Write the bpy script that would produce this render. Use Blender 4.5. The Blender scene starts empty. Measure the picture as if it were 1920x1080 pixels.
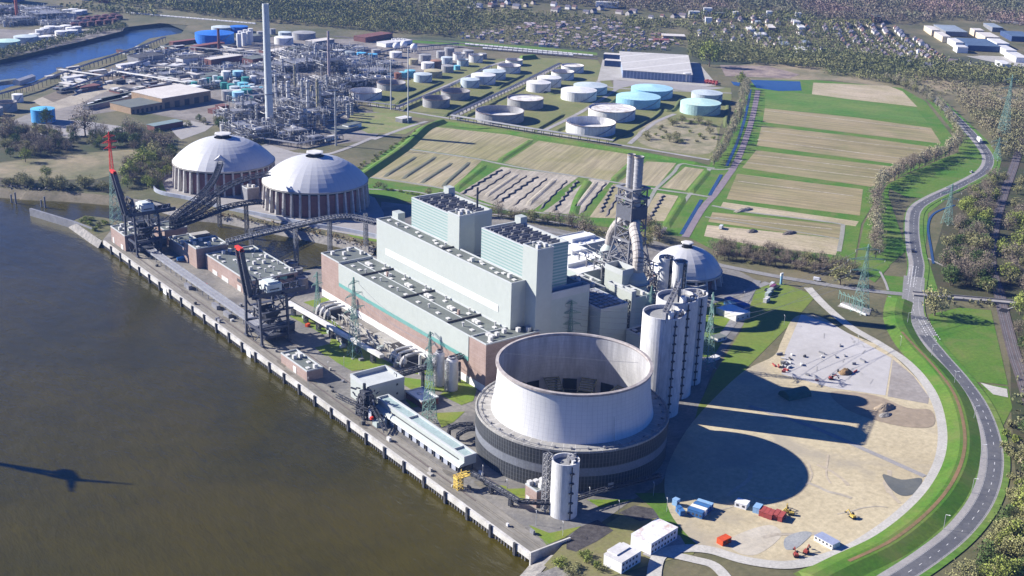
import bpy, bmesh, math, random
import numpy as np
from mathutils import Vector, Matrix, geometry
HAZE_D = 0.000045
SC = bpy.context.scene; COL = SC.collection; RND = random.Random(7)
# ------------------------------------------------------------ camera (an aircraft's view)
PITCH, ROLL, FPX, CAMH = math.radians(19.887), math.radians(1.832), 2340.6, 330.0
AZ = math.radians(37.501)
_c, _s = math.cos(PITCH), math.sin(PITCH)
_h = np.array([math.sin(AZ), math.cos(AZ), 0]); _r = np.array([math.cos(AZ), -math.sin(AZ), 0]); _z = np.array([0, 0, 1.])
CF = _h*_c - _z*_s; _u = _h*_s + _z*_c
CR = _r*math.cos(ROLL) + _u*math.sin(ROLL); CU = -_r*math.sin(ROLL) + _u*math.cos(ROLL)
cd = bpy.data.cameras.new('camera'); cam = bpy.data.objects.new('camera', cd); COL.objects.link(cam)
cd.sensor_width = 36; cd.lens = FPX/1920*36; cd.clip_start = 1; cd.clip_end = 30000
cam.matrix_world = Matrix(((CR[0], CU[0], -CF[0], 0), (CR[1], CU[1], -CF[1], 0), (CR[2], CU[2], -CF[2], CAMH), (0, 0, 0, 1)))
SC.camera = cam
# ------------------------------------------------------------ light
SUN_EL, SUN_AZ = math.radians(29.8), math.radians(129.5)
w = bpy.data.worlds.new('World'); SC.world = w; w.use_nodes = True
wn = w.node_tree; sky = wn.nodes.new('ShaderNodeTexSky'); sky.sky_type = 'NISHITA'; sky.sun_disc = False
sky.sun_elevation = SUN_EL; sky.sun_rotation = math.pi/2 - SUN_AZ; sky.altitude = 300; sky.air_density = 1.0; sky.dust_density = 0.4; sky.ozone_density = 2.5
bgn = wn.nodes['Background']; bgn.inputs[1].default_value = SKY_STRENGTH = 0.056
tint = wn.nodes.new('ShaderNodeMix'); tint.data_type = 'RGBA'; tint.blend_type = 'MULTIPLY'; tint.inputs[0].default_value = 1
tint.inputs[7].default_value = (0.12, 0.40, 1.12, 1)
wn.links.new(sky.outputs[0], tint.inputs[6]); wn.links.new(tint.outputs[2], bgn.inputs[0])
sl = bpy.data.lights.new('sun', 'SUN'); sl.energy = 5.0; sl.angle = math.radians(0.5); sl.color = (1, 0.955, 0.89)
sun = bpy.data.objects.new('sun', sl); COL.objects.link(sun)
SUNV = Vector((math.cos(SUN_EL)*math.cos(SUN_AZ), math.cos(SUN_EL)*math.sin(SUN_AZ), math.sin(SUN_EL)))
sun.rotation_euler = (-SUNV).to_track_quat('-Z', 'Y').to_euler()
SC.view_settings.view_transform = 'Standard'; SC.view_settings.look = 'None'; SC.view_settings.exposure = 1.03; SC.view_settings.gamma = 1
SC.cycles.max_bounces = 6; SC.cycles.diffuse_bounces = 2
# ------------------------------------------------------------ survey helpers: photo pixel -> place on a level or upright plane
def ray(px, py): return CF*FPX + CR*(px-960) - CU*(py-540)
def G(px, py, z=0.0):
    d = ray(px, py); k = (z-CAMH)/d[2]; return Vector((d[0]*k, d[1]*k, z))
def P(p):
    d = np.array(p, float)-np.array([0, 0, CAMH]); q = d@CF; return 960+FPX*(d@CR)/q, 540-FPX*(d@CU)/q
def ZH(bx, by, ty, bz=0.0):
    b = G(bx, by, bz); lo, hi = bz, bz+250
    for _ in range(40):
        m = (lo+hi)/2
        if P((b[0], b[1], m))[1] > ty: lo = m
        else: hi = m
    return lo
def gl(pts, z=0.0): return [G(x, y, z) for x, y in pts]
def smooth(pts, n=6, closed=False):
    pts = [Vector(p) for p in pts]; out = []; N = len(pts)
    if N < 3: return pts
    rng = N if closed else N-1
    for i in range(rng):
        if closed: a, b, c, d = pts[i-1], pts[i], pts[(i+1) % N], pts[(i+2) % N]
        else: a, b, c, d = pts[max(i-1, 0)], pts[i], pts[i+1], pts[min(i+2, N-1)]
        for j in range(n):
            t = j/n; out.append(0.5*((2*b)+(c-a)*t+(2*a-5*b+4*c-d)*t*t+(3*b-a-3*c+d)*t**3))
    if not closed: out.append(pts[-1])
    return out
def pip(x, y, poly):
    ins = False; n = len(poly); j = n-1
    for i in range(n):
        xi, yi = poly[i][0], poly[i][1]; xj, yj = poly[j][0], poly[j][1]
        if (yi > y) != (yj > y) and x < (xj-xi)*(y-yi)/(yj-yi)+xi: ins = not ins
        j = i
    return ins
# ------------------------------------------------------------ materials
MC = {}
def mat(name, c1, c2=None, sc=0.05, rough=0.8, metal=0.0, fine=None, bump=0.0, spec=0.3, stretch=None, island=0.0, lo=0.38, hi=0.62, fa=0.2, rot=0.0, streak=0.0, c3=None, s3=.01, a3=.8):
    "procedural surface: two scales of noise between two real colours"
    if name in MC: return MC[name]
    m = bpy.data.materials.new(name); m.use_nodes = True; nt = m.node_tree; N = nt.nodes; L = nt.links
    b = N['Principled BSDF']; b.inputs['Roughness'].default_value = rough; b.inputs['Metallic'].default_value = metal; b.inputs['Specular IOR Level'].default_value = spec
    if c2 is None: c2 = tuple(min(1, x*0.78) for x in c1)
    geo = N.new('ShaderNodeNewGeometry')
    vec = geo.outputs['Position']
    if rot:
        m0 = N.new('ShaderNodeMapping'); m0.inputs['Rotation'].default_value = (0, 0, -rot); L.new(vec, m0.inputs[0]); vec = m0.outputs[0]
    if stretch:
        mp = N.new('ShaderNodeMapping'); mp.inputs['Scale'].default_value = stretch; L.new(vec, mp.inputs[0]); vec = mp.outputs[0]
    n1 = N.new('ShaderNodeTexNoise'); n1.inputs['Scale'].default_value = sc; n1.inputs['Detail'].default_value = 9; n1.inputs['Roughness'].default_value = 0.7; L.new(vec, n1.inputs['Vector'])
    r1 = N.new('ShaderNodeMapRange'); r1.inputs[1].default_value = lo; r1.inputs[2].default_value = hi; L.new(n1.outputs[0], r1.inputs[0])
    mx = N.new('ShaderNodeMix'); mx.data_type = 'RGBA'; mx.inputs[6].default_value = (*c1, 1); mx.inputs[7].default_value = (*c2, 1); L.new(r1.outputs[0], mx.inputs[0])
    out = mx.outputs[2]
    f = fine if fine else sc*9
    n2 = N.new('ShaderNodeTexNoise'); n2.inputs['Scale'].default_value = f; n2.inputs['Detail'].default_value = 7; n2.inputs['Roughness'].default_value = .7; L.new(vec, n2.inputs['Vector'])
    r2 = N.new('ShaderNodeMapRange'); r2.inputs[1].default_value = .3; r2.inputs[2].default_value = .7; r2.inputs[3].default_value = 1-fa; r2.inputs[4].default_value = 1+fa; L.new(n2.outputs[0], r2.inputs[0])
    mu = N.new('ShaderNodeMix'); mu.data_type = 'RGBA'; mu.blend_type = 'MULTIPLY'; mu.inputs[0].default_value = 1; L.new(out, mu.inputs[6]); L.new(r2.outputs[0], mu.inputs[7]); out = mu.outputs[2]
    if c3: # broad soft patches of a third tone (damp soil, worn turf, silt)
        n7 = N.new('ShaderNodeTexNoise'); n7.inputs['Scale'].default_value = s3; n7.inputs['Detail'].default_value = 10; n7.inputs['Roughness'].default_value = .6; n7.inputs['Distortion'].default_value = .6; L.new(geo.outputs['Position'], n7.inputs['Vector'])
        r7 = N.new('ShaderNodeMapRange'); r7.inputs[1].default_value = .50; r7.inputs[2].default_value = .64; r7.inputs[4].default_value = a3; L.new(n7.outputs[0], r7.inputs[0])
        m7 = N.new('ShaderNodeMix'); m7.data_type = 'RGBA'; L.new(r7.outputs[0], m7.inputs[0]); L.new(out, m7.inputs[6]); m7.inputs[7].default_value = (*c3, 1); out = m7.outputs[2]
    if streak: # long narrow bands, as left by machines working up and down
        m5 = N.new('ShaderNodeMapping'); m5.inputs['Scale'].default_value = (.012, .32, 1); L.new(vec, m5.inputs[0]); n5 = N.new('ShaderNodeTexNoise'); n5.inputs['Scale'].default_value = 1; n5.inputs['Detail'].default_value = 5; n5.inputs['Roughness'].default_value = .65; L.new(m5.outputs[0], n5.inputs['Vector'])
        r5 = N.new('ShaderNodeMapRange'); r5.inputs[1].default_value = .3; r5.inputs[2].default_value = .7; r5.inputs[3].default_value = 1-streak; r5.inputs[4].default_value = 1+streak; L.new(n5.outputs[0], r5.inputs[0])
        m6 = N.new('ShaderNodeMix'); m6.data_type = 'RGBA'; m6.blend_type = 'MULTIPLY'; m6.inputs[0].default_value = 1; L.new(out, m6.inputs[6]); L.new(r5.outputs[0], m6.inputs[7]); out = m6.outputs[2]
    if island:
        r3 = N.new('ShaderNodeMapRange'); r3.inputs[3].default_value = 1-island; r3.inputs[4].default_value = 1+island; L.new(geo.outputs['Random Per Island'], r3.inputs[0])
        mi = N.new('ShaderNodeMix'); mi.data_type = 'RGBA'; mi.blend_type = 'MULTIPLY'; mi.inputs[0].default_value = 1; L.new(out, mi.inputs[6]); L.new(r3.outputs[0], mi.inputs[7]); out = mi.outputs[2]
    L.new(out, b.inputs['Base Color'])
    if bump:
        bp = N.new('ShaderNodeBump'); bp.inputs['Strength'].default_value = 1; bp.inputs['Distance'].default_value = bump; L.new(n2.outputs[0], bp.inputs['Height']); L.new(bp.outputs[0], b.inputs['Normal'])
    MC[name] = m; return m
def lines(m, vec_scale, colr, amt=0.5, width=0.06, axis='Z', coord='Position', offset=0):
    "thin joints at a regular pitch added over a material's colour"
    nt = m.node_tree; N = nt.nodes; L = nt.links; b = N['Principled BSDF']; src = b.inputs['Base Color'].links[0].from_socket
    if coord == 'angle':
        tc = N.new('ShaderNodeTexCoord'); sx = N.new('ShaderNodeSeparateXYZ'); L.new(tc.outputs['Object'], sx.inputs[0])
        at = N.new('ShaderNodeMath'); at.operation = 'ARCTAN2'; L.new(sx.outputs[1], at.inputs[0]); L.new(sx.outputs[0], at.inputs[1]); val = at.outputs[0]
    else:
        geo = N.new('ShaderNodeNewGeometry'); sx = N.new('ShaderNodeSeparateXYZ'); L.new(geo.outputs['Position'], sx.inputs[0]); val = sx.outputs['XYZ'.index(axis)]
    mu = N.new('ShaderNodeMath'); mu.operation = 'MULTIPLY_ADD'; mu.inputs[1].default_value = vec_scale; mu.inputs[2].default_value = offset+1000; L.new(val, mu.inputs[0])
    fr = N.new('ShaderNodeMath'); fr.operation = 'FRACT'; L.new(mu.outputs[0], fr.inputs[0])
    lt = N.new('ShaderNodeMath'); lt.operation = 'LESS_THAN'; lt.inputs[1].default_value = width; L.new(fr.outputs[0], lt.inputs[0])
    am = N.new('ShaderNodeMath'); am.operation = 'MULTIPLY'; am.inputs[1].default_value = amt; L.new(lt.outputs[0], am.inputs[0])
    mx = N.new('ShaderNodeMix'); mx.data_type = 'RGBA'; L.new(am.outputs[0], mx.inputs[0]); L.new(src, mx.inputs[6]); mx.inputs[7].default_value = (*colr, 1)
    L.new(mx.outputs[2], b.inputs['Base Color']); return m
# ------------------------------------------------------------ mesh builder
class MB:
    def __init__(s): s.v = []; s.f = []; s.m = []
    def add(s, vs, fs, mi=0):
        o = len(s.v); s.v += [tuple(v) for v in vs]; s.f += [tuple(i+o for i in f) for f in fs]; s.m += [mi]*len(fs); return s
    def box(s, x0, x1, y0, y1, z0, z1, mi=0, top=None):
        s.add([(x0,y0,z0),(x1,y0,z0),(x1,y1,z0),(x0,y1,z0),(x0,y0,z1),(x1,y0,z1),(x1,y1,z1),(x0,y1,z1)],
              [(0,3,2,1),(4,5,6,7),(0,1,5,4),(1,2,6,5),(2,3,7,6),(3,0,4,7)], mi)
        if top is not None: s.m[-5] = top
        return s
    def cbox(s, x, y, z, a, b, c, mi=0): return s.box(x-a/2, x+a/2, y-b/2, y+b/2, z, z+c, mi)
    def rbox(s, c, L, W, H, ang, mi=0, z=0):
        ca, sa = math.cos(ang), math.sin(ang); q = []
        for zz in (z, z+H):
            for a, b in ((-1,-1),(1,-1),(1,1),(-1,1)):
                x, y = a*L/2, b*W/2; q.append((c[0]+x*ca-y*sa, c[1]+x*sa+y*ca, zz))
        return s.add(q, [(0,3,2,1),(4,5,6,7),(0,1,5,4),(1,2,6,5),(2,3,7,6),(3,0,4,7)], mi)
    def bar(s, p, q, w, h=None, mi=0):
        p = Vector(p); q = Vector(q); d = q-p
        if d.length < 1e-6: return s
        d.normalize(); h = h or w
        up = Vector((0,0,1)) if abs(d.z) < 0.95 else Vector((1,0,0))
        a = d.cross(up).normalized()*w/2; b = a.cross(d).normalized()*h/2
        vs = [p-a-b, p+a-b, p+a+b, p-a+b, q-a-b, q+a-b, q+a+b, q-a+b]
        return s.add(vs, [(0,1,2,3),(4,7,6,5),(0,4,5,1),(1,5,6,2),(2,6,7,3),(3,7,4,0)], mi)
    def tube(s, p, q, r, n=8, mi=0, r2=None):
        p = Vector(p); q = Vector(q); d = (q-p).normalized(); r2 = r if r2 is None else r2
        up = Vector((0,0,1)) if abs(d.z) < 0.95 else Vector((1,0,0)); a = d.cross(up).normalized(); b = a.cross(d)
        vs = []
        for c, rr in ((p, r), (q, r2)):
            for i in range(n):
                t = 2*math.pi*i/n; vs.append(c+a*rr*math.cos(t)+b*rr*math.sin(t))
        fs = [(i, (i+1) % n, n+(i+1) % n, n+i) for i in range(n)]+[tuple(range(n))[::-1], tuple(range(n, 2*n))]
        return s.add(vs, fs, mi)
    def pipe(s, pts, r, n=8, mi=0):
        for a, b in zip(pts[:-1], pts[1:]): s.tube(a, b, r, n, mi)
        return s
    def lathe(s, c, prof, n=32, mi=0, a0=0, a1=2*math.pi, capb=False, capt=False):
        full = abs(a1-a0-2*math.pi) < 1e-4; m = n if full else n+1; vs = []
        for r, z in prof:
            for i in range(m):
                t = a0+(a1-a0)*i/n; vs.append((c[0]+r*math.cos(t), c[1]+r*math.sin(t), z))
        fs = []
        for k in range(len(prof)-1):
            for i in range(n):
                j = (i+1) % m; fs.append((k*m+i, k*m+j, (k+1)*m+j, (k+1)*m+i))
        if capb: fs.append(tuple(range(m))[::-1])
        if capt: fs.append(tuple(range((len(prof)-1)*m, len(prof)*m)))
        return s.add(vs, fs, mi)
    def cyl(s, c, r, z0, z1, n=24, mi=0, r2=None): return s.lathe(c, [(r, z0), (r if r2 is None else r2, z1)], n, mi, capb=True, capt=True)
    def prism(s, poly, z0, z1, mi=0, top=None):
        n = len(poly); vs = [(p[0], p[1], z0) for p in poly]+[(p[0], p[1], z1) for p in poly]
        ar = sum(poly[i][0]*poly[(i+1) % n][1]-poly[(i+1) % n][0]*poly[i][1] for i in range(n))
        sd = [(i, (i+1) % n, n+(i+1) % n, n+i) for i in range(n)]; tp = tuple(range(n, 2*n)); bt = tuple(range(n))[::-1]
        if ar < 0: sd = [f[::-1] for f in sd]; tp = tp[::-1]; bt = bt[::-1]
        s.add(vs, sd+[bt, tp], mi)
        if top is not None: s.m[-1] = top
        return s
    def lattice(s, c, w0, w1, z0, z1, lev, t, mi=0, wy0=None, wy1=None, brace=0.7):
        wy0 = wy0 or w0; wy1 = wy1 or w1; R = []
        for k in range(lev+1):
            f = k/lev; a = (w0+(w1-w0)*f)/2; b = (wy0+(wy1-wy0)*f)/2; z = z0+(z1-z0)*f
            R.append([Vector((c[0]+sx*a, c[1]+sy*b, z)) for sx, sy in ((-1,-1),(1,-1),(1,1),(-1,1))])
        for k in range(lev):
            for i in range(4):
                j = (i+1) % 4; s.bar(R[k][i], R[k+1][i], t, mi=mi); s.bar(R[k+1][i], R[k+1][j], t*brace, mi=mi)
                s.bar(R[k][i], R[k+1][j], t*brace, mi=mi); s.bar(R[k][j], R[k+1][i], t*brace, mi=mi)
        return s
    def truss(s, pts, w, h, t, mi=0, step=4.0, deck=None, cover=None):
        pts = [Vector(p) for p in pts]; Q = [pts[0]]
        for a, b in zip(pts[:-1], pts[1:]):
            n = max(1, round((b-a).length/step))
            for i in range(1, n+1): Q.append(a.lerp(b, i/n))
        S = []
        for i, p in enumerate(Q):
            d = (Q[min(i+1, len(Q)-1)]-Q[max(i-1, 0)]); d.z = 0; d.normalize(); a = Vector((d.y, -d.x, 0))*w/2
            S.append([p-a, p+a, p+a+Vector((0,0,h)), p-a+Vector((0,0,h))])
        for i in range(len(S)-1):
            for k in range(4): s.bar(S[i][k], S[i+1][k], t, mi=mi)
            for k in (1, 3):
                l = (k+1) % 4 if k == 1 else 0
                a, b = (S[i][k], S[i+1][l]) if i % 2 else (S[i][l], S[i+1][k]); s.bar(a, b, t*.7, mi=mi); s.bar(S[i][k], S[i][l], t*.7, mi=mi)
            s.bar(S[i][2], S[i][3], t*.7, mi=mi)
            if deck is not None: s.add([S[i][0], S[i][1], S[i+1][1], S[i+1][0]], [(0,1,2,3)], deck)
            if cover is not None:
                A = [v+Vector((0,0,-h*.42)) for v in (S[i][2], S[i][3], S[i+1][3], S[i+1][2])]; s.add(A, [(0,1,2,3)], cover)
        return s
    def build(s, name, mats, parent=None, smooth=False, origin=None):
        me = bpy.data.meshes.new(name); v = np.array(s.v, float)
        if origin is None: origin = ((v[:,0].min()+v[:,0].max())/2, (v[:,1].min()+v[:,1].max())/2, v[:,2].min())
        o0 = np.array(origin, float); me.from_pydata((v-o0).tolist(), [], s.f)
        if not isinstance(mats, (list, tuple)): mats = [mats]
        for m in mats: me.materials.append(m)
        if len(mats) > 1: me.polygons.foreach_set('material_index', s.m)
        if smooth: me.polygons.foreach_set('use_smooth', [True]*len(s.f))
        o = bpy.data.objects.new(name, me); COL.objects.link(o); o.location = o0
        if parent is not None:
            o.parent = parent; l = Vector(o0); pp = parent
            while pp is not None: l -= pp.location; pp = pp.parent
            o.location = l
        return o
def tag(o, label=None, cat=None, group=None, kind=None):
    if label: o['label'] = label
    if cat: o['category'] = cat
    if group: o['group'] = group
    if kind: o['kind'] = kind
    return o
def thing(name, label, cat, loc, group=None):
    o = bpy.data.objects.new(name, None); COL.objects.link(o); o.location = loc; o.empty_display_size = 1; return tag(o, label, cat, group)
def dup(root, loc, rz=0.0, label=None, group=None, sc=None):
    def cp(o, par):
        c = o.copy(); COL.objects.link(c)
        if par is not None: c.parent = par
        for ch in KIDS.get(o.name, []): cp(ch, c)
        return c
    if root.name not in KIDS:
        def reg(o): KIDS[o.name] = list(o.children); [reg(c) for c in o.children]
        reg(root)
    r = cp(root, None); r.location = loc; r.rotation_euler = (0, 0, rz)
    if sc: r.scale = sc if isinstance(sc, (tuple, list)) else (sc,)*3
    if label: r['label'] = label
    if group: r['group'] = group
    return r
KIDS = {}; USED = {}
def place(proto, loc, rz=0.0, label=None, group=None, sc=None):
    "the first time moves the prototype itself, afterwards a copy"
    if proto.name not in USED:
        USED[proto.name] = 1
        if proto.name not in KIDS:
            def reg(o): KIDS[o.name] = list(o.children); [reg(c) for c in o.children]
            reg(proto)
        proto.location = loc; proto.rotation_euler = (0, 0, rz)
        if sc: proto.scale = sc if isinstance(sc, (tuple, list)) else (sc,)*3
        if label: proto['label'] = label
        if group: proto['group'] = group
        return proto
    return dup(proto, loc, rz, label, group, sc)
def struct(name, mb, m, smooth=False): return tag(mb.build(name, m, smooth=smooth), kind='structure')
SHN = [0]
def sheet(name, poly, m, level, world=False, closed_smooth=False, z=0.0):
    "flat ground cover, one polygon, laid a little above the one below"
    w = [Vector((p[0], p[1], 0)) for p in poly] if world else [Vector((*G(x, y, z)[:2], 0)) for x, y in poly]
    if closed_smooth: w = smooth(w, 5, True)
    SHN[0] += 1; zz = z+level*0.06+SHN[0]*0.0002; fs = []
    r = geometry.delaunay_2d_cdt([Vector((p.x, p.y)) for p in w], [], [list(range(len(w)))], 1, 0.01)
    for f in r[2]:
        a, b, c = (r[0][i] for i in f[:3]); fs.append(tuple(f) if (b-a).cross(c-a) > 0 else tuple(f)[::-1])
    return struct(name, MB().add([(p.x, p.y, zz) for p in r[0]], fs), m)
def ribbon(pts, wl, wr, z=0.0):
    mb = MB(); L = []; R = []
    for i, p in enumerate(pts):
        d = pts[min(i+1, len(pts)-1)]-pts[max(i-1, 0)]; d.z = 0; d.normalize(); n = Vector((-d.y, d.x, 0))
        L.append((p.x+n.x*wl, p.y+n.y*wl, z)); R.append((p.x-n.x*wr, p.y-n.y*wr, z))
    k = len(pts); mb.add(L+R, [(i, k+i, k+i+1, i+1) for i in range(k-1)]); return mb
def road(name, px, width, m, level, n=6, world=False):
    pts = smooth([Vector((p[0], p[1], 0)) for p in px] if world else gl(px), n)
    SHN[0] += 1; return struct(name, ribbon(pts, width/2, width/2, level*0.06+SHN[0]*.0002), m)
def ridge(name, px, hw, top, h, m, n=5, kind='structure', label=None, cat=None, world=False):
    pts = [Vector(p) for p in px] if world else gl(px); pts = smooth(pts, n) if len(pts) > 2 else [pts[0].lerp(pts[1], k/6) for k in range(7)]; mb = MB(); rows = []
    for i, p in enumerate(pts):
        d = pts[min(i+1, len(pts)-1)]-pts[max(i-1, 0)]; d.z = 0; d.normalize(); nn = Vector((-d.y, d.x, 0)); e = 0.02 if 0 < i < len(pts)-1 else 0.02
        hh = h if 0 < i < len(pts)-1 else 0.05
        rows.append([p+nn*hw+Vector((0,0,e)), p+nn*top/2+Vector((0,0,hh)), p-nn*top/2+Vector((0,0,hh)), p-nn*hw+Vector((0,0,e))])
    for a, b in zip(rows[:-1], rows[1:]): mb.add(a+b, [(k, k+1, k+5, k+4) for k in range(3)])
    mb.f = [f[::-1] for f in mb.f]
    o = mb.build(name, m)
    return tag(o, kind=kind) if kind else tag(o, label, cat)
# ------------------------------------------------------------ palette
M_ground = mat('rough_grassland', (.085,.09,.038), (.17,.145,.08), .012, fine=.25, bump=.3)
M_far = mat('far_grassland', (.045,.06,.03), (.085,.085,.045), .006, fine=.06)
M_yard = mat('yard_asphalt', (.15,.145,.135), (.26,.24,.205), .025, fine=.4, lo=.35, hi=.65, c3=(.10,.095,.09), s3=.03, a3=.7)
M_conc = mat('pale_concrete', (.42,.40,.36), (.33,.31,.27), .06, fine=.9)
M_quay = mat('quay_concrete', (.62,.60,.55), (.42,.40,.35), .10, fine=1.2)
M_deck = mat('quay_deck', (.30,.275,.23), (.155,.145,.12), .035, fine=.5, lo=.35, hi=.68, stretch=(1,.3,1))
M_lawn = mat('lawn_grass', (.12,.205,.014), (.19,.215,.035), .04, fine=.8, bump=.1)
M_dike = mat('dike_grass', (.052,.155,.009), (.115,.18,.024), .014, fine=.4, fa=.25, c3=(.16,.17,.05), s3=.03, a3=.6)
M_field = mat('dry_field', (.33,.265,.15), (.22,.19,.085), .009, fine=.5, lo=.34, hi=.66, fa=.10, rot=math.radians(-59.3), streak=.34, c3=(.19,.19,.075), s3=.012, a3=.5)
M_fieldb = mat('dry_plot', (.36,.30,.19), (.235,.215,.095), .009, fine=.5, lo=.34, hi=.66, fa=.10, rot=math.radians(33.5), streak=.34, c3=(.24,.22,.09), s3=.015, a3=.7)
M_field2 = mat('pale_field', (.45,.37,.26), (.33,.285,.16), .012, fine=.3, rot=math.radians(-59.3), streak=.2)
M_fieldg = mat('green_field', (.07,.175,.018), (.14,.195,.04), .01, fine=.2, rot=math.radians(-59.3), streak=.25)
M_lagoon = mat('spoil_soil', (.44,.39,.31), (.29,.255,.19), .03, fine=.35, bump=.4, rot=math.radians(33.5), streak=.3)
M_sand = mat('sand_ground', (.55,.47,.305), (.38,.315,.195), .008, fine=.3, lo=.32, hi=.70, fa=.22, c3=(.33,.29,.22), s3=.018, a3=.75)
M_pad = mat('weathered_concrete', (.48,.46,.44), (.40,.38,.355), .012, fine=.2, fa=.08)
M_gravel = mat('gravel', (.50,.475,.42), (.42,.40,.35), .05, fine=.7)
M_mud = mat('mud', (.20,.16,.11), (.13,.11,.08), .05, fine=.4)
M_puddle = mat('damp_hollow', (.16,.16,.13), (.11,.115,.10), .05, fine=.4, rough=.25)
M_asph = mat('road_asphalt', (.085,.087,.098), (.12,.12,.127), .03, fine=.6, c3=(.15,.148,.148), s3=.05, a3=.6)
M_asph2 = mat('worn_asphalt', (.26,.25,.24), (.20,.195,.185), .04, fine=.6)
M_pave = mat('pavement_slabs', (.33,.31,.29), (.28,.265,.25), .1, fine=.9)
M_mark = mat('road_paint', (.78,.78,.76), (.7,.7,.68), .3)
M_brown = mat('bare_track', (.25,.15,.075), (.18,.13,.06), .06, fine=.5)
M_indus = mat('works_ground', (.26,.235,.205), (.17,.15,.13), .02, fine=.12)
M_heath = mat('heath', (.30,.24,.15), (.13,.13,.06), .012, fine=.11)
M_woodfl = mat('woodland_floor', (.075,.062,.035), (.045,.06,.02), .02, fine=.25)
M_farfl = mat('forest_floor', (.05,.038,.034), (.035,.04,.025), .01, fine=.1)
M_coal = mat('coal_slag', (.045,.04,.04), (.10,.09,.085), .3, fine=2.5, bump=.3)
M_rock = mat('rock', (.30,.28,.25), (.17,.16,.15), .3, fine=2, bump=.3)
M_ballast = mat('ballast', (.15,.12,.115), (.10,.085,.08), .1, fine=1)
M_steel = mat('dark_steel', (.045,.05,.065), (.07,.072,.085), .2, rough=.55)
M_steel2 = mat('grey_steel', (.26,.26,.27), (.19,.19,.20), .2, rough=.5)
M_galv = mat('galvanised_pipe', (.50,.50,.50), (.38,.38,.38), .3, rough=.4, metal=.3)
M_red = mat('signal_red', (.75,.05,.03), (.6,.05,.03), .5, rough=.5)
M_white = mat('white_paint', (.80,.80,.78), (.72,.72,.70), .2, rough=.5, fa=.05)
M_dirtyw = mat('dirty_white', (.70,.69,.66), (.52,.50,.47), .08, rough=.6, fa=.05)
M_pale = mat('pale_green_cladding', (.435,.465,.425), (.42,.45,.412), .03, rough=.55, spec=.4, fa=.05)
M_pale2 = mat('pale_green_cladding_b', (.42,.47,.435), (.40,.45,.42), .03, rough=.55, fa=.05)
M_strip = mat('translucent_strip', (.86,.86,.83), (.80,.80,.77), .05, rough=.35, fa=.05)
M_brick = mat('red_brick', (.36,.265,.225), (.295,.21,.175), .12, fine=1.5)
lines(M_brick, .18, (.22,.13,.11), .45, .04, 'Y'); lines(M_brick, .35, (.5,.42,.38), .2, .10, 'Z')
M_brickd = mat('dark_brick', (.20,.085,.075), (.15,.07,.06), .15, fine=1.5)
M_roof = mat('roof_felt', (.155,.172,.155), (.118,.13,.118), .06, fine=.5, fa=.12)
lines(M_roof, .12, (.10,.105,.10), .5, .05, 'Y')
M_roofd = mat('dark_roof', (.05,.05,.055), (.08,.08,.085), .1)
M_cap = mat('parapet_cap', (.50,.52,.51), (.44,.46,.45), .1, fa=.05)
M_vent = mat('vent_metal', (.62,.61,.58), (.5,.49,.46), .3)
M_dark = mat('deep_dark', (.012,.013,.017), (.02,.02,.025), .2)
M_turq = mat('teal_glazing', (.13,.33,.29), (.17,.38,.34), .08, rough=.3, fa=.05)
M_shell = mat('tower_concrete', (.70,.69,.66), (.62,.615,.60), .05, fine=.35, stretch=(1,1,.22), lo=.3, hi=.75, fa=.06)
lines(M_shell, 1/2.35, (.44,.44,.45), .30, .10, 'Z'); lines(M_shell, 96/(2*math.pi), (.36,.36,.38), .34, .085, coord='angle')
M_silo = mat('silo_concrete', (.66,.65,.62), (.55,.545,.53), .08, fine=.5, stretch=(1,1,.3)); lines(M_silo, 1/2.6, (.5,.5,.5), .22, .08, 'Z'); lines(M_silo, 16/(2*math.pi), (.16,.17,.2), .75, .028, coord='angle')
M_dome = mat('dome_sheet', (.56,.56,.555), (.52,.52,.52), .02, rough=.5, metal=.12, spec=.5, fa=.03)
lines(M_dome, 32/(2*math.pi), (.33,.35,.38), .55, .035, coord='angle')
M_wood = mat('bark', (.12,.09,.07), (.08,.06,.045), .5)
M_train = mat('tank_wagon_white', (.72,.71,.70), (.5,.48,.46), .2)
def louvre(name, c1, c2, pitch, width):
    m = mat(name, c1, tuple(x*.96 for x in c1), .05, rough=.4, fa=.05); return lines(m, pitch, c2, .85, width, 'Z')
M_louv = louvre('teal_louvres', (.42,.47,.44), (.21,.34,.31), 1/2.1, .42)
M_louvd = louvre('teal_louvres_end', (.36,.46,.44), (.12,.28,.27), 1/2.1, .5)
M_cool = mat('cooling_louvre', (.035,.038,.042), (.05,.053,.057), .05, rough=.5); lines(M_cool, 180/(2*math.pi), (.15,.155,.16), .6, .25, coord='angle'); lines(M_cool, 1/2.4, (.16,.165,.17), .5, .08, 'Z')
M_coolg = mat('cooling_panel', (.21,.22,.24), (.18,.19,.205), .1, rough=.5); lines(M_coolg, 60/(2*math.pi), (.15,.15,.16), .6, .04, coord='angle')
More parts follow.
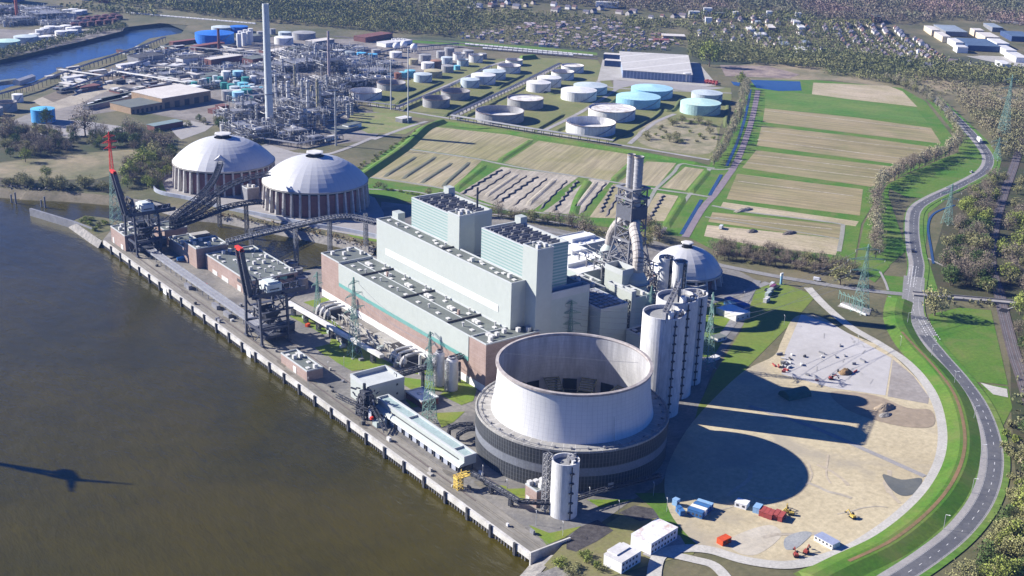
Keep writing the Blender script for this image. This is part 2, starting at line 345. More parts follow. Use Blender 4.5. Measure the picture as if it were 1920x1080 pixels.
# water
def water(name, c, rough, scale, dist):
    m = mat(name, c, (c[0]*.6, c[1]*.66, c[2]*1.1), .004, rough=rough, spec=.42, fine=.05, fa=.12, c3=(c[0]*1.2, c[1]*1.15, c[2]*1.3), s3=.006, a3=.5); nt = m.node_tree; N = nt.nodes; L = nt.links; b = N['Principled BSDF']
    b.inputs['IOR'].default_value = 1.333
    geo = N.new('ShaderNodeNewGeometry'); mp = N.new('ShaderNodeMapping'); mp.inputs['Rotation'].default_value = (0, 0, .5); mp.inputs['Scale'].default_value = (1, .35, 1); L.new(geo.outputs['Position'], mp.inputs[0])
    h = None
    for s, a in ((scale*.22, 1.3), (scale, 1.0), (scale*3.7, .4)):
        n = N.new('ShaderNodeTexNoise'); n.inputs['Scale'].default_value = s; n.inputs['Detail'].default_value = 3; L.new(mp.outputs[0], n.inputs['Vector'])
        k = N.new('ShaderNodeMath'); k.operation = 'MULTIPLY_ADD'; k.inputs[1].default_value = a; L.new(n.outputs[0], k.inputs[0])
        if h: L.new(h, k.inputs[2])
        else: k.inputs[2].default_value = 0
        h = k.outputs[0]
    bp = N.new('ShaderNodeBump'); bp.inputs['Strength'].default_value = 1; bp.inputs['Distance'].default_value = dist; L.new(h, bp.inputs['Height']); L.new(bp.outputs[0], b.inputs['Normal']); return m
M_water = water('river_water', (.058,.047,.004), .17, .20, .5)
M_harb = water('harbour_water', (.055,.085,.125), .14, .15, .5)
M_pond = mat('pond_water', (.03,.065,.125), (.045,.08,.14), .01, rough=.1, spec=.5)
# ------------------------------------------------------------ ground with the river, the basin and the harbour cut out of it
WZ = -6.0
river = [(-400, 325), (0, 352), (60, 357), (130, 360), (205, 366), (250, 372), (296, 380), (322, 388), (362, 398), (425, 405), (485, 417), (560, 432), (640, 448), (706, 462),
         (706, 478), (652, 484), (602, 497), (560, 507), (500, 486), (430, 464), (372, 447), (322, 438), (300, 428), (262, 420), (232, 416), (196, 408), (160, 404), (137, 414), (176, 441)]
RW = gl(river)+[Vector((332.9, 1001.5, 0)), Vector((332.9, 412.0, 0)), Vector((358.0, 414.5, 0)), G(1045, 1040), G(1015, 1075), G(1000, 1100), Vector((340, 330, 0)), Vector((340, -900, 0)), Vector((-1500, -900, 0)), Vector((-1500, 1500, 0))]
harb = [(-200, 195), (0, 170), (20, 162), (60, 155), (110, 132), (156, 115), (205, 103), (250, 89), (280, 72), (340, 62), (352, 48), (300, 44), (243, 50), (187, 63), (140, 76), (80, 94), (33, 105), (0, 112), (-200, 127)]
HW = gl(harb)
def insp(p): return pip(p[0], p[1], RW) or pip(p[0], p[1], HW)
def hillz(x, y):
    d = (x*math.sin(AZ)+y*math.cos(AZ))-2150; s = x*math.cos(AZ)-y*math.sin(AZ)
    if d <= 0: return 0.0
    k = min(1, d/700); return k*k*(3-2*k)*45*(.75+.25*math.sin(s*.004+1)+.2*math.sin(s*.011+d*.006))
gp = []; edges = []
for poly in (RW, HW):
    o = len(gp); gp += [Vector((p.x, p.y)) for p in poly]; edges += [(o+i, o+(i+1) % len(poly)) for i in range(len(poly))]
o = len(gp); gp += [Vector(p) for p in ((-2600, -1600), (6500, -1600), (6500, 7000), (-2600, 7000))]; edges += [(o+i, o+(i+1) % 4) for i in range(4)]
for i in range(58):
    for j in range(54):
        x = -2400+i*150+37*math.sin(j*1.7); y = -1450+j*150+31*math.sin(i*2.3)
        if not insp((x, y)): gp.append(Vector((x, y)))
r = geometry.delaunay_2d_cdt(gp, edges, [], 0, 0.01)
vs = [(v.x, v.y, hillz(v.x, v.y)) for v in r[0]]; fs = []
for f in r[2]:
    cx = sum(vs[i][0] for i in f)/3; cy = sum(vs[i][1] for i in f)/3
    if not insp((cx, cy)):
        a, b, c = (Vector(vs[i][:2]) for i in f[:3]); fs.append(tuple(f) if (b-a).cross(c-a) > 0 else tuple(f)[::-1])
gm = MB().add(vs, fs); gm.m = [0]*len(fs); struct('ground', gm, M_ground)
tag(MB().add([(-2500,-1500,WZ),(1200,-1500,WZ),(1200,2500,WZ),(-2500,2500,WZ)], [(0,1,2,3)]).build('river_water', M_water), kind='structure')
def bank(pts, out, m, name, depth=-7.2):
    mb = MB(); rows = []
    for i, p in enumerate(pts):
        d = pts[min(i+1, len(pts)-1)]-pts[max(i-1, 0)]; d.z = 0; d.normalize(); n = Vector((-d.y, d.x, 0))
        rows.append([p+Vector((0,0,.03))-n*.5, p+n*out*.35+Vector((0,0,-2)), p+n*out+Vector((0,0,depth))])
    for a, b in zip(rows[:-1], rows[1:]): mb.add(a+b, [(0,1,4,3),(1,2,5,4)])
    return struct(name, mb, m)
def inner(poly, i0, i1): return [poly[i] for i in range(i0, i1)]
bank(smooth(inner(RW, 5, 14), 4), -6.5, M_rock, 'basin_shore')
bank(smooth(inner(RW, 0, 6), 4), -15, mat('river_bank', (.20,.165,.11), (.12,.105,.06), .08, fine=.6, bump=.4), 'river_bank')
bank([RW[i] for i in range(14, 30)], -5, M_rock, 'basin_bank')
bank([RW[31], RW[32]], -0.01, M_conc, 'quay_end')
bank([RW[i] for i in range(32, 38)], -14, M_rock, 'rock_bank')
bank(HW+[HW[0]], -5, M_woodfl, 'harbour_bank')
tag(MB().add([(p.x, p.y, WZ+.06) for p in [Vector((q.x, q.y, 0)) for q in gl([(-260, 230), (-20, 186), (350, 80), (390, 34), (250, 30), (-260, 110)])]], [(0,1,2,3,4,5)]).build('harbour_water', M_harb), kind='structure')
# ------------------------------------------------------------ ground cover
sheet('works_ground', [(-100,262),(0,236),(50,215),(130,185),(200,160),(270,130),(345,95),(380,72),(560,55),(700,68),(870,85),(900,110),(760,150),(700,172),(650,178),(655,205),(745,212),(700,262),(520,285),(470,245),(400,235),(330,222),(240,205),(150,218),(60,245)], M_indus, 1)
sheet('works_ground', [(-100,108),(0,106),(60,98),(150,78),(230,58),(240,40),(150,22),(60,20),(-100,40)], M_indus, 1)
sheet('sandy_ground', [(60,190),(120,165),(190,145),(235,140),(250,155),(190,175),(150,195),(95,208)], mat('spoil_ground', (.42,.37,.28), (.28,.245,.19), .03), 2)
sheet('sandy_ground', [(80,182),(210,125),(250,118),(262,132),(170,165),(100,192)], M_mud, 3)
sheet('heath', [(-60,320),(0,306),(70,300),(150,288),(210,282),(258,282),(275,298),(240,318),(190,335),(120,345),(40,340),(-60,335)], M_heath, 1, closed_smooth=True)
sheet('works_ground', [(80,222),(150,226),(235,238),(250,246),(180,250),(120,262),(70,258),(60,240)], M_pave, 2)
sheet('works_ground', [(320,242),(355,226),(400,235),(385,246),(340,262),(330,254)], M_pave, 2)
sheet('far_grassland', [(380,72),(700,66),(900,85),(1130,108),(1345,122),(1560,135),(1700,140),(1920,150),(2200,170),(2200,-60),(1000,-60),(-300,-60),(-300,30),(150,20),(300,38)], M_far, 1)
sheet('green_dike', [(620,66),(700,76),(1000,94),(1120,104),(1120,99),(1000,87),(700,68),(560,56),(480,50),(480,54)], M_dike, 2)
sheet('tank_farm_grass', [(690,172),(760,150),(905,112),(1000,108),(1120,112),(1150,160),(1300,160),(1370,165),(1372,185),(1350,240),(1340,300),(1180,275),(1000,255),(840,228),(745,215),(700,210)], mat('short_dry_grass', (.20,.19,.075), (.145,.165,.05), .03, fine=.3), 2)
sheet('lawn', [(660,212),(745,212),(790,235),(760,252),(690,250),(650,230)], mat('works_lawn', (.15,.20,.05), (.24,.215,.10), .03, fine=.3), 3)
sheet('bare_ground', [(1195,250),(1240,222),(1330,228),(1345,262),(1320,290),(1215,275)], mat('rubble_ground', (.34,.29,.19), (.18,.175,.09), .04, fine=.25), 3, closed_smooth=True)
sheet('yard', [(1130,112),(1158,104),(1310,118),(1345,160),(1300,164),(1160,150),(1120,152)], M_conc, 3)
sheet('bare_ground', [(1150,150),(1300,160),(1360,165),(1300,172),(1190,160),(1150,168)], M_pave, 3)
sheet('scrubland', [(1400,150),(1350,128),(1420,118),(1560,128),(1700,160),(1690,170),(1560,150)], M_heath, 3)
sheet('rubble', [(1350,122),(1440,124),(1500,140),(1480,147),(1360,143)], mat('rubble_heaps', (.34,.27,.21), (.17,.13,.12), .04, fine=.2), 4)
sheet('heath', [(1690,140),(1760,140),(1920,165),(2000,180),(2000,250),(1900,200),(1830,190),(1755,170)], M_heath, 2)
sheet('woodland_floor', [(1850,225),(2000,240),(2000,1100),(1790,1100),(1880,990),(1905,900),(1895,760),(1895,700),(1880,570),(1770,552),(1735,540),(1750,480),(1780,380),(1830,340),(1875,320),(1870,290)], M_woodfl, 1)
sheet('woodland_floor', [(-60,215),(60,250),(130,245),(230,235),(330,250),(335,262),(325,330),(290,352),(215,362),(100,356),(0,350),(-60,345),(-60,325),(40,338),(180,336),(260,315),(280,298),(255,280),(140,288),(0,304),(-60,318)], M_woodfl, 1)
sheet('works_ground', [(1690,58),(1745,56),(1830,54),(1990,78),(1990,128),(1900,124),(1840,112),(1790,100),(1740,84)], M_conc, 2)
sheet('road', [(1290,66),(1460,60),(1470,62),(1300,69)], M_asph2, 2)
# fields: dike-green base, then the single plots
sheet('meadow', [(840,228),(1000,254),(1330,310),(1400,160),(1426,150),(1530,150),(1690,165),(1735,190),(1790,262),(1775,290),(1660,345),(1615,420),(1600,500),(1340,470),(1290,445),(1090,420),(900,395),(700,370),(665,352),(660,330),(760,258),(800,235)], M_dike, 3)
PLOTS = [([(753,276),(813,238),(955,253),(1000,262),(930,303),(880,294)], M_fieldb), ([(1010,264),(1170,288),(1200,296),(1142,340),(1000,318),(945,306)], M_fieldb),
 ([(1212,303),(1268,306),(1232,350),(1158,343)], M_fieldb), ([(1285,313),(1320,318),(1285,358),(1240,352)], M_fieldb),
 ([(684,328),(757,280),(905,300),(845,356),(800,350),(700,335)], M_fieldb), ([(862,362),(940,313),(1085,332),(1000,394),(960,396)], M_lagoon),
 ([(1018,398),(1108,334),(1145,340),(1085,404)], M_lagoon), ([(1105,408),(1150,345),(1175,348),(1160,410)], M_fieldb), ([(1195,415),(1232,362),(1272,368),(1245,415)], M_field2),
 ([(1527,157),(1663,163),(1690,173),(1718,198),(1524,176)], M_field2), ([(1437,172),(1520,178),(1716,201),(1738,228),(1436,200)], M_fieldg),
 ([(1436,205),(1600,222),(1744,238),(1763,267),(1600,248),(1432,231)], M_field), ([(1430,238),(1600,257),(1764,276),(1738,300),(1690,307),(1421,275)], M_field),
 ([(1420,284),(1686,316),(1675,336),(1630,348),(1393,317)], M_field), ([(1384,328),(1616,357),(1610,402),(1364,371)], M_field),
 ([(1358,381),(1608,413),(1602,422),(1352,392)], M_field2), ([(1338,400),(1575,424),(1572,444),(1480,435),(1330,418)], M_field), ([(1328,424),(1575,450),(1565,476),(1440,462),(1322,445)], M_field2)]
for pl, m in PLOTS:
    if pl[0][0] > 1320: cy_ = sum(p[1] for p in pl)/len(pl); cx_ = sum(p[0] for p in pl)/len(pl); pl = [(x+(2 if x > cx_ else -2), y+(2.6 if y > cy_ else -1.8)) for x, y in pl]
    sheet('field', pl, m, 4)
for a, b in [((1440,208),(1740,243)), ((1428,246),(1755,284)), ((1420,291),(1680,323)), ((1384,340),(1600,368)), ((1340,408),(1560,430)), ((1420,262),(1710,300)), ((1400,305),(1660,336))]: road('field_track', [a, b], 2.2, M_lagoon, 5)
for pl in ([(1000,262),(930,306)], [(913,308),(849,358)], [(1146,342),(1192,300)], [(1105,338),(1085,372),(1075,405)], [(1330,318),(1292,364)], [(1285,368),(1245,430)]): ridge('grass_bank', pl, 5.5, 2, 1.2, M_dike)
for i, pl in enumerate([[(753,284),(683,326)], [(783,293),(718,333)], [(820,293),(752,337)], [(850,305),(787,345)], [(883,303),(827,352)]]): ridge('soil_bank', pl, 3.6, 2.2, 1.1, mat('grey_soil', (.15,.15,.105), (.10,.11,.07), .1, fine=.6))
def zig(a, b, n, amp):
    A = G(*a); B = G(*b); d = (B-A)/n; q = Vector((-d.y, d.x, 0)).normalized()*amp; return [A+d*i+(q if i % 2 else -q) for i in range(n+1)]
for a, b in [((943,317),(862,366)), ((1010,330),(932,382)), ((1085,338),(1035,398)), ((1245,365),(1215,415)), ((1150,348),(1125,400))]: ridge('spoil_bank', zig(a, b, 14, 1.3), 2.0, .6, 1.4, mat('dark_spoil', (.19,.165,.14), (.12,.105,.09), .2), 1, world=True)
for a, b in [((960,320),(885,370)), ((990,328),(920,378)), ((1028,333),(960,388)), ((1065,337),(1010,395)), ((1138,341),(1090,400)), ((1170,348),(1135,408))]: ridge('spoil_bank', zig(a, b, 10, .8), 1.8, .6, 1.0, mat('dark_spoil', (.2,.17,.14)), 1, world=True)
for a, b in [((975,324),(905,372)), ((1045,334),(985,388)), ((1122,338),(1070,400))]: ridge('spoil_bank', [a, b], 4, 2, 1.2, M_lagoon)
GP = mat('service_road', (.31,.30,.26), (.24,.24,.19), .05)
road('farm_road', [(757,279),(880,296),(930,306),(1000,319),(1083,331),(1150,342),(1229,355),(1294,364),(1331,370)], 5, GP, 6)
road('farm_road', [(665,328),(687,332),(760,342),(843,357),(892,378),(960,396),(1000,398),(1083,408)], 4, GP, 6)
road('farm_road', [(1229,355),(1262,325),(1277,308),(1310,312),(1340,316)], 4, GP, 6); road('farm_road', [(1229,355),(1205,400),(1190,430)], 4, GP, 6)
road('farm_road', [(1331,317),(1294,364),(1245,430),(1225,450)], 4, GP, 6); road('farm_road', [(1325,317),(1368,317),(1390,300)], 4, GP, 6)
road('farm_road', [(1421,170),(1412,215),(1398,262),(1378,310),(1365,330),(1340,365),(1322,385),(1305,410),(1285,445)], 7, mat('violet_gravel', (.25,.20,.215), (.2,.165,.175), .1), 6)
road('farm_road', [(1335,386),(1400,398),(1500,410),(1572,420),(1580,428),(1573,472)], 4, GP, 6); road('farm_road', [(1322,407),(1500,436),(1572,448)], 2.5, GP, 6)
road('farm_road', [(690,355),(790,362),(900,398),(1010,412),(1150,440)], 3, M_pave, 6)
for a, b in (((1352,328),(1330,367)), ((1315,375),(1277,440))):
    A, B = gl([a, b]); struct('canal', ribbon([A, B], 2.0, 1.6, .43), M_pond)
road('canal', [(1407,168),(1398,215),(1384,262),(1362,312)], 3.4, M_pond, 6)
sheet('pond', [(1407,150),(1500,153),(1503,170),(1460,171),(1418,165)], M_pond, 5); sheet('pond', [(1370,153),(1388,155),(1386,162),(1376,160)], M_pond, 5)
# plant yard
sheet('plant_yard', [(192,451),(1002,1036),(1060,1008),(1120,985),(1175,945),(1240,905),(1290,820),(1338,690),(1400,600),(1440,555),(1420,526),(1370,500),(1230,452),(1100,440),(900,400),(715,378),(712,440),(712,478),(652,487),(602,501),(560,511),(500,490),(430,468),(372,451),(322,442),(260,424),(208,432)], M_yard, 1)
sheet('quay_deck', [(333.2,1001),(333.2,413),(345,413),(347,470),(347,1001)], M_deck, 2, world=True)
LAWNS = [[(621,635),(655,640),(690,657),(762,675),(802,682),(800,691),(715,685),(705,691),(660,696),(632,680),(605,660),(615,654)], [(700,694),(735,699),(690,704),(685,697)],
 [(569,567),(608,558),(619,562),(590,577)], [(540,592),(571,590),(625,625),(604,627),(579,612)], [(590,652),(640,640),(655,655),(610,668)], [(760,750),(795,745),(800,760),(772,765)],
 [(825,740),(865,712),(895,727),(887,752),(865,760)], [(815,775),(872,772),(850,792),(828,802)], [(600,590),(625,586),(640,600),(660,625),(640,630)],
 [(700,665),(800,690),(880,705),(870,712),(770,700)], [(730,705),(790,712),(850,722),(830,735),(770,730)],
 [(950,917),(986,916),(985,940),(970,937)], [(992,985),(1030,1000),(1090,987),(1060,1008),(1025,1022)], [(1100,937),(1190,937),(1125,952)],
 [(640,432),(715,445),(712,455),(660,445)], [(1225,560),(1300,548),(1330,560),(1290,575)],
 [(900,905),(950,912),(955,925),(930,920)]]
for l in LAWNS: sheet('lawn', l, M_lawn, 3)
sheet('lawn', [(1418,540),(1465,530),(1530,555),(1490,600),(1400,690),(1370,745),(1300,800),(1310,760),(1340,700),(1390,620)], mat('mown_grass', (.16,.19,.035), (.13,.20,.025), .02, fine=.3), 2)
sheet('lawn', [(1300,600),(1345,560),(1380,570),(1375,610),(1335,672),(1310,668)], M_lawn, 2)
sheet('grass', [(1110,1000),(1200,945),(1260,930),(1330,990),(1300,1040),(1215,1060),(1150,1080),(1060,1090),(1020,1060),(1062,1015)], mat('site_grass', (.16,.165,.05), (.20,.175,.085), .04, fine=.4), 2)
sheet('coal_slag', [(1062,1012),(1085,990),(1120,975),(1150,995),(1120,1015),(1080,1035),(1062,1030)], M_coal, 3); sheet('coal_slag', [(1160,962),(1190,948),(1230,955),(1238,970),(1200,978)], M_coal, 3)
sheet('grass', [(1190,925),(1245,925),(1300,985),(1305,1025),(1270,1020),(1225,955)], M_dike, 3)
sheet('rocky_shore', [(1005,1078),(1045,1062),(1090,1090),(1060,1150),(980,1150)], M_rock, 3)
sheet('sand_ground', [(1465,640),(1490,595),(1535,593),(1590,625),(1650,650),(1700,690),(1737,735),(1757,790),(1757,850),(1735,905),(1690,955),(1630,1005),(1560,1040),(1480,1058),(1400,1052),(1330,1036),(1285,1000),(1252,950),(1250,880),(1300,790),(1390,700),(1450,668)], M_sand, 3, closed_smooth=True)
sheet('concrete_pad', [(1502,590),(1560,608),(1672,672),(1660,742),(1560,728),(1465,702),(1472,660)], M_pad, 4)
sheet('concrete_pad', [(1674,674),(1712,705),(1742,745),(1740,758),(1664,744)], mat('dirty_concrete', (.27,.24,.21), (.34,.31,.28), .03), 4)
sheet('mud', [(1560,735),(1640,742),(1700,765),(1745,770),(1748,800),(1690,800),(1620,782),(1575,760)], mat('brown_earth', (.34,.27,.19), (.25,.20,.14), .02, fine=.2, lo=.3, hi=.7), 5, closed_smooth=True)
sheet('puddle', [(1655,890),(1690,900),(1728,898),(1715,925),(1690,930),(1668,915)], M_puddle, 5, closed_smooth=True)
sheet('puddle', [(1472,1010),(1500,998),(1522,1000),(1510,1015),(1490,1030),(1472,1030)], mat('grey_slurry', (.27,.28,.28), (.36,.36,.34), .1), 5, closed_smooth=True)
sheet('gravel_patch', [(1370,1010),(1440,985),(1465,1005),(1420,1040),(1380,1035)], mat('light_dust', (.52,.47,.38), (.44,.39,.30), .05, fine=.4), 4, closed_smooth=True)
road('concrete_path', [(1405,762),(1520,800),(1640,852),(1734,894)], 4, M_pave, 5)
road('gravel_road', [(1515,540),(1545,572),(1592,612),(1650,646),(1700,680),(1742,728),(1766,785),(1767,850),(1742,908),(1692,963),(1622,1014),(1562,1042),(1480,1060),(1400,1052),(1330,1032),(1275,1030),(1235,1045),(1225,1090)], 7, M_gravel, 6)
road('gravel_road', [(1255,1040),(1300,1050),(1340,1062),(1370,1095)], 6, M_gravel, 6)
sheet('works_ground', [(1235,990),(1275,1005),(1290,1030),(1230,1050),(1205,1040)], M_pave, 4)
# the dike, its track and the main road
sheet('dike_grass', [(1640,515),(1665,500),(1700,470),(1660,350),(1700,370),(1745,372),(1790,350),(1850,318),(1862,300),(1845,272),(1805,235),(1765,200),(1735,185),(1745,195),(1800,262),(1795,300),(1665,352),(1655,420),(1650,480),(1665,560),(1682,620),(1720,660),(1760,710),(1784,770),(1786,850),(1760,910),(1710,968),(1640,1020),(1560,1052),(1500,1090),(1700,1090),(1800,1015),(1850,940),(1880,890),(1870,810),(1835,745),(1780,690),(1730,640),(1700,600),(1708,560),(1700,520)], M_dike, 2)
sheet('dike_grass', [(1735,470),(1740,400),(1790,362),(1870,330),(1878,300),(1850,262),(1800,215),(1765,190),(1740,178),(1790,222),(1850,275),(1868,300),(1860,320),(1800,352),(1740,382),(1722,400),(1728,470),(1735,545),(1760,548)], M_fieldg, 2)
sheet('meadow', [(1740,590),(1800,577),(1858,582),(1876,660),(1890,722),(1828,716),(1785,668),(1750,620)], M_dike, 2)
sheet('meadow', [(1838,720),(1890,725),(1898,765),(1880,800),(1862,760)], M_dike, 2); sheet('concrete_pad', [(1838,718),(1860,724),(1888,730),(1890,746),(1862,740)], M_gravel, 5)
ridge('dike', [(1690,560),(1684,600),(1708,648),(1752,695),(1788,745),(1806,805),(1805,860),(1782,915),(1738,968),(1672,1020),(1590,1060),(1520,1095)], 10.8, 5.5, 2.4, M_dike)
road('dike_track', [(1668,556),(1674,600),(1690,628)], 2.4, M_asph2, 5)
_t = smooth(gl([(1690,628),(1708,648),(1752,695),(1788,745),(1806,805),(1805,860),(1782,915),(1738,968),(1672,1020),(1590,1060)]), 8); tag(ribbon(_t, 1.0, 1.0, 2.5).build('dike_track', M_brown), kind='structure')
MAIN = [(1752,182),(1785,213),(1817,245),(1842,274),(1855,298),(1845,322),(1800,348),(1745,374),(1718,395),(1713,430),(1717,470),(1722,500),(1716,540),(1712,575),(1724,615),(1762,664),(1802,710),(1837,760),(1860,820),(1864,880),(1846,940),(1803,998),(1742,1048),(1670,1095)]
MW = smooth(gl(MAIN), 8)
struct('verge', ribbon(MW, 8.5, 9.0, .43), M_fieldg); struct('pavement', ribbon(MW, 5.0, 8.0, .445), M_pave); struct('road', ribbon(MW, 4.3, 4.3, .46), M_asph)
mk = MB(); acc = 0
for a, b in zip(MW[:-1], MW[1:]):
    d = b-a; Ld = d.length; d.normalize(); n = Vector((-d.y, d.x, 0))*.12; n2 = Vector((-d.y, d.x, 0))
    k = -acc % 9
    while k < Ld:
        e = min(k+3.6, Ld); p, q = a+d*k, a+d*e; z = Vector((0,0,.475)); mk.add([p-n+z, p+n+z, q+n+z, q-n+z], [(0,3,2,1)]); k += 9
    acc += Ld
    for o_ in (-4.0, 4.0): z = n2*o_+Vector((0,0,.475)); mk.add([a-n*.35+z, a+n*.35+z, b+n*.35+z, b-n*.35+z], [(0,3,2,1)])
for (x0, y0), (x1, y1) in [((1722,600),(1740,632)), ((1728,596),(1757,642)), ((1736,596),(1764,640)), ((1712,500),(1706,540)), ((1718,500),(1712,540)), ((1706,505),(1702,535))]:
    A, B = gl([(x0,y0),(x1,y1)]); n = max(2, int((B-A).length/4)); 
    for i in range(n):
        p = A.lerp(B, i/n); q = A.lerp(B, (i+.5)/n); d = (B-A).normalized(); nn = Vector((-d.y, d.x, 0))*.25; z = Vector((0,0,.48)); mk.add([p-nn+z, p+nn+z, q+nn+z, q-nn+z], [(0,3,2,1)])
mk.f = [f[::-1] for f in mk.f]; struct('road_marking', mk, M_mark)
struct('junction', ribbon(smooth(gl([(1716,520),(1714,552),(1714,590),(1738,630)]), 6), 7.5, 9.0, .467), M_asph2)
_q = smooth(gl([(1345,497),(1440,516),(1540,533),(1600,542),(1660,549),(1700,553)]), 6); struct('road', ribbon(_q, 4, 4, .455), M_asph2)
road('road', [(1360,499),(1300,490),(1230,470),(1100,446),(1000,430)], 6, M_asph2, 5)
road('cycle_path', [(1740,485),(1790,510)], 2, M_pave, 6); road('cycle_path', [(1665,545),(1660,530),(1650,510)], 2, M_pave, 6)
road('road', [(1420,526),(1400,560),(1370,610),(1345,640)], 6, M_asph2, 4); road('road', [(1330,568),(1400,545),(1440,530)], 6, M_asph2, 3)
road('ditch', [(1790,385),(1752,400),(1740,425),(1746,470),(1750,495)], 2.2, M_pond, 6)
# railway lines
def railway(name, px, w=4.5, rails=(-.8, .8)):
    pts = smooth(gl(px), 6); struct(name, ribbon(pts, w/2, w/2, .43), M_ballast)
    mb = MB()
    for o_ in rails:
        Q = ribbon(pts, o_+.14, -o_+.14, .55); mb.add(Q.v, Q.f)
    struct('rail', mb, M_steel2)
railway('railway', [(1925,230),(1905,300),(1880,370),(1862,440),(1858,500),(1872,545),(1882,590),(1900,660),(1920,720),(1945,800)], 9, (-2.8,-1.3,1.3,2.8))
railway('railway', [(230,26),(480,47),(700,68),(870,82),(1120,106)], 9, (-2.8,-1.3,1.3,2.8)); railway('railway', [(240,32),(480,54),(700,75),(870,89),(1120,111)], 9, (-2.8,-1.3,1.3,2.8))
sheet('meadow', [(1602,505),(1620,420),(1665,345),(1760,300),(1800,285),(1800,300),(1700,345),(1668,352),(1658,400),(1655,480),(1668,500),(1640,530)], M_dike, 3.2)
# tank farm roads and bunds
for pl in ([(740,205),(812,172),(880,142),(930,120),(1000,105)], [(848,222),(920,185),(1000,148),(1050,122)], [(1020,245),(1090,210),(1160,165)], [(690,196),(745,206),(840,222),(1000,246),(1180,275),(1330,300)], [(700,262),(760,240),(800,228)], [(1120,152),(1150,165),(1300,172),(1372,175)], [(1180,270),(1225,232),(1265,214)], [(520,285),(600,290),(640,282),(700,258)]): road('works_road', pl, 6, mat('works_road', (.36,.34,.32), (.27,.255,.24), .05), 5)
BUND = mat('bund_grass', (.08,.11,.03), (.12,.13,.045), .05, fine=.3)
for pl in ([(740,196),(800,168),(830,155)], [(830,220),(890,190),(925,172)], [(755,208),(820,178)], [(865,224),(935,190)], [(1000,248),(1060,214)], [(1036,250),(1100,222)], [(1140,268),(1225,222),(1240,205)], [(930,168),(985,140)], [(1130,205),(1165,180)], [(1360,240),(1366,195)], [(870,150),(905,128)], [(1010,150),(1050,132)], [(1250,222),(1345,236)], [(1240,205),(1262,208),(1280,180)], [(980,164),(1040,178)], [(700,190),(745,200)]): ridge('bund', pl, 4, 1.5, 2.2, BUND)
ridge('grass_bank', [(660,345),(700,318),(755,280),(775,262),(800,240),(835,228)], 9, 3, 4, M_dike); ridge('grass_bank', [(835,230),(1000,256),(1180,285),(1325,312)], 6, 3, 2.5, M_dike)

lines(M_pale, 1/5.6, (.36,.39,.38), .22, .035, 'Y'); lines(M_pale, 1/5.6, (.36,.39,.38), .18, .035, 'X'); lines(M_pale2, 1/5.6, (.30,.34,.33), .25, .035, 'X')
# tracks, stains and patches worn into the sand and the concrete
TY1 = mat('tyre_track', (.40,.335,.24), (.48,.41,.30), .03, fine=.3, lo=.3, hi=.7); TY2 = mat('dusty_track', (.60,.53,.42), (.50,.43,.325), .03, fine=.3, lo=.3, hi=.7); TY3 = mat('grey_sand', (.43,.39,.32), (.36,.31,.235), .03, fine=.3, lo=.3, hi=.7); rt = random.Random(91)
for i in range(26):
    x, y = rt.uniform(1380, 1700), rt.uniform(850, 1030); a_ = rt.uniform(-.5, 2.6); pts = []
    for k in range(5): pts.append((x, y)); x += math.cos(a_)*rt.uniform(18, 34); y += math.sin(a_)*rt.uniform(9, 16); a_ += rt.uniform(-.5, .5)
    if all(pip(p[0], p[1], [(1300,950),(1400,800),(1560,770),(1740,800),(1740,890),(1690,945),(1560,1030),(1400,1045),(1300,1000)]) for p in pts): road('vehicle_track', pts, rt.choice([.8,1.2,2.4]), rt.choice([TY3, TY1]), 4.6)
for cx_, cy_, rx, ry, m_ in ((0,0,0,0,None),) or ((1560,840,60,22,TY2),(1640,870,26,9,TY1),(1600,905,46,12,TY1),(1470,905,0,0,None),(1700,838,22,12,TY3),(1640,950,60,10,TY1),(1450,1025,60,12,TY2),(1500,975,50,9,TY2),(1400,985,26,10,TY3),(1335,965,18,12,TY3),(1690,870,20,10,TY3),(1520,885,60,14,TY2),(1345,1000,22,10,TY3),(1445,795,30,8,TY3),(1590,1000,30,6,TY1)):
    if m_: sheet('worn_patch', [(cx_+rx*math.cos(t_)*rt.uniform(.55,1.15), cy_+ry*math.sin(t_)*rt.uniform(.55,1.15)) for t_ in np.linspace(0, 2*math.pi, 15)[:-1]], m_, 4.5, closed_smooth=True)
for i in range(16):
    x, y = rt.uniform(1500, 1640), rt.uniform(625, 720); road('pad_stain', [(x, y), (x+rt.uniform(-8,8), y+rt.uniform(4,12))], rt.uniform(.5,1.5), mat('pad_stain', (.33,.315,.29), (.40,.385,.36), .1), 5.4)
for x in (337.5, 340.3, 341.7, 346.2): struct('quay_joint', MB().box(x-.15, x+.15, 413, 1000, .30, .34), mat('quay_joint', (.13,.12,.10), (.20,.18,.15), .2))
for i in range(30):
    y = rt.uniform(418, 990); x = rt.uniform(334.5, 360); sheet('oil_stain', [(x+rt.uniform(.6,1.4)*math.cos(t_)*1.8, y+rt.uniform(.6,1.4)*math.sin(t_)*6) for t_ in np.linspace(0, 2*math.pi, 9)[:-1]], mat('oil_stain', (.12,.11,.09), (.20,.18,.14), .2), 3, world=True, closed_smooth=True)
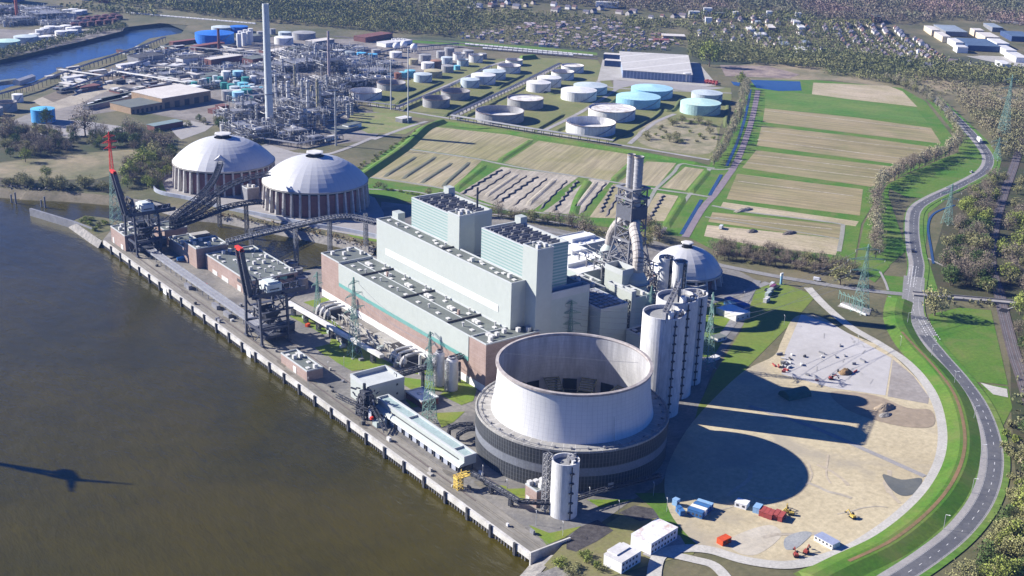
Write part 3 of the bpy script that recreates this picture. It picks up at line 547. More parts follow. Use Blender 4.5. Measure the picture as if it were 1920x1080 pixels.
# ============================================================ structures of the power station
def vent(root, x, y, z, kind):
    if kind == 'sky': MB().cbox(x, y, z, 2.2, 3.0, .7).build('roof_hatch', M_vent, root)
    elif kind == 'big':
        m = MB().cbox(x, y, z, 3, 3, 1.6).cbox(x, y+3.6, z, 3, 3, 1.6); m.build('roof_hatch', M_vent, root)
    elif kind == 'pipe': m = MB().cyl((x, y), .55, z, z+2.2, 8).cyl((x, y), .9, z+2.2, z+2.8, 8); m.build('roof_vent', M_vent, root)
    elif kind == 'unit': MB().cbox(x, y, z, 2.4, 2.4, 2.6).build('ventilation_unit', M_vent, root)
def block(name, label, cat, x0, x1, y0, y1, z0, z1, wm, rm=None, vents=(), par=.8, grid=None, kinds=('sky',), group=None, t=.45, cap=M_cap, root=None):
    root = root or thing(name, label, cat, ((x0+x1)/2, (y0+y1)/2, z0), group); rm = rm or M_roof
    m = MB(); m.add([(x0,y0,z0),(x1,y0,z0),(x1,y1,z0),(x0,y1,z0),(x0,y0,z1),(x1,y0,z1),(x1,y1,z1),(x0,y1,z1)], [(0,1,5,4),(1,2,6,5),(2,3,7,6),(3,0,4,7),(0,3,2,1)])
    m.build('wall', wm, root)
    MB().add([(x0+t,y0+t,z1-par),(x1-t,y0+t,z1-par),(x1-t,y1-t,z1-par),(x0+t,y1-t,z1-par)], [(0,1,2,3)]).build('roof', rm, root)
    c = MB(); e = .12
    for a, b, cc, d in ((x0-e, x1+e, y0-e, y0+t), (x0-e, x1+e, y1-t, y1+e), (x0-e, x0+t, y0+t, y1-t), (x1-t, x1+e, y0+t, y1-t)): c.box(a, b, cc, d, z1-par-.02, z1+.06)
    c.build('parapet', cap, root)
    rr = random.Random(int(x0*7+y0)); k = 0
    if grid:
        nx, ny = grid
        for i in range(nx):
            for j in range(ny):
                if rr.random() < .12: continue
                vx = x0+(x1-x0)*(i+.5+rr.uniform(-.18, .18))/nx; vy = y0+(y1-y0)*(j+.5+rr.uniform(-.18, .18))/ny
                vent(root, vx, vy, z1-par, kinds[k % len(kinds)]); k += 1
    for vx, vy, kd in vents: vent(root, vx, vy, z1-par, kd)
    return root
def panel(root, name, m, x, y0, y1, z0, z1, ax='x', d=.15):
    if ax == 'x': MB().box(x-d, x+.1, y0, y1, z0, z1).build(name, m, root)
    else: MB().box(y0, y1, x-d, x+.1, z0, z1).build(name, m, root)
# turbine hall
th = thing('turbine_hall', 'long low turbine hall with brick ends, pale green front and a flat grey roof', 'building', (440, 680, 0))
block('', '', '', 424, 452.2, 593.6, 761, 0, 33, M_brick, root=th)
block('', '', '', 424, 466, 577, 593.6, 0, 33.4, M_brick, root=th, vents=[(431,582,'unit'),(429,580,'sky'),(439,586,'unit'),(446,588,'unit'),(455,585,'unit'),(461,582,'unit'),(435,586,'big')])
block('', '', '', 424, 452.1, 761, 787.6, 0, 33.8, M_brick, root=th, vents=[(430,781,'unit'),(437,776,'unit'),(445,783,'unit'),(449,771,'unit'),(433,768,'sky')])
panel(th, 'cladding', M_pale, 424, 595.5, 761.2, 18.2, 32.6, d=.35); panel(th, 'glazing_band', M_turq, 424, 595.5, 761.2, 15.4, 18.2, d=.3); panel(th, 'plinth', M_white, 424, 577.2, 787.4, 0, 5, d=.3)
for y, k in [(752,'sky'),(742,'sky'),(735,'pipe'),(722,'sky'),(714,'pipe'),(700,'sky'),(690,'pipe'),(681,'sky'),(664,'sky'),(652,'pipe'),(640,'sky'),(628,'sky'),(612,'pipe'),(603,'sky')]: vent(th, 431+RND.uniform(-1,1), y, 32.2, k)
for y in (747, 720, 693, 668, 640, 611): vent(th, 442, y, 32.2, 'big'); vent(th, 439.5, y-6, 32.2, 'sky'); vent(th, 449.3, y-9, 32.2, 'pipe'); vent(th, 446.5, y-12, 32.2, 'sky')
for y in (731, 677, 622): MB().box(424.4, 452, y-.5, y+.5, 32.2, 33.3).build('roof_upstand', M_roofd, th)
for y in (720.5, 631): MB().cbox(440.5, y, 32.2, 1.4, 1.4, 3.2).build('brick_flue', M_brick, th)
MB().box(438.3, 438.9, 594, 760.5, 32.2, 32.5).build('roof_gutter', M_cap, th)
# tall bunker building
hb = block('bunker_building', 'tall pale windowless hall with one long white strip, rising behind the turbine hall', 'building', 452.3, 464.6, 590, 754.6, 0, 64.4, M_pale, vents=[(457,733,'pipe'),(458,684,'sky'),(460,676,'pipe'),(457,640,'unit'),(461,636,'sky'),(457,612,'sky'),(459,601,'unit')], grid=(1,14), kinds=('sky',))
panel(hb, 'light_strip', M_strip, 452.3, 603.3, 741.7, 40.6, 45.0, d=.3)
MB().box(452.8, 464, 671, 671.8, 63.6, 64.5).build('roof_upstand', M_roofd, hb)
for y in (): MB().box(452.0, 452.4, y-.15, y+.15, 33, 64.3).build('panel_joint', M_pale2, hb)
MB().box(465, 471, 745.5, 753.5, 0, 68.5).build('stair_head', M_pale, hb)
# the two boiler houses
def boiler(y0, y1, yt0, yt1, label, flue, side, zt):
    r = thing('boiler_house', label, 'building', (480, (y0+y1)/2, 0), 'boiler houses behind the pale hall'); X0, X1, zt = 465, 496, 85.5
    block('', '', '', X0, X1, y0, y1, 0, zt, M_pale, root=r, par=2.2, t=1.0)
    panel(r, 'louvred_wall', M_louv, X0, y0+.3, y1-.2, 40, zt-.6, d=.25)
    if side: panel(r, 'louvred_end', M_louvd, y0, X0+9, X1-.3, 56, zt-.6, 'y', .25)
    block('', '', '', 463.6, 476.5, yt0, yt1, 0, 87.6, M_pale, root=r, vents=[(467,yt0+4,'unit'),(471,yt0+8,'unit'),(473,yt0+4,'unit'),(468,yt0+10,'pipe')])
    for i in range(3):
        for j in range(5):
            x = 470.5+i*9; y = y0+6+j*(y1-y0-12)/4.3
            f = MB().box(x-3.6, x+3.6, y-1.7, y+1.7, zt-2.2, zt-.4).box(x-3.6, x+3.6, y-1.9, y-1.5, zt-.4, zt+.8).box(x-3.6, x+3.6, y+1.5, y+1.9, zt-.4, zt+.8); f.build('cooling_fan_bank', M_steel2, r)
            if i == 0: MB().lathe((x-5.2+4, y+2.9), [(1.7, zt-2.2), (1.7, zt+.4), (1.3, zt+.4), (1.3, zt-2)], 14).build('exhaust_ring', M_steel2, r)
    MB().box(X1-4, X1+1.5, y1-7, y1-.5, zt-3, zt+4.5).build('lift_head', M_pale, r)
    if flue: MB().cyl((489, y0+8), .75, zt-2, zt+15, 10).build('flue', M_steel, r)
    return r
boiler(672, 727, 665, 679, 'farther boiler house, pale block with teal louvres and a thin dark roof flue', True, False, 0)
boiler(588, 641, 579, 594, 'nearer boiler house, pale block with teal louvres on two visible sides', False, True, 0)
MB_ = lambda: MB()
block('plant_annex', 'plain pale annex block under the nearer boiler house, open dark roof well', 'building', 476.6, 510, 581, 588, 0, 55.5, M_pale2, M_dark, par=5)
block('plant_annex', 'pale low block between the two boiler houses', 'building', 465, 497, 641.2, 664.8, 0, 58, M_pale2)
block('plant_annex', 'pale square block behind the nearer boiler house in its shade', 'building', 496.2, 518, 590, 640, 0, 50, M_pale2, grid=(2,3))
# filter house with rows of fans
fh = block('filter_house', 'pale block with rows of blue-grey fan casings on its sunken roof beside the tall silos', 'building', 513, 537, 572, 606, 0, 40, M_pale2, par=2.5, t=.8)
for i in range(5):
    for j in range(6):
        MB().box(515+i*4.3, 518.4+i*4.3, 575+j*5, 578.6+j*5, 37.5, 40.3).build('fan_casing', M_galv if i > 3 else M_steel2, fh)
st = MB(); st.lattice((538.5, 575), 3, 3, 0, 40, 10, .5, wy0=4, wy1=4); st.build('escape_stair', M_steel, fh)
block('plant_annex', 'tall thin pale box standing next to the fan-covered roof', 'building', 553, 557, 586, 611, 0, 40, M_pale, par=1.5)
block('plant_annex', 'pale low block tucked behind the thin pale box', 'building', 558, 575, 590, 612, 0, 33, M_pale2, grid=(2,2), kinds=('unit','sky'))
block('plant_annex', 'pale wall-like block below the twin chimneys', 'building', 577.5, 590, 623, 642, 0, 40, M_pale, par=4)
block('plant_annex', 'dark roofed low block in the shade left of the tall concrete silos', 'building', 535, 550, 555, 570, 0, 22, M_pale2, M_roofd, grid=(2,2))
block('plant_annex', 'pale ribbed low plant building beside the scaffold-like pipework', 'building', 540, 577, 645, 665, 0, 26, M_pale2, grid=(3,2), kinds=('unit','big'))
block('plant_annex', 'pale stepped block behind the nearer boiler house, sunlit roof', 'building', 520, 552, 612, 640, 0, 36, M_pale, grid=(2,2), kinds=('unit',))
# white-roofed low halls
for a, lab in [((606,628,700,742,20), 'white-roofed low hall nearest the twin chimneys'), ((578,603,672,712,23), 'white-roofed low hall stepped in front of the others, behind the boiler houses'), ((631,662,736,766,18), 'long white-roofed low hall at the tree line behind the boiler houses')]:
    x0, x1, y0, y1, z = a; b = block('low_hall', lab, 'building', x0, x1, y0, y1, 0, z, M_pale2, M_white, grid=(2,2), kinds=('sky',))
    MB().box(x0+3, x1-3, (y0+y1)/2-4, (y0+y1)/2+4, z-.8, z+2.2).build('roof_monitor', M_white, b)
# ducts and absorbers
def absorber(x, y, r, lab, top, pts):
    t = thing('scrubber_tower', lab, 'scrubber tower', (x, y, 0))
    MB().lathe((x, y), [(r, 0), (r, top-9), (r*1.12, top-9), (r*1.12, top-7), (r, top-7), (r*.95, top-4), (r*.45, top+1)], 28, capt=True).build('vessel', M_pale2, t, smooth=False)
    for z in (top*.35, top*.6, top-8): MB().lathe((x, y), [(r*1.02, z), (r*1.25, z), (r*1.25, z+.5), (r*1.02, z+.5)], 28).build('gallery', M_steel2, t)
    g = MB(); Q = smooth(pts, 5); R = r*.52
    for i in range(len(Q)-1): g.tube(Q[i], Q[i+1], R*(1.04 if i % 2 else .98), 14)
    g.build('flue_duct', M_steel2 if False else mat('duct_sheet', (.50,.46,.41), (.36,.33,.30), .3, rough=.5), t); return t
CH1 = Vector((616, 654.5, 0)); CH2 = Vector((615.5, 662.5, 0))
absorber(592, 623, 7.6, 'nearer grey scrubber tower whose curved ribbed duct rises to the chimneys', 36, [(592,623,36), (593,624,46), (598,632,56), (606,644,60), (615,653,62)])
absorber(622, 688, 7.2, 'farther scrubber tower, half hidden, its curved duct meeting the chimneys', 34, [(622,688,34), (622,686,44), (619,676,55), (616,666,60)])
# twin chimneys in their steel frame
t = thing('twin_chimney', 'two tall grey ribbed chimney pipes side by side in a steel lattice frame', 'chimney', (615.5, 658.5, 0))
for c, top, k_ in ((CH1, 110.5, .95), (CH2, 110.5, .82)):
    pr = []; z = 58
    while z < top: pr += [(3.5*k_, z), (3.5*k_, z+2.7), (3.7*k_, z+2.8), (3.7*k_, z+3.1)]; z += 3.2
    f = MB().lathe(c, pr+[(3.8*k_, top), (4.0*k_, top+1), (3.5*k_, top+1), (3.3*k_, top-6)], 20).build('chimney_pipe', mat('flue_sheet', (.43,.42,.41), (.34,.33,.325), .3, rough=.5), t)
    MB().lathe(c, [(3.45*k_, top+.9), (4.1*k_, top+1.1), (4.1*k_, top+1.4), (3.45*k_, top+1.4)], 20).build('rim', mat('rust_rim', (.42,.30,.16), (.3,.2,.12), .5), f)
fr = MB(); W = 15.5
fr.lattice((615.5, 658.5), 26, W, 20, 48, 2, 1.0, wy0=26, wy1=W+1); fr.lattice((615.5, 658.5), W, W-1, 48, 88, 4, .85, wy0=W+1, wy1=W); fr.build('steel_frame', mat('frame_steel', (.22,.22,.235), (.16,.16,.175), .3, rough=.5), t)
MB().box(607.6, 623.6, 650, 667, 64.5, 74.5).build('clad_band', mat('grey_cladding', (.12,.125,.145), (.10,.105,.12), .3), t)
for z in (48, 80, 87.5): 
    m = MB()
    for a in ((606.5, 624.5, 649, 651), (606.5, 624.5, 666, 668), (606.5, 608.5, 651, 666), (622.5, 624.5, 651, 666)): m.box(*a, z, z+1.3)
    m.build('gallery', M_steel2, t)
tg = MB(); rr = random.Random(3)
for i in range(150):
    p = Vector((rr.uniform(592,640), rr.uniform(635,695), rr.uniform(8,36))); d = Vector((rr.choice([1,0,0])*rr.uniform(3,11), rr.choice([0,1])*rr.uniform(3,11), rr.choice([0,0,1])*rr.uniform(-6,6))); d = d if d.length > .5 else Vector((6,0,0)); tg.tube(p, p+d, rr.uniform(.3,.9), 6, mi=rr.choice([0,0,1]))
for x in range(595, 640, 9):
    for y in range(638, 695, 9): tg.bar((x,y,0), (x,y,30), .7, mi=1); tg.bar((x,y,20), (x+9,y,20), .5, mi=1); tg.bar((x,y,30), (x,y+9,30), .5, mi=1); tg.bar((x,y,10), (x+9,y,20), .4, mi=1)
tg.build('pipe_bridge', [M_galv, M_steel2]); tag(bpy.data.objects['pipe_bridge'], 'dense tangle of silver pipes and steel framing at the foot of the twin chimneys', 'pipework')
# slender steel silos and the pale lift box
for x, y, r, z, lab, op in ((631, 633.5, 6.0, 38, 'pale green steel silo with open dark top, left of its twin by the small dome', 1), (633, 621, 5.6, 38, 'pale green steel silo with caged ladder, right of its twin, before the small white dome', 0)):
    s = thing('steel_silo', lab, 'silo', (x, y, 0), 'steel silos by the small dome')
    MB().lathe((x, y), [(r, 0), (r, z), (r-.4, z), (r-.4, z-3)], 26).build('shell', M_white, s, smooth=False)
    MB().lathe((x, y), [(r-.4, z-2.5), (0.01, z-2.2 if op else z-.5)], 26).build('roof', M_dark if op else M_vent, s)
    MB().lattice((x-.2*r, y-r-.8), 1.6, 1.6, 0, z, 10, .3).build('ladder', M_steel, s)
    m = MB()
    for k in range(5): m.cbox(x+rr.uniform(-3,3), y+rr.uniform(-3,3), z-.8, 1.5, 1.5, rr.uniform(.8,2))
    m.cbox(x, y, z-.9, 7, 7, .3); m.build('roof_machinery', M_steel2, s)
block('lift_shaft', 'small pale tower box between the steel silos and the small white dome', 'building', 588, 594, 567, 574, 0, 26, M_pale, par=1.2)
block('reception_shed', 'small flat-roofed shed attached to the front of the small white dome', 'building', 660, 678, 634, 646, 0, 7, M_steel2, M_conc)
# domes
def dome(cx, cy, R, ze, prof, n, label, wallm, grp, cap_r, hood=None, pilaster=True):
    t = thing('coal_dome', label, 'storage dome', (cx, cy, 0), grp)
    MB().lathe((cx, cy), [(R-2.2, 0), (R-2.2, ze-.5)], n*2).build('wall', wallm, t)
    prof = [(a[0]*(1-f)+b[0]*f+(.10 if f else 0), a[1]*(1-f)+b[1]*f+(.14 if f else 0)) for a, b in zip(prof[:-1], prof[1:]) for f in (0, .5)]+[prof[-1]]
    MB().lathe((cx, cy), prof, n, a0=math.pi/n, a1=2*math.pi+math.pi/n).build('roof', M_dome, t)
    MB().lathe((cx, cy), [(R-1.5, ze-1.8), (R+.5, ze-1.8), (R+.5, ze-.2), (R-1.5, ze-.2)], n*2).build('ring_beam', M_conc, t)
    MB().lathe((cx, cy), [(R-2.1, ze-3.6), (R-1.9, ze-3.6), (R-1.9, ze-1.9), (R-2.1, ze-1.9)], n*2).build('vent_slot', M_dark, t)
    if pilaster:
        for k in range(n):
            a = 2*math.pi*(k+.5)/n; ca, sa = math.cos(a), math.sin(a); m = MB(); q = []
            for z, ro in ((0, R+1.9), (ze-1.8, R-.2)):
                for rr_, ww in ((R-2.3, -.85), (ro, -.85), (ro, .85), (R-2.3, .85)): q.append((cx+ca*rr_-sa*ww, cy+sa*rr_+ca*ww, z))
            m.add(q, [(0,3,2,1),(4,5,6,7),(0,1,5,4),(1,2,6,5),(2,3,7,6),(3,0,4,7)]); m.build('buttress', mat('buttress_concrete', (.60,.58,.54), (.42,.41,.38), .3, fine=1.5), t)
    zt = prof[-1][1]
    MB().lathe((cx, cy), [(cap_r*.86, zt-3.2), (cap_r*.86, zt+3.4)], 6).build('lantern', M_dark, t); MB().lathe((cx, cy), [(cap_r*1.12, zt+3.2), (cap_r*1.12, zt+3.9), (cap_r*.9, zt+4.2)], 6, capb=True, capt=True).build('lantern_roof', M_dirtyw, t)
    if hood:
        hx, hy, hz, hr = hood; a = math.atan2(hy-cy, hx-cx); d = Vector((math.cos(a), math.sin(a), 0)); q = Vector((-d.y, d.x, 0)); p = Vector((hx, hy, hz))
        MB().add([p+q*hr, p-q*hr, p+Vector((0,0,hr*.75)), p-d*hr*2.6+Vector((0,0,hr*.55))], [(0,1,2),(0,2,3),(1,3,2)]).build('inlet_hood', M_dirtyw, t)
    return t
PR = [(48.9, 23.8), (42.6, 30.5), (34.5, 36.8), (25.5, 41.6), (16.5, 44.6), (8.6, 46.1)]
dw = mat('dome_brick', (.26,.125,.115), (.20,.10,.095), .2, fine=2)
dome(538.5, 1008.3, 48.7, 24, PR, 36, 'nearer big white coal dome on brick walls with concrete buttresses', dw, 'big coal storage domes', 7.8)
dome(497.4, 1118.2, 48.9, 24, PR, 36, 'farther big white coal dome, left of its twin, conveyor running into its roof hood', dw, 'big coal storage domes', 7.8, hood=(474.5, 1078, 34, 5.5))
dome(683.9, 664.8, 29.0, 10, [(28.9, 9.8), (26.2, 15.2), (21.6, 20.4), (15.0, 24.8), (8.0, 27.4), (4.6, 28.0)], 20, 'smaller white faceted dome behind the silos at the plant entrance road', dw, None, 4.6)
# cooling tower
CT = (423.9, 492.4)
t = thing('cooling_tower', 'huge round white concrete cooling tower on a dark louvred ring base', 'cooling tower', (*CT, 0))
n = 96
MB().lathe(CT, [(47.2, 20), (46.4, 24), (45.1, 30), (44.1, 37), (43.5, 44), (43.5, 50.8)], n).build('shell', M_shell, t, smooth=True)
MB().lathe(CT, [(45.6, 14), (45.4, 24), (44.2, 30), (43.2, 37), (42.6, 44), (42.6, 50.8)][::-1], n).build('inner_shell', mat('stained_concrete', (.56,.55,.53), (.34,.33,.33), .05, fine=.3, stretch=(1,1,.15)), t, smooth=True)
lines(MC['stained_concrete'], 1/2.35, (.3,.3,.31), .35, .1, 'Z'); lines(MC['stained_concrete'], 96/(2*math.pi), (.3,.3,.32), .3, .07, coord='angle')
MB().lathe(CT, [(43.4, 50.8), (44.5, 51.0), (44.5, 52.2), (42.7, 52.4), (42.3, 51.6), (42.6, 50.8)], n).build('rim', mat('rim_concrete', (.44,.40,.37), (.30,.26,.24), .3), t)
MB().lathe(CT, [(55, 0), (55, 9.3)], n).build('lower_louvres', M_cool, t); MB().lathe(CT, [(55.1, 9.3), (55.1, 14.2)], n).build('panel_band', M_coolg, t); MB().lathe(CT, [(55, 14.2), (55.3, 23.6)], n).build('upper_louvres', M_cool, t)
MB().lathe(CT, [(55.4, 23.2), (55.4, 24.4), (54.6, 24.4), (54.6, 23.7), (46.3, 24.1)], n).build('ring_deck', mat('ring_deck', (.36,.345,.315), (.28,.27,.245), .1, fine=.8), t); lines(MC['ring_deck'], 48/(2*math.pi), (.62,.60,.57), .8, .035, coord='angle')
rl = MB()
for k in range(72):
    a = 2*math.pi*k/72; a2 = 2*math.pi*(k+1)/72; p = (CT[0]+53.6*math.cos(a), CT[1]+53.6*math.sin(a)); q = (CT[0]+53.6*math.cos(a2), CT[1]+53.6*math.sin(a2))
    rl.bar((*p, 25.2), (*q, 25.2), .25); rl.bar((*p, 24), (*p, 25.2), .2)
    if k % 2 == 0: rl.cbox(CT[0]+51.6*math.cos(a), CT[1]+51.6*math.sin(a), 24, 1.1, 1.1, .9)
rl.build('railing', M_steel2, t)
MB().lathe(CT, [(45.4, 14.5), (0.01, 14.5)][::-1], 48).build('fill_deck', M_dark, t)
for k in range(12):
    a = 2*math.pi*k/12+.12; ca, sa = math.cos(a), math.sin(a); m = MB()
    for j in range(13):
        rr_ = 44.5-j*2.3; ww = 4.6-j*.09; z = 23-j*.6; x, y = CT[0]+ca*rr_, CT[1]+sa*rr_; m.bar((x-sa*ww, y+ca*ww, z), (x+sa*ww, y-ca*ww, z), .75, .35)
    for sgn in (-1, 1): m.bar((CT[0]+ca*44.6-sgn*sa*4.6, CT[1]+sa*44.6+sgn*ca*4.6, 23.2), (CT[0]+ca*16-sgn*sa*3.5, CT[1]+sa*16+sgn*ca*3.5, 15.5), .5)
    m.build('inner_ramp', mat('mossy_slats', (.26,.25,.14), (.18,.18,.11), .3), t)
    MB().lathe(CT, [(44.9, 15), (44.9, 22)], 4, a0=a+.17, a1=a+.36).build('air_opening', M_dark, t); MB().bar((CT[0]+44.6*math.cos(a+.44), CT[1]+44.6*math.sin(a+.44), 15), (CT[0]+44.6*math.cos(a+.44), CT[1]+44.6*math.sin(a+.44), 22.5), 1).build('column', M_steel2, t)
a = math.radians(-108); MB().lathe(CT, [(55.5, 0), (55.5, 4.5)], 3, a0=a, a1=a+.06).build('door', mat('door_frame', (.5,.5,.5)), t)
a = math.radians(-107); 
m = MB(); m.bar((CT[0]+46.9*math.cos(-1.75), CT[1]+46.9*math.sin(-1.75), 24), (CT[0]+45.2*math.cos(-1.75), CT[1]+45.2*math.sin(-1.75), 38), .3); m.build('ladder', M_vent, t)
# tall concrete silos
def csilo(x, y, r, z, label, grp, box=False):
    t = thing('concrete_silo', label, 'silo', (x, y, 0), grp)
    MB().lathe((x, y), [(r, 0), (r, z), (r-.7, z), (r-.7, z-2.4)], 48).build('shell', M_silo, t)
    MB().lathe((x, y), [(r-.7, z-2.3), (.01, z-2.0)], 32).build('roof', mat('silo_roof', (.30,.30,.29), (.24,.24,.235), .2), t)
    m = MB(); rr = random.Random(int(x))
    for k in range(20):
        a = rr.uniform(-1.6, .5); q = rr.uniform(.2, .88)*r; m.cbox(x+q*math.cos(a), y+q*math.sin(a), z-2.2, rr.uniform(.6, 2.2), rr.uniform(.6, 2.2), rr.uniform(.8, 3.4), mi=rr.choice([0,0,1])); m.bar((x+r*.4, y-r*.2, z-1.9), (x+q*math.cos(a), y+q*math.sin(a), z-1.9), .4, .3)
    m.build('roof_machinery', [M_steel2, M_vent], t)
    if r > 10: MB().cbox(x-1, y-6, z-2.2, 3, 3, 4.2).build('stair_head', M_white, t)
    a = math.radians(-103); lx, ly = x+(r+.5)*math.cos(a), y+(r+.5)*math.sin(a); m = MB().bar((lx, ly, 0), (lx, ly, z-1), .45)
    for k in range(int(z/5.6)): m.cbox(lx, ly-.2, 4+k*5.6, 2.2, 1.1, .8)
    m.build('ladder', M_steel, t); return t
csilo(498.5, 499.0, 13.0, 65, 'nearest and left of the three tall white concrete silos behind the cooling tower', 'tall concrete silos')
csilo(524.3, 514.5, 12.95, 65, 'middle one of the three tall white concrete silos behind the cooling tower', 'tall concrete silos')
csilo(546, 521, 8.5, 61, 'narrower rear one of the three tall white concrete silos, at the right', 'tall concrete silos')
cv = MB().truss([(491,491,67), (521,513,69.5), (531,521,71)], 2.6, 2.6, .4, deck=0); cv.box(490,492,489,492,62.6,69).box(521,523.5,511,514,62.6,72); cv.build('silo_conveyor', M_steel2); tag(bpy.data.objects['silo_conveyor'], 'dark conveyor bridge linking the tops of the tall concrete silos', 'conveyor')
t = csilo(371.4, 434.2, 7.2, 31.6, 'single white concrete silo standing by the quay in front of the cooling tower', None)
m = MB().lattice((365.6, 441.5), 3.4, 3.4, 0, 33, 9, .4); m.build('stair_tower', M_steel2, t)
m = MB().cbox(371, 431, 1.5, 4.5, 5, 3); m.build('loading_chute', M_steel2, t)
# brick buildings on the quay
def brickb(x0, x1, y0, y1, z, lab, grid=(3,4), kinds=('sky','unit','pipe'), doors=(), wm=None, rm=None, name='brick_building'):
    b = block(name, lab, 'building', x0, x1, y0, y1, 0, z, wm or M_brick, rm, grid=grid, kinds=kinds)
    for yy, w_, h_ in doors: panel(b, 'door', M_dirtyw, x0, yy, yy+w_, 0.1, h_, d=.2)
    return b
b = brickb(376, 417, 813, 889, 12.8, 'big flat-roofed brick warehouse with many roof vents beside the quay conveyor', (5,8), ('sky','pipe','sky','unit'), [(868,9,3.5),(848,12,3.6),(826,6,4.2)])
panel(b, 'window_band', M_dark, 813, 398, 414, 8.5, 11, 'y'); panel(b, 'window_band', M_turq, 813, 402, 408, 8.6, 10.9, 'y', .3); panel(b, 'window_band', M_roofd, 376, 822, 832, 7, 9.5)
brickb(338.5, 356, 963, 995, 13.8, 'brick building at the far end of the quay, left of the crane', (3,4), ('sky','unit'), [(988,3.5,5),(968,5,4)])
brickb(371, 389, 917.8, 952, 10.3, 'lower brick building with pale roof, joined to a taller brick block behind the first crane', (2,4), ('unit','pipe'))
brickb(370, 397, 893, 917.6, 16.8, 'taller dark brick block between the first crane and the big warehouse', (3,3), ('sky','unit'))
brickb(372, 392, 962, 985, 13.5, 'dark brick building half hidden behind the first crane by the basin', (2,2))
brickb(339.6, 351, 653.5, 689, 7.4, 'small brick building with striped flat roof at the quay edge', (2,4), ('sky','unit'), [(668,4,4.5)])
brickb(363, 374.2, 446.2, 456, 10.2, 'small square brick building next to the single quay silo', (3,2), ('unit','unit'), [(452,3,4)])
brickb(378.5, 391, 580, 598, 5, 'low dark brick shed behind the pale green transfer building', (1,1), ('sky',), wm=M_brickd, rm=M_white)
block('switch_building', 'grey cube building standing between the two big coal domes', 'building', 487, 499, 1046, 1057, 0, 13, M_steel2, M_conc, grid=(1,2), kinds=('unit',))
pb = block('transfer_building', 'pale green transfer building with a deep open roof well beside the dark ship loader', 'building', 351.5, 376.8, 597, 619, 0, 15.3, M_pale, M_cap, par=2.4, t=.8)
for z, x in ((5,362),(5,371),(11,371)): MB().box(x, x+1.2, 596.7, 597.1, z, z+1.2).build('window', M_roofd, pb)
# pale gallery on legs along the quay
g = thing('conveyor_gallery', 'long pale green enclosed conveyor gallery on legs along the quay', 'conveyor', (356, 540, 0))
MB().add([(353,498,4.6),(361,498,4.6),(361,590,4.6),(353,590,4.6),(353,498,10),(361,498,10),(361,590,10),(353,590,10)], [(0,1,5,4),(1,2,6,5),(2,3,7,6),(3,0,4,7),(0,3,2,1)]).build('wall', M_pale, g)
MB().box(353.7, 360.3, 498.6, 589.6, 9.2, 9.4).build('roof', mat('pale_membrane', (.33,.42,.41), (.29,.37,.36), .1), g)
c = MB()
for a in ((352.8,361.2,497.8,498.7),(352.8,361.2,589.3,590.1),(352.8,353.8,498.7,589.3),(360.2,361.2,498.7,589.3),(353.8,360.2,509,509.5),(353.8,360.2,556,556.5)): c.box(*a, 9.35, 10.5)
c.build('parapet', M_cap, g); MB().box(352.6, 353, 503, 575, 6.2, 6.9).build('window_band', M_roofd, g)
MB().add([(349.4,498,4.5),(353,498,4.5),(353,590,4.5),(349.4,590,4.5),(350.2,498,5.6),(353,498,6.6),(353,590,6.6),(350.2,590,5.6)], [(0,1,5,4),(1,2,6,5),(2,3,7,6),(3,0,4,7),(0,3,2,1),(4,5,6,7)]).build('side_gallery', M_pale, g)
for y in range(500, 590, 8): MB().bar((350.5,y,0), (350.5,y,4.6), .6).bar((360,y,0), (360,y,4.6), .6).bar((350.5,y,.5), (360,y,4.4), .3).build('leg', M_steel, g)
for y in range(503, 588, 8): MB().box(350.8, 351.2, y, y+5.4, 0, 3.8).build('screen', mat('grey_screen', (.40,.42,.46), (.35,.37,.41), .2), g)
# ============================================================ quay wall, cranes, conveyors
q = thing('quay_wall', 'long concrete quay wall on piles with dark fenders along the river', 'quay wall', (333, 705, WZ))
MB().box(332.6, 334.4, 412.6, 1000, -3.0, .35).build('capping_beam', M_quay, q)
MB().box(335.5, 336.5, 412.6, 1000, -8, -1).build('sheet_piling', M_dark, q)
for k in range(60):
    y = 417+k*9.8; m = MB()
    for j in range(4): m.cyl((333.5, y+j*2.45), .42, -8, -2.2, 6)
    m.build('pile', M_conc, q)
for k in range(28):
    y = 424+k*20.6; MB().box(331.7, 332.7, y-.9, y+.9, -7.6, 1.0).box(331.5, 331.8, y-.5, y+.5, -1.2, .8).build('fender', M_roofd, q)
MB().box(332.7, 358, 411.7, 412.6, -6.5, 1.4).build('end_wall', M_quay, q)
for i, k in enumerate((7, 15, 22)):
    y = 424+k*20.6-10; MB().box(332.3, 332.7, y-3, y+3, -7, -1).build('ladder_recess', M_white, q) if i else None
m = MB()
for x in (341, 361):
    m.box(x-.35, x+.35, 470, 1000, .1, .24)
struct('crane_rail', m, M_ballast)
m = MB()
for y in range(415, 1000, 6): m.cyl((347.3, y), .22, 0, .8, 5)
A, B, C_ = G(57, 392), G(140, 417), G(182, 433)
w_ = MB()
for p, qq in ((A, B), (B, C_)): w_.bar(Vector((p.x,p.y,-3.2)), Vector((qq.x,qq.y,-3.2)), 2.2, 8)
tag(w_.build('breakwater', M_steel2), 'dark sheet pile breakwater jutting into the river at the upstream end of the quay', 'breakwater')
for px, py, h in ((22, 372, 6), (30, 374, 9), (85, 382, 9), (78, 380, 5)):
    p = G(px, py+8, WZ); tag(MB().cyl((p.x, p.y), .8, WZ-2, WZ+h+2, 7).build('mooring_pile', M_steel2), 'dark wooden mooring pile standing in the river beyond the breakwater', 'pile', 'mooring piles in the river')
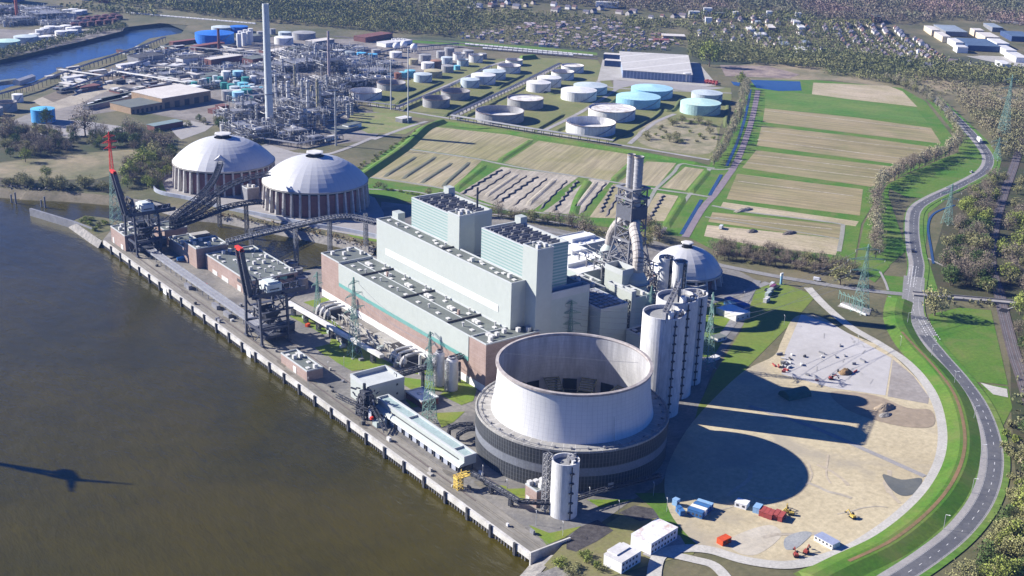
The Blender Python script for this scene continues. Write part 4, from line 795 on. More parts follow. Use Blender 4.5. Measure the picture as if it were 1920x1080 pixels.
for i in range(7):
    p = G(183+i*9, 415-i*3.2, WZ); tag(MB().cyl((p.x, p.y), .9, WZ-.2, WZ+.6, 8).build('buoy', M_roofd), 'small dark buoy in the line of buoys across the basin mouth', 'buoy', 'buoys across the basin mouth')
# land spit greenery
sheet('spit', [(139,416),(162,407),(196,411),(206,425),(206,433),(178,440)], mat('scrub_grass', (.14,.13,.05), (.07,.08,.035), .1), 1)
def crane(oy, label, tipz=68, tipx=334.5):
    "bulk unloader: portal, landward girder, boom hoisted over the river"
    t = thing('ship_unloader', label, 'quay crane', (351, oy+12, 0), 'two dark quay cranes with raised red-tipped booms'); Y0, Y1 = oy, oy+24; XW, XL = 341, 361; H = 33
    for x in (XW, XL):
        for y in (Y0, Y1):
            MB().bar((x, y, 0), (x, y+(1.6 if y == Y0 else -1.6), H), 1.5, mi=0).bar((x, y, .8), (x, y+.1, 2), 4.5, 1.6).build('leg', mat('crane_steel', (.085,.09,.115), (.06,.065,.085), .3, rough=.5), t)
    CS = MC['crane_steel']; m = MB()
    for x in (XW, XL): m.bar((x, Y0, 11), (x, Y1, 11), 1.2, 1.6).bar((x, Y0+1.6, H), (x, Y1-1.6, H), 1.4, 2).bar((x, Y0, 11), (x, Y0+11, 1), .6).bar((x, Y1, 11), (x, Y1-11, 1), .6)
    for y in (Y0, Y1): m.bar((XW, y, 12), (XL, y, 12), 1.2, 1.6)
    m.build('portal_beam', CS, t)
    m = MB(); yy = (Y0+6.5, Y1-6.5)
    for y in yy: m.bar((XW-3, y, H+1.2), (XL+17, y, H+1.2), 1.2, 3.0)
    for x in range(int(XW), int(XL)+15, 5): m.bar((x, yy[0], H+.3), (x, yy[1], H+.3), .7); m.bar((x, yy[0], H+2.4), (x+6, yy[1], H+2.4), .45)
    m.build('girder', CS, t)
    m = MB(); hb_ = Vector((XW-3, 0, H+1)); tp = Vector((tipx, 0, tipz))
    off = Vector((0, 0, 0))
    for y in (yy[0]+2.2, yy[1]-2.2): 
        a = Vector((hb_.x, y, hb_.z)); b = Vector((tp.x, y+1.2, tp.z)); m.bar(a, b, 1.5, 3.0); m.bar(a.lerp(b, .0)+Vector((3, 0, 2)), a.lerp(b, .55)+Vector((1.5, 0, 1)), .5)
    for k in range(14):
        f = k/14; a = Vector((hb_.x, yy[0]+2.2, hb_.z)).lerp(Vector((tp.x, yy[0]+3.4, tp.z)), f); b = Vector((hb_.x, yy[1]-2.2, hb_.z)).lerp(Vector((tp.x, yy[1]-1, tp.z)), f); m.bar(a, b, .5)
    m.build('boom', CS, t)
    m = MB(); y0 = yy[0]+3.4; y1 = yy[1]-1; d = (tp-hb_).normalized()*6
    for y in (y0, y1): m.bar(Vector((tp.x, y, tp.z))-d, Vector((tp.x, y, tp.z))+d*.05, 1.6, 2.9)
    m.bar((tp.x, y0-.8, tp.z), (tp.x, y1+.8, tp.z), 2.4, 2.4); m.build('boom_tip', M_red, t)
    m = MB(); ax = Vector((XL-2, (Y0+Y1)/2, H+10))
    for y in yy:
        m.bar((XW, y, H+2), ax+Vector((0, (y-ax.y)*.25, 0)), .8).bar((XL+2, y, H+2), ax+Vector((0, (y-ax.y)*.25, 0)), .8).bar(ax, (XL+15, y, H+2), .45)
        m.bar((XW-1, y, H+2), (XW+1, y, H+14), .8).bar((XW+1, y, H+14), (XW+3.5, y, H+2), .7)
    m.bar((XW+1, yy[0], H+14), (XW+1, yy[1], H+14), .8).bar((XW+1, yy[0], H+8), (XW+1, yy[1], H+8), .6); m.build('mast', CS, t)
    mh = MB().box(XW+8, XW+19, Y0+6, Y1-6, H+2.5, H+8.0).box(XW+9.5, XW+17.5, Y0+7.5, Y1-7.5, H+8, H+9.2).build('machinery_house', mat('machine_house', (.62,.66,.62), (.5,.54,.52), .2), t)
    MB().box(XW+10, XW+17, Y0+5.8, Y0+6.05, H+4, H+4.8).build('window', M_roofd, mh)
    MB().box(XL-1, XL+2, Y0+7, Y0+10, H-3, H+.2).build('operator_cabin', MC['machine_house'], t)
    m = MB(); rr = random.Random(int(oy)); m.add([(XW+5,Y0+4,22),(XL-3,Y0+4,22),(XL-3,Y1-4,22),(XW+5,Y1-4,22),(XW+9,Y0+9,12),(XL-7,Y0+9,12),(XL-7,Y1-9,12),(XW+9,Y1-9,12)], [(0,4,5,1),(1,5,6,2),(2,6,7,3),(3,7,4,0)])
    m.build('hopper', M_steel, t); m = MB()
    for k in range(60):
        p = Vector((rr.uniform(XW+1, XL+3), rr.uniform(Y0, Y1), rr.uniform(3, 26))); ax_ = rr.choice([(1,0,0),(0,1,0),(0,0,1),(1,.0,.5),(0,1,.5)]); p2 = p+Vector(ax_)*rr.uniform(3, 11); m.bar(p, p2, rr.uniform(.3, 1.1), rr.uniform(.3, .9), mi=rr.choice([0,0,0,1]))
    for z in (6, 13, 18, 23): m.box(XW+2, XL+5, Y0+1, Y0+3.5, z, z+.4).box(XW+2, XL+5, Y1-4, Y1-1, z, z+.4); m.bar((XW+2, Y0+1, z+1.2), (XL+5, Y0+1, z+1.2), .2)
    m.box(XW+3, XL+6, Y0+2, Y1-2, 4, 6).box(XL-3, XL+7, Y0+4, Y0+12, 6, 11); m.build('platform', [CS, M_steel2], t)
    return t
crane(719.5, 'nearer quay crane with a raised red-tipped boom, in front of the brick warehouse', 68, 333.5)
crane(943.5, 'farther quay crane with a raised red-tipped boom, at the coal conveyors to the domes', 70, 331)
# quay belt conveyor
m = MB(); 
for x in (349, 352): m.box(x, x+2.4, 742, 944, 4.6, 5.2)
m.box(348.2, 348.7, 742, 944, 4.2, 5.9).box(354.8, 355.3, 742, 944, 4.2, 5.9)
t = tag(thing('belt_conveyor', 'long low double belt conveyor with grey covers running between the two quay cranes', 'conveyor', (352, 843, 0)))
m.build('belt_cover', mat('belt_cover', (.30,.31,.33), (.22,.22,.24), .2, fine=1.5), t)
for y in range(745, 944, 10): MB().bar((349,y,0), (349,y,4.3), .5).bar((354.6,y,0), (354.6,y,4.3), .5).bar((349,y,4), (354.6,y,.4), .3).build('leg', M_steel2, t)
for y in (780, 800, 850): MB().box(344.5, 347.5, y, y+9, 0, 3.2).build('equipment_cabin', M_steel2, t)
def tconv(name, label, pts, w=4.4, h=3.2, legs=(), mt=None, t_=.55, sm=6, cover=None, deck=0, lw=2.5, group=None):
    mt = mt or M_steel; r = thing('coal_conveyor' if name is None else name, label, 'conveyor', (pts[0][0], pts[0][1], 0), group)
    P_ = smooth(pts, sm) if sm else pts
    MB().truss(P_, w, h, t_, 0, 5.0, deck=deck, cover=1 if cover else None).build('truss', [mt, cover or mt], r)
    for (x, y, z, zb) in legs: MB().lattice((x, y), lw*1.15, lw, zb, z, max(2, int((z-zb)/3.4)), .38, brace=.6).build('trestle', mt, r)
    return r
def GV(px, py, z): return G(px, py, z)
tconv(None, 'dark lattice conveyor curving up into the roof hood of the farther coal dome', [GV(322,416,30), GV(345,395,32), GV(375,372,34), GV(400,342,36), GV(414,308,38)], legs=[(440,1005,32,-6)])
tconv(None, 'dark lattice conveyor climbing to the eaves of the nearer coal dome', [GV(322,420,29), GV(352,400,31), GV(400,368,34), GV(450,342,36), GV(506,328,37)], legs=[])
tconv(None, 'short dark lattice conveyor between the two long dome conveyors', [GV(322,424,27), GV(355,410,27), GV(385,392,26), GV(402,378,25)])
tconv(None, 'lowest dark lattice conveyor ending at the foot of the nearer coal dome', [GV(322,430,26), GV(372,412,25), GV(425,392,24), GV(470,383,22), GV(494,382,20)], legs=[(446,962,24,-6)])
tconv(None, 'long grey lattice conveyor bridge arching over the basin towards the boiler houses', [GV(424,458,17), GV(470,446,21), GV(530,432,26), GV(585,419,29), GV(625,412,30), GV(660,411,30), GV(706,421,30)], legs=[(440.4,859.9,30,-2),(481,878,29,-6),(423,905,21,-6),(512,872,29,0)], mt=mat('light_truss', (.20,.21,.23), (.15,.155,.17), .3), cover=M_steel2, w=5)
tconv('conveyor_bridge', 'dark enclosed conveyor bridge on posts from the pale transfer building to the brick hall', [Vector((376,606,12)), Vector((400,604,13.5)), Vector((421,602,15.5)), Vector((446,600,17))], w=3, h=2.6, sm=0, cover=M_roofd, legs=[(395,604,12,0),(420,600,14,0)], lw=1.2)
t = thing('white_conveyor', 'straight white roofed conveyor gallery on short trestles across the lawn behind the nearer crane', 'conveyor', (372, 690, 0))
a, b = GV(541,567,8), GV(716,668,8); MB().bar(a, b, 3.6, 2.2).build('gallery', M_dirtyw, t); MB().bar(a+Vector((1.6,0,1.4)), b+Vector((1.6,0,1.4)), .3, .5).build('handrail', M_roofd, t)
for k in range(7): p = a.lerp(b, (k+.4)/7); MB().lattice((p.x, p.y), 2.4, 2.4, 0, 7, 3, .4).build('trestle', M_steel, t)
tconv('service_bridge', 'dark pipe bridge curving from the gallery end to the cooling tower, upper one', [GV(842,806,6), GV(862,798,6), GV(888,797,6)], w=1.6, h=1.6, sm=0, t_=.4, legs=[(GV(842,806,6).x, GV(842,806,6).y, 6, 0)], lw=1.2)
tconv('service_bridge', 'dark pipe bridge with bent handrails beside the cooling tower, lower one', [GV(858,818,5), GV(875,808,5), GV(891,806,5)], w=1.6, h=1.6, sm=3, t_=.4, legs=[(GV(858,818,5).x, GV(858,818,5).y, 5, 0)], lw=1.2)
tconv('service_bridge', 'low dark conveyor from the yellow frame to the single quay silo', [GV(884,889,4.5), GV(930,915,4.5), GV(972,941,4.5), GV(1000,944,5), GV(1032,945,6)], w=2, h=1.5, sm=0, t_=.45, cover=M_steel2, legs=[(GV(921,912,4).x, GV(921,912,4).y, 4.5, 0), (GV(958,936,4).x, GV(958,936,4).y, 4.5, 0)], lw=1.6)
tconv('service_bridge', 'low dark conveyor from the single quay silo into the cooling tower shade', [GV(1078,938,5), GV(1120,924,5), GV(1170,911,5), GV(1240,893,5)], w=2, h=1.5, sm=0, t_=.45)
# dark ship loader by the transfer building
t = thing('ship_loader', 'cluttered dark rail-mounted loader with conveyor arms beside the pale transfer building', 'loader', (345, 592, 0)); rr = random.Random(12); m = MB()
for k in range(120):
    p = Vector((rr.gauss(345.5, 2.6), rr.gauss(590, 5), rr.uniform(1, 17))); m.bar(p, p+Vector((rr.uniform(-3,3), rr.uniform(-4,4), rr.uniform(-2,2))), rr.uniform(.3, .9), mi=rr.choice([0,0,0,1]))
m.box(343.4,347.6,582,598,1,1.6).box(344.5,346.5,584,596,1,15); m.build('framework', [M_steel, M_steel2], t); MB().lattice((345.5, 590), 9, 6, 0, 14, 4, .9).cyl((345.5, 590), 3.4, 9, 12, 14).box(343,348,587,592,13,17).cyl((345, 591), 1.0, 17, 21, 8).build('tower', M_steel, t)
MB().truss([(343,582,7),(340,600,6),(338,612,6)], 2, 1.8, .4).truss([(346,586,9),(344,570,4),(342,562,1.5)], 2, 1.6, .4).build('boom', M_steel, t); MB().bar((344.5,584,7), (341,578,4), 1.6).build('chute', M_white, t); MB().cbox(341.5, 577, 4, 1.6, 1.6, 1.6).build('drive', M_red, t)
MB().box(342, 349, 572, 577, 0, 3.5).build('bogie', M_pale2, t)
t = thing('access_gantry', 'yellow steel access gantry standing on the quay near the gallery end', 'gantry', (342, 487, 0)); Y = mat('safety_yellow', (.80,.58,.12), (.7,.5,.12), .5)
MB().lattice((341, 486), 3.6, 3.6, 0, 8, 4, .3).build('frame', Y, t); MB().box(338.6, 347.5, 484.2, 487.8, 6.5, 6.9).bar((338.6,484.2,8), (347.5,484.2,8), .3).bar((338.6,487.8,8), (347.5,487.8,8), .3).bar((341,484.2,7),(341,484.2,10),.3).bar((344,487.8,7),(344,487.8,10),.3).bar((341,484.2,10),(347,484.2,9.5),.4).build('platform', Y, t)
# tanks by the hall: two wide cylinders, one slim vessel, and round vats
for px0, px1, yb, yt, lab, nm in ((831, 862, 735, 676, 'white steel water tank, right of its scaffolded twin, by the brick end of the hall', 'water_tank'), (810, 836, 726, 663, 'white steel water tank wrapped in stairs, left of its twin', 'water_tank'), (783.5, 791, 703, 667, 'slim white upright gas vessel on the lawn edge', 'gas_vessel')):
    p = G((px0+px1)/2, yb); r = (px1-px0)/2*.25; p = p+Vector((.6, .8, 0))*r; h = ZH((px0+px1)/2, yb, yt); s = thing(nm, lab, 'tank', p)
    MB().lathe(p, [(r, 0), (r, h*.93), (r*.72, h), (.01, h+.25)], 24).build('shell', M_dirtyw, s)
    if nm == 'water_tank': MB().lathe(p, [(r*.73, h), (r*.73, h+.8), (r*.5, h+1.1)], 20).build('top_rail', M_steel2, s); MB().lattice((p.x-r-1, p.y-1), 1.6, 1.6, 0, h, 7, .25).build('stair', M_galv, s)
for px, py, r, h in ((559, 540, 4.5, 9), (541, 500, 4.2, 4), (550, 512, 4.2, 4), (533, 495, 4, 3)):
    p = G(px+8, py); tag(MB().lathe(p, [(r, 0), (r, h), (r-.4, h), (r-.4, h-1), (.01, h-.9)], 20).build('settling_tank', M_steel2), 'grey round settling tank '+{9:'taller than the others, beside the warehouse end', 4:'low, tucked behind the warehouse', 3:'smallest, lowest, by the basin edge'}[h], 'tank', 'round grey tanks behind the warehouse')
# transformer banks with arched white bus ducts, switchyard
for (X, Y_, lab) in ((409, 748, 'farther transformer bay with white arched ducts, left of the hall front'), (409, 646, 'nearer transformer bay with white arched ducts, right of the hall front')):
    t = thing('transformer_bay', lab, 'transformer', (X, Y_, 0)); MB().box(X-7, X+8, Y_-9, Y_+9, 0, 2.5).box(X-3, X+6, Y_-6, Y_-1, 2.5, 6).box(X-3, X+6, Y_+1, Y_+6, 2.5, 6).build('transformer', M_steel, t)
    for k in range(3):
        y = Y_-6+k*6; MB().pipe(smooth([(X-8,y,0),(X-7,y,4.5),(X-4,y,7),(X+2,y,7.6),(X+9,y,7)], 4), .55, 8).pipe(smooth([(X-8,y+1.3,0),(X-7,y+1.3,4.5),(X-4,y+1.3,7),(X+2,y+1.3,7.6),(X+9,y+1.3,7)], 4), .4, 6).build('bus_duct', M_dirtyw, t)
        MB().lathe((X-5, y), [(1.7, 2.5), (1.9, 4), (1.0, 6.5), (.4, 8)], 10).build('bushing', M_dirtyw, t)
t = thing('switchyard', 'busy outdoor switchyard of insulators and bus bars in front of the hall', 'switchgear', (402, 695, 0)); rr = random.Random(5)
for k in range(34):
    x, y = rr.uniform(398, 412), rr.uniform(660, 735); MB().cyl((x, y), .25, 0, 4.2, 5).cyl((x, y), .55, 4.2, 5.6, 6).bar((x,y-2,5.5), (x,y+2,5.5), .25).build('insulator', M_vent, t)
MB().box(400, 416, 700, 712, 0, 1.2).box(410, 418, 668, 690, 0, 5).build('cable_house', M_conc, t)
sheet('switchyard_ground', [(545,640),(600,572),(640,600),(740,655),(800,700),(770,700),(700,665),(655,632)][1:], M_indus, 4)
wl = MB()
for (a, b) in (((640, 596), (700, 640)), ((700, 640), (742, 668))): A, B = gl([a, b]); wl.bar(A+Vector((0,0,2)), B+Vector((0,0,2)), .6, 4)
tag(wl.build('blast_wall', M_conc), 'low concrete wall in the switchyard before the brick hall front', 'wall')
fw = MB(); A = smooth(gl([(578,590),(600,606),(636,640),(648,652)]), 2)
for a, b in zip(A[:-1], A[1:]): fw.bar(a+Vector((0,0,1.2)), b+Vector((0,0,1.2)), 1.2, 2.4)
tag(fw.build('flood_wall', M_conc), 'pale concrete flood wall stub beside the nearer crane', 'wall')
wp = smooth(gl([(320,325),(300,337),(291,345),(289,354),(294,361),(312,367),(350,374),(392,385),(435,395),(485,405),(535,415),(585,425),(640,433),(705,446),(716,452)]), 4); m = MB()
for a, b in zip(wp[:-1], wp[1:]): m.bar(a+Vector((0,0,.2)), b+Vector((0,0,.2)), 1.4, 6.4)
tag(m.build('basin_wall', mat('basin_wall', (.40,.43,.48), (.33,.35,.40), .2)), 'long grey-white sheet pile flood wall curving round the coal domes along the basin', 'wall')
road('road', [(340,330),(310,345),(312,360),(360,372),(420,385),(500,412),(600,428),(720,450)], 5, M_pave, 3); sheet('yard', [(318,325),(300,340),(300,357),(340,368),(420,386),(500,405),(600,424),(716,446),(720,400),(690,350),(600,300),(500,270)], M_pave, 2)
sheet('lawn', [(296,342),(304,338),(308,352),(312,360),(300,356)], M_lawn, 3)
for px, py, w_, h_ in ((374,443,16,6),(437,408,14,7)):
    p = G(px, py, WZ); tag(MB().box(p.x-w_/2, p.x+w_/2, p.y-4, p.y+4, WZ+1, WZ+3).box(p.x-w_/2+1, p.x-w_/2+2, p.y-3, p.y-2, WZ-2, WZ+1).box(p.x+w_/2-2, p.x+w_/2-1, p.y-3, p.y-2, WZ-2, WZ+1).build('dolphin', M_conc), 'concrete mooring dolphin in the basin under the '+('lowest dome conveyor' if px < 400 else 'crossing of the dome conveyors'), 'mooring')
# small gear: vehicles ------------------------------------------------
def car_proto(col, name='parked_car', cat='car', van=False):
    t = thing(name, 'car', cat, (0,0,0)); L, W_, H_ = (6.2, 2.3, 2.6) if van else (4.6, 1.9, 1.5)
    b = MB(); z0 = .35
    if van: b.add([(-L/2,-W_/2,z0),(L/2,-W_/2,z0),(L/2,W_/2,z0),(-L/2,W_/2,z0),(-L/2,-W_/2,H_),(L/2-1.3,-W_/2,H_),(L/2-1.3,W_/2,H_),(-L/2,W_/2,H_),(L/2,-W_/2,1.2),(L/2,W_/2,1.2)], [(0,3,2,1),(4,5,6,7),(0,1,8,5,4),(3,7,6,9,2),(1,2,9,8),(8,9,6,5),(0,4,7,3)])
    else: b.box(-L/2, L/2, -W_/2, W_/2, z0, .85).add([(-1.9,-W_/2+.1,.85),(1.2,-W_/2+.1,.85),(1.2,W_/2-.1,.85),(-1.9,W_/2-.1,.85),(-1.4,-W_/2+.3,H_),(.5,-W_/2+.3,H_),(.5,W_/2-.3,H_),(-1.4,W_/2-.3,H_)], [(4,5,6,7)])
    b.build('body', mat('car_'+col[0], col[1], rough=.25, spec=.6), t, origin=(0,0,0))
    g = MB()
    if van: g.box(L/2-1.25, L/2-.5, -W_/2-.02, W_/2+.02, 1.35, 2.0)
    else: g.add([(-1.9,-W_/2+.1,.85),(1.2,-W_/2+.1,.85),(1.2,W_/2-.1,.85),(-1.9,W_/2-.1,.85),(-1.4,-W_/2+.3,H_-.02),(.5,-W_/2+.3,H_-.02),(.5,W_/2-.3,H_-.02),(-1.4,W_/2-.3,H_-.02)], [(0,1,5,4),(1,2,6,5),(2,3,7,6),(3,0,4,7)])
    g.build('window', M_dark, t, origin=(0,0,0))
    for x in (-L*.3, L*.3):
        for y in (-W_/2+.1, W_/2-.1): MB().tube((x, y-.12, .35), (x, y+.12, .35), .35, 10).build('wheel', M_dark, t, origin=(0,0,0))
    return t
cw = car_proto(('white', (.75,.75,.75))); cr_ = car_proto(('silver', (.45,.46,.48))); cdk = car_proto(('dark', (.03,.035,.05))); crd = None
cwv = car_proto(('white', (.75,.75,.75)), 'delivery_van', 'van', True)
def along(px, py, px2, py2): a, b = G(px, py), G(px2, py2); return math.atan2(b.y-a.y, b.x-a.x)
def put(p, px, py, rz, lab, grp=None, sc=1.0, z=.5): q = G(px, py); return place(p, (q.x, q.y, z), rz, lab, grp, sc)
put(cw, 1821, 324, along(1845,322,1800,348), 'white car driving down the curved road below the tree row', sc=1.15)
put(cdk, 1712, 473, along(1713,430,1717,470), 'dark car on the road just above the junction lanes', sc=1.15)
for i, (x, y, p) in enumerate(((1437,545,cdk), (1448,536,cwv))): put(p, x, y, .4, ('dark car', 'white van')[i]+' parked by the container offices at the entrance lane', sc=1.1, z=.2)
put(cwv, 1532, 527, along(1440,517,1540,535), 'white van parked on the verge of the entrance road', sc=1.0)
put(cr_, 684, 430, 1.2, 'silver car parked on the lane between the nearer dome and the conveyor arch', z=.2)
put(cwv, 1352, 429, .5, 'white van parked by the blue site caravans beside the fields', z=.4, sc=1.2)
t = thing('lorry', 'white articulated lorry climbing the curved road at the right', 'lorry', (0,0,0)); MB().box(-8,5.5,-1.25,1.25,1,4).build('trailer', M_white, t, origin=(0,0,0)); MB().box(6,8.2,-1.2,1.2,.6,3.3).build('cab', M_dirtyw, t, origin=(0,0,0))
for x in (-6,-4.5,4,7): MB().tube((x,-1.2,.5), (x,1.2,.5), .5, 10).build('wheel', M_dark, t, origin=(0,0,0))
q = G(1836, 267); t.location = (q.x, q.y, .5); t.rotation_euler = (0,0,along(1817,245,1842,274)); t.scale = (1.2,1.2,1.2)
# site containers and huts
def hut(name, label, cat, px, py, L, W_, H_, ang, m1, mroof=None, grp=None, win=4, z=.2):
    q = G(px, py); t = thing(name, label, cat, (q.x, q.y, z), grp); c = (q.x, q.y)
    MB().rbox(c, L, W_, H_, ang, z=z).build('wall', m1, t); MB().rbox(c, L+.2, W_+.2, .2, ang, z=z+H_).build('roof', mroof or m1, t)
    ca, sa = math.cos(ang), math.sin(ang)
    for k in range(win):
        for sgn in (-1, 1):
            lx = -L/2+(k+.5)*L/win; ly = sgn*(W_/2+.04); MB().rbox((c[0]+lx*ca-ly*sa, c[1]+lx*sa+ly*ca), min(1.4, L/win*.5), .12, 1.1, ang, z=z+1.1).build('window', M_roofd, t)
    return t
BL = mat('container_blue', (.04,.15,.36), (.04,.12,.29), .4); RD = mat('container_red', (.38,.075,.065), (.30,.065,.055), .4); OR = mat('container_orange', (.62,.08,.02), (.5,.07,.02), .4); LB = mat('container_light_blue', (.25,.42,.62), (.2,.34,.52), .4); LV = mat('lavender_roof', (.30,.34,.46), (.25,.28,.38), .4); PU = mat('container_purple', (.20,.06,.13), (.16,.05,.11), .5); SB = mat('sky_blue_shed', (.10,.30,.52), (.08,.25,.45), .4)
a1 = along(1300,980,1332,948)
def W2(px, py): return G(px, py)
hut('site_container', 'blue site container with a white neighbour, nearest of the row of four', 'container', 1304, 968, 8.5, 2.8, 3.6, a1-1.57, BL)
hut('site_container', 'white container sandwiched between blue ones', 'container', 1309.5, 963, 8.5, 2.7, 3.6, a1-1.57, M_white)
hut('site_container', 'blue container just behind the white one', 'container', 1315, 958, 8.5, 2.8, 3.6, a1-1.57, BL)
hut('site_container', 'lighter blue container, farthest of the row of four', 'container', 1321, 953, 8.5, 2.7, 3.6, a1-1.57, BL, LB)
hut('storage_box', 'small pale blue box beside the grass slope, upper one', 'container', 1267, 947, 3, 3, 3.4, .2, LB, win=1); hut('storage_box', 'small bright blue container beside the grass slope, lower one', 'container', 1275, 963, 6, 2.6, 2.8, along(1270,958,1280,970), BL, win=1)
a2 = along(1417,968,1472,984)
hut('site_container', 'small blue container at the left end of the red row', 'container', 1420, 959, 5.5, 3.6, 3.2, a2+1.57, LB); 
for i, (x, y, lab) in enumerate(((1430,964,'first red office container, next to the small blue one'), (1438,967,'second red office container in the red row'), (1446,970,'third red office container in the red row'), (1456,970,'brighter red container with a gap beside it'), (1465,974,'red container at the right end of the red row'))): hut('site_container', lab, 'container', x, y, 6.5, 2.4, 2.8, a2+1.57, RD, grp='red site containers')
hut('site_tent', 'white site cabin with blue roof edge at the tip of the tower shadow', 'cabin', 1391, 950, 6.5, 5.5, 2.8, a2, M_white, M_white, win=2); hut('site_container', 'single orange-red container standing alone on the sand', 'container', 1357, 1018, 6.5, 4, 2.8, a2+1.2, OR, win=2)
hut('site_shed', 'long lavender-roofed white shed by the gravel road', 'shed', 1550, 1019, 11.5, 6, 2.6, along(1530,1008,1570,1030), M_white, LV, win=5)
for x, y, m_, lab in ((1449,542,PU,'purple container beside the entrance lane'),(1444,549,M_pale2,'upper pale grey container in the row by the entrance lane'),(1440,555,M_pale2,'lower pale grey container in the row by the entrance lane'),(1437,566,M_vent,'grey-white container standing apart below the row')): hut('site_container', lab, 'container', x, y, 7.5, 2.8, 3, .35, m_, grp='containers by the entrance lane', win=2)
hut('wash_hall', 'flat hall with white roof panels beside the shade of the tall silos', 'hall', 1374, 592, 15, 20, 4.5, 1.57*.0, M_vent, M_white, win=3); hut('canopy', 'bright blue curved canopy behind the white-roofed flat hall', 'canopy', 1381, 577, 6, 21, 5, 0, BL, win=0)
hut('utility_block', 'small grey utility block on the lawn right of the silos', 'building', 1347, 637, 9, 7, 2.6, 0, M_vent, M_roof, win=2); hut('utility_block', 'long low pale block in the shade at the foot of the silos', 'building', 1335, 676, 12, 4, 2, .1, M_dirtyw, win=0)
wb = thing('office_block', 'two-storey white container office block with rust-stained roof', 'building', (G(1225,1010).x, G(1225,1010).y, 0)); RS = mat('rusty_sheet', (.68,.69,.70), (.46,.24,.13), .12, lo=.5, hi=.68)
def obl(root, px, py, L, W_, H_, a):
    c = G(px, py); MB().rbox(c, L, W_, H_, a).build('wall', M_white, root); MB().rbox(c, L+.2, W_+.2, .25, a, z=H_).build('roof', RS, root); ca, sa = math.cos(a), math.sin(a)
    for fl in (1.1, 4.1):
        for k in range(int(L/2.6)):
            lx = -L/2+1.3+k*2.6; ly = -(W_/2+.04); MB().rbox((c[0]+lx*ca-ly*sa, c[1]+lx*sa+ly*ca), 1.2, .1, 1.2, a, z=fl).build('window', M_roofd, root); MB().rbox((c[0]+lx*ca+ly*sa, c[1]+lx*sa-ly*ca), 1.2, .1, 1.2, a, z=fl).build('window', M_roofd, root)
aw = along(1208,1045,1272,1005); obl(wb, 1226, 1017, 22, 12.5, 6.6, aw)
wb2 = thing('office_block', 'smaller white container block in front of the rust-roofed one, at the bottom edge', 'building', (G(1167,1052).x, G(1167,1052).y, 0)); RS = M_dirtyw; obl(wb2, 1166, 1057, 15, 11, 6.2, aw); obl(wb2, 1158, 1052, 10, 6, 6.8, aw)
def heap(label, px, py, a, b, h, m, name='spoil_heap', seed=1, ang=0):
    rr = random.Random(seed); q = G(px, py); mb = MB(); n = 16; R = []
    for k, (f, z) in enumerate(((1, -.05), (.82, .35), (.55, .75), (.22, 1))): R.append([(q.x+math.cos(t_*2*math.pi/n)*a*f*rr.uniform(.85,1.12), q.y+math.sin(t_*2*math.pi/n)*b*f*rr.uniform(.85,1.12), z*h*rr.uniform(.85,1.1)+.15) for t_ in range(n)])
    for r0, r1 in zip(R[:-1], R[1:]): mb.add(r0+r1, [(i, (i+1) % n, n+(i+1) % n, n+i) for i in range(n)])
    mb.add(R[-1], [tuple(range(n))]); return tag(mb.build(name, m), label, 'heap')
heap('pointed brown earth heap on the concrete pad', 1585, 700, 6, 4, 3.4, M_brown, seed=2); heap('long grey-brown soil heap with a flat top by the dark mud', 1658, 766, 9, 5, 3, MC['brown_earth'], seed=3); heap('low heap of pale broken stone beside the long soil heap', 1660, 779, 6, 3, 1.4, M_rock, name='stone_heap', seed=4)
for i, (x, y, a_, lab) in enumerate(((1395,395,14,'grey rubble heap at the corner of the fields'), (1480,438,9,'dark green-grey earth heap in the lowest field'), (1410,435,7,'small dark earth heap left of the larger one in the lowest field'))): heap(lab, x, y, a_, 4, 2.4, M_lagoon if i == 0 else MC['dark_spoil'], seed=9+i)
bn = thing('round_shed', 'dark green round-roofed hall in the silo shadow on the site', 'shed', (G(1490,742).x, G(1490,742).y, 0)); c = G(1490, 742); prf = [(math.cos(t_)*5.5, math.sin(t_)*4.6) for t_ in np.linspace(0, math.pi, 11)]; m = MB(); aa = along(1468,748,1515,738); ca, sa = math.cos(aa), math.sin(aa); vs = []
for L_ in (-9, 9):
    for (y, z) in prf: vs.append((c.x+L_*ca-y*sa, c.y+L_*sa+y*ca, z+.2))
m.add(vs, [(i, i+1, i+12, i+11) for i in range(10)]+[tuple(range(11)), tuple(range(11, 22))[::-1]]); m.build('shell', mat('green_sheet', (.05,.17,.13), (.04,.13,.10), .3), bn)
MB().rbox((c.x+9.1*ca, c.y+9.1*sa), .2, 4, 3.6, aa, z=.2).build('door', M_dark, bn)
def digger(px, py, rz, label, colr):
    q = G(px, py); m_ = mat('plant_'+colr[0], colr[1], rough=.5); t = thing('excavator', label, 'excavator', (0,0,0))
    MB().box(-2,2,-1.5,-.9,0,.9).box(-2,2,.9,1.5,0,.9).build('track', M_dark, t, origin=(0,0,0)); MB().box(-1.8,1.4,-1.3,1.3,.9,2.2).build('body', m_, t, origin=(0,0,0)); MB().box(0,1.4,-1.3,-.2,2.2,3.2).build('cab', M_dark, t, origin=(0,0,0)); MB().bar((1.2,.2,1.8), (4,.2,4), .5).bar((4,.2,4), (6.2,.2,1.4), .45).build('arm', m_, t, origin=(0,0,0)); MB().cbox(6.3,.2,.6,1,1.2,.9).build('bucket', M_steel, t, origin=(0,0,0))
    t.location = (q.x, q.y, .45); t.rotation_euler = (0,0,rz); t.scale = (.8,)*3; return t
YL = ('yellow', (.62,.45,.10)); RE = ('red', (.38,.07,.05))
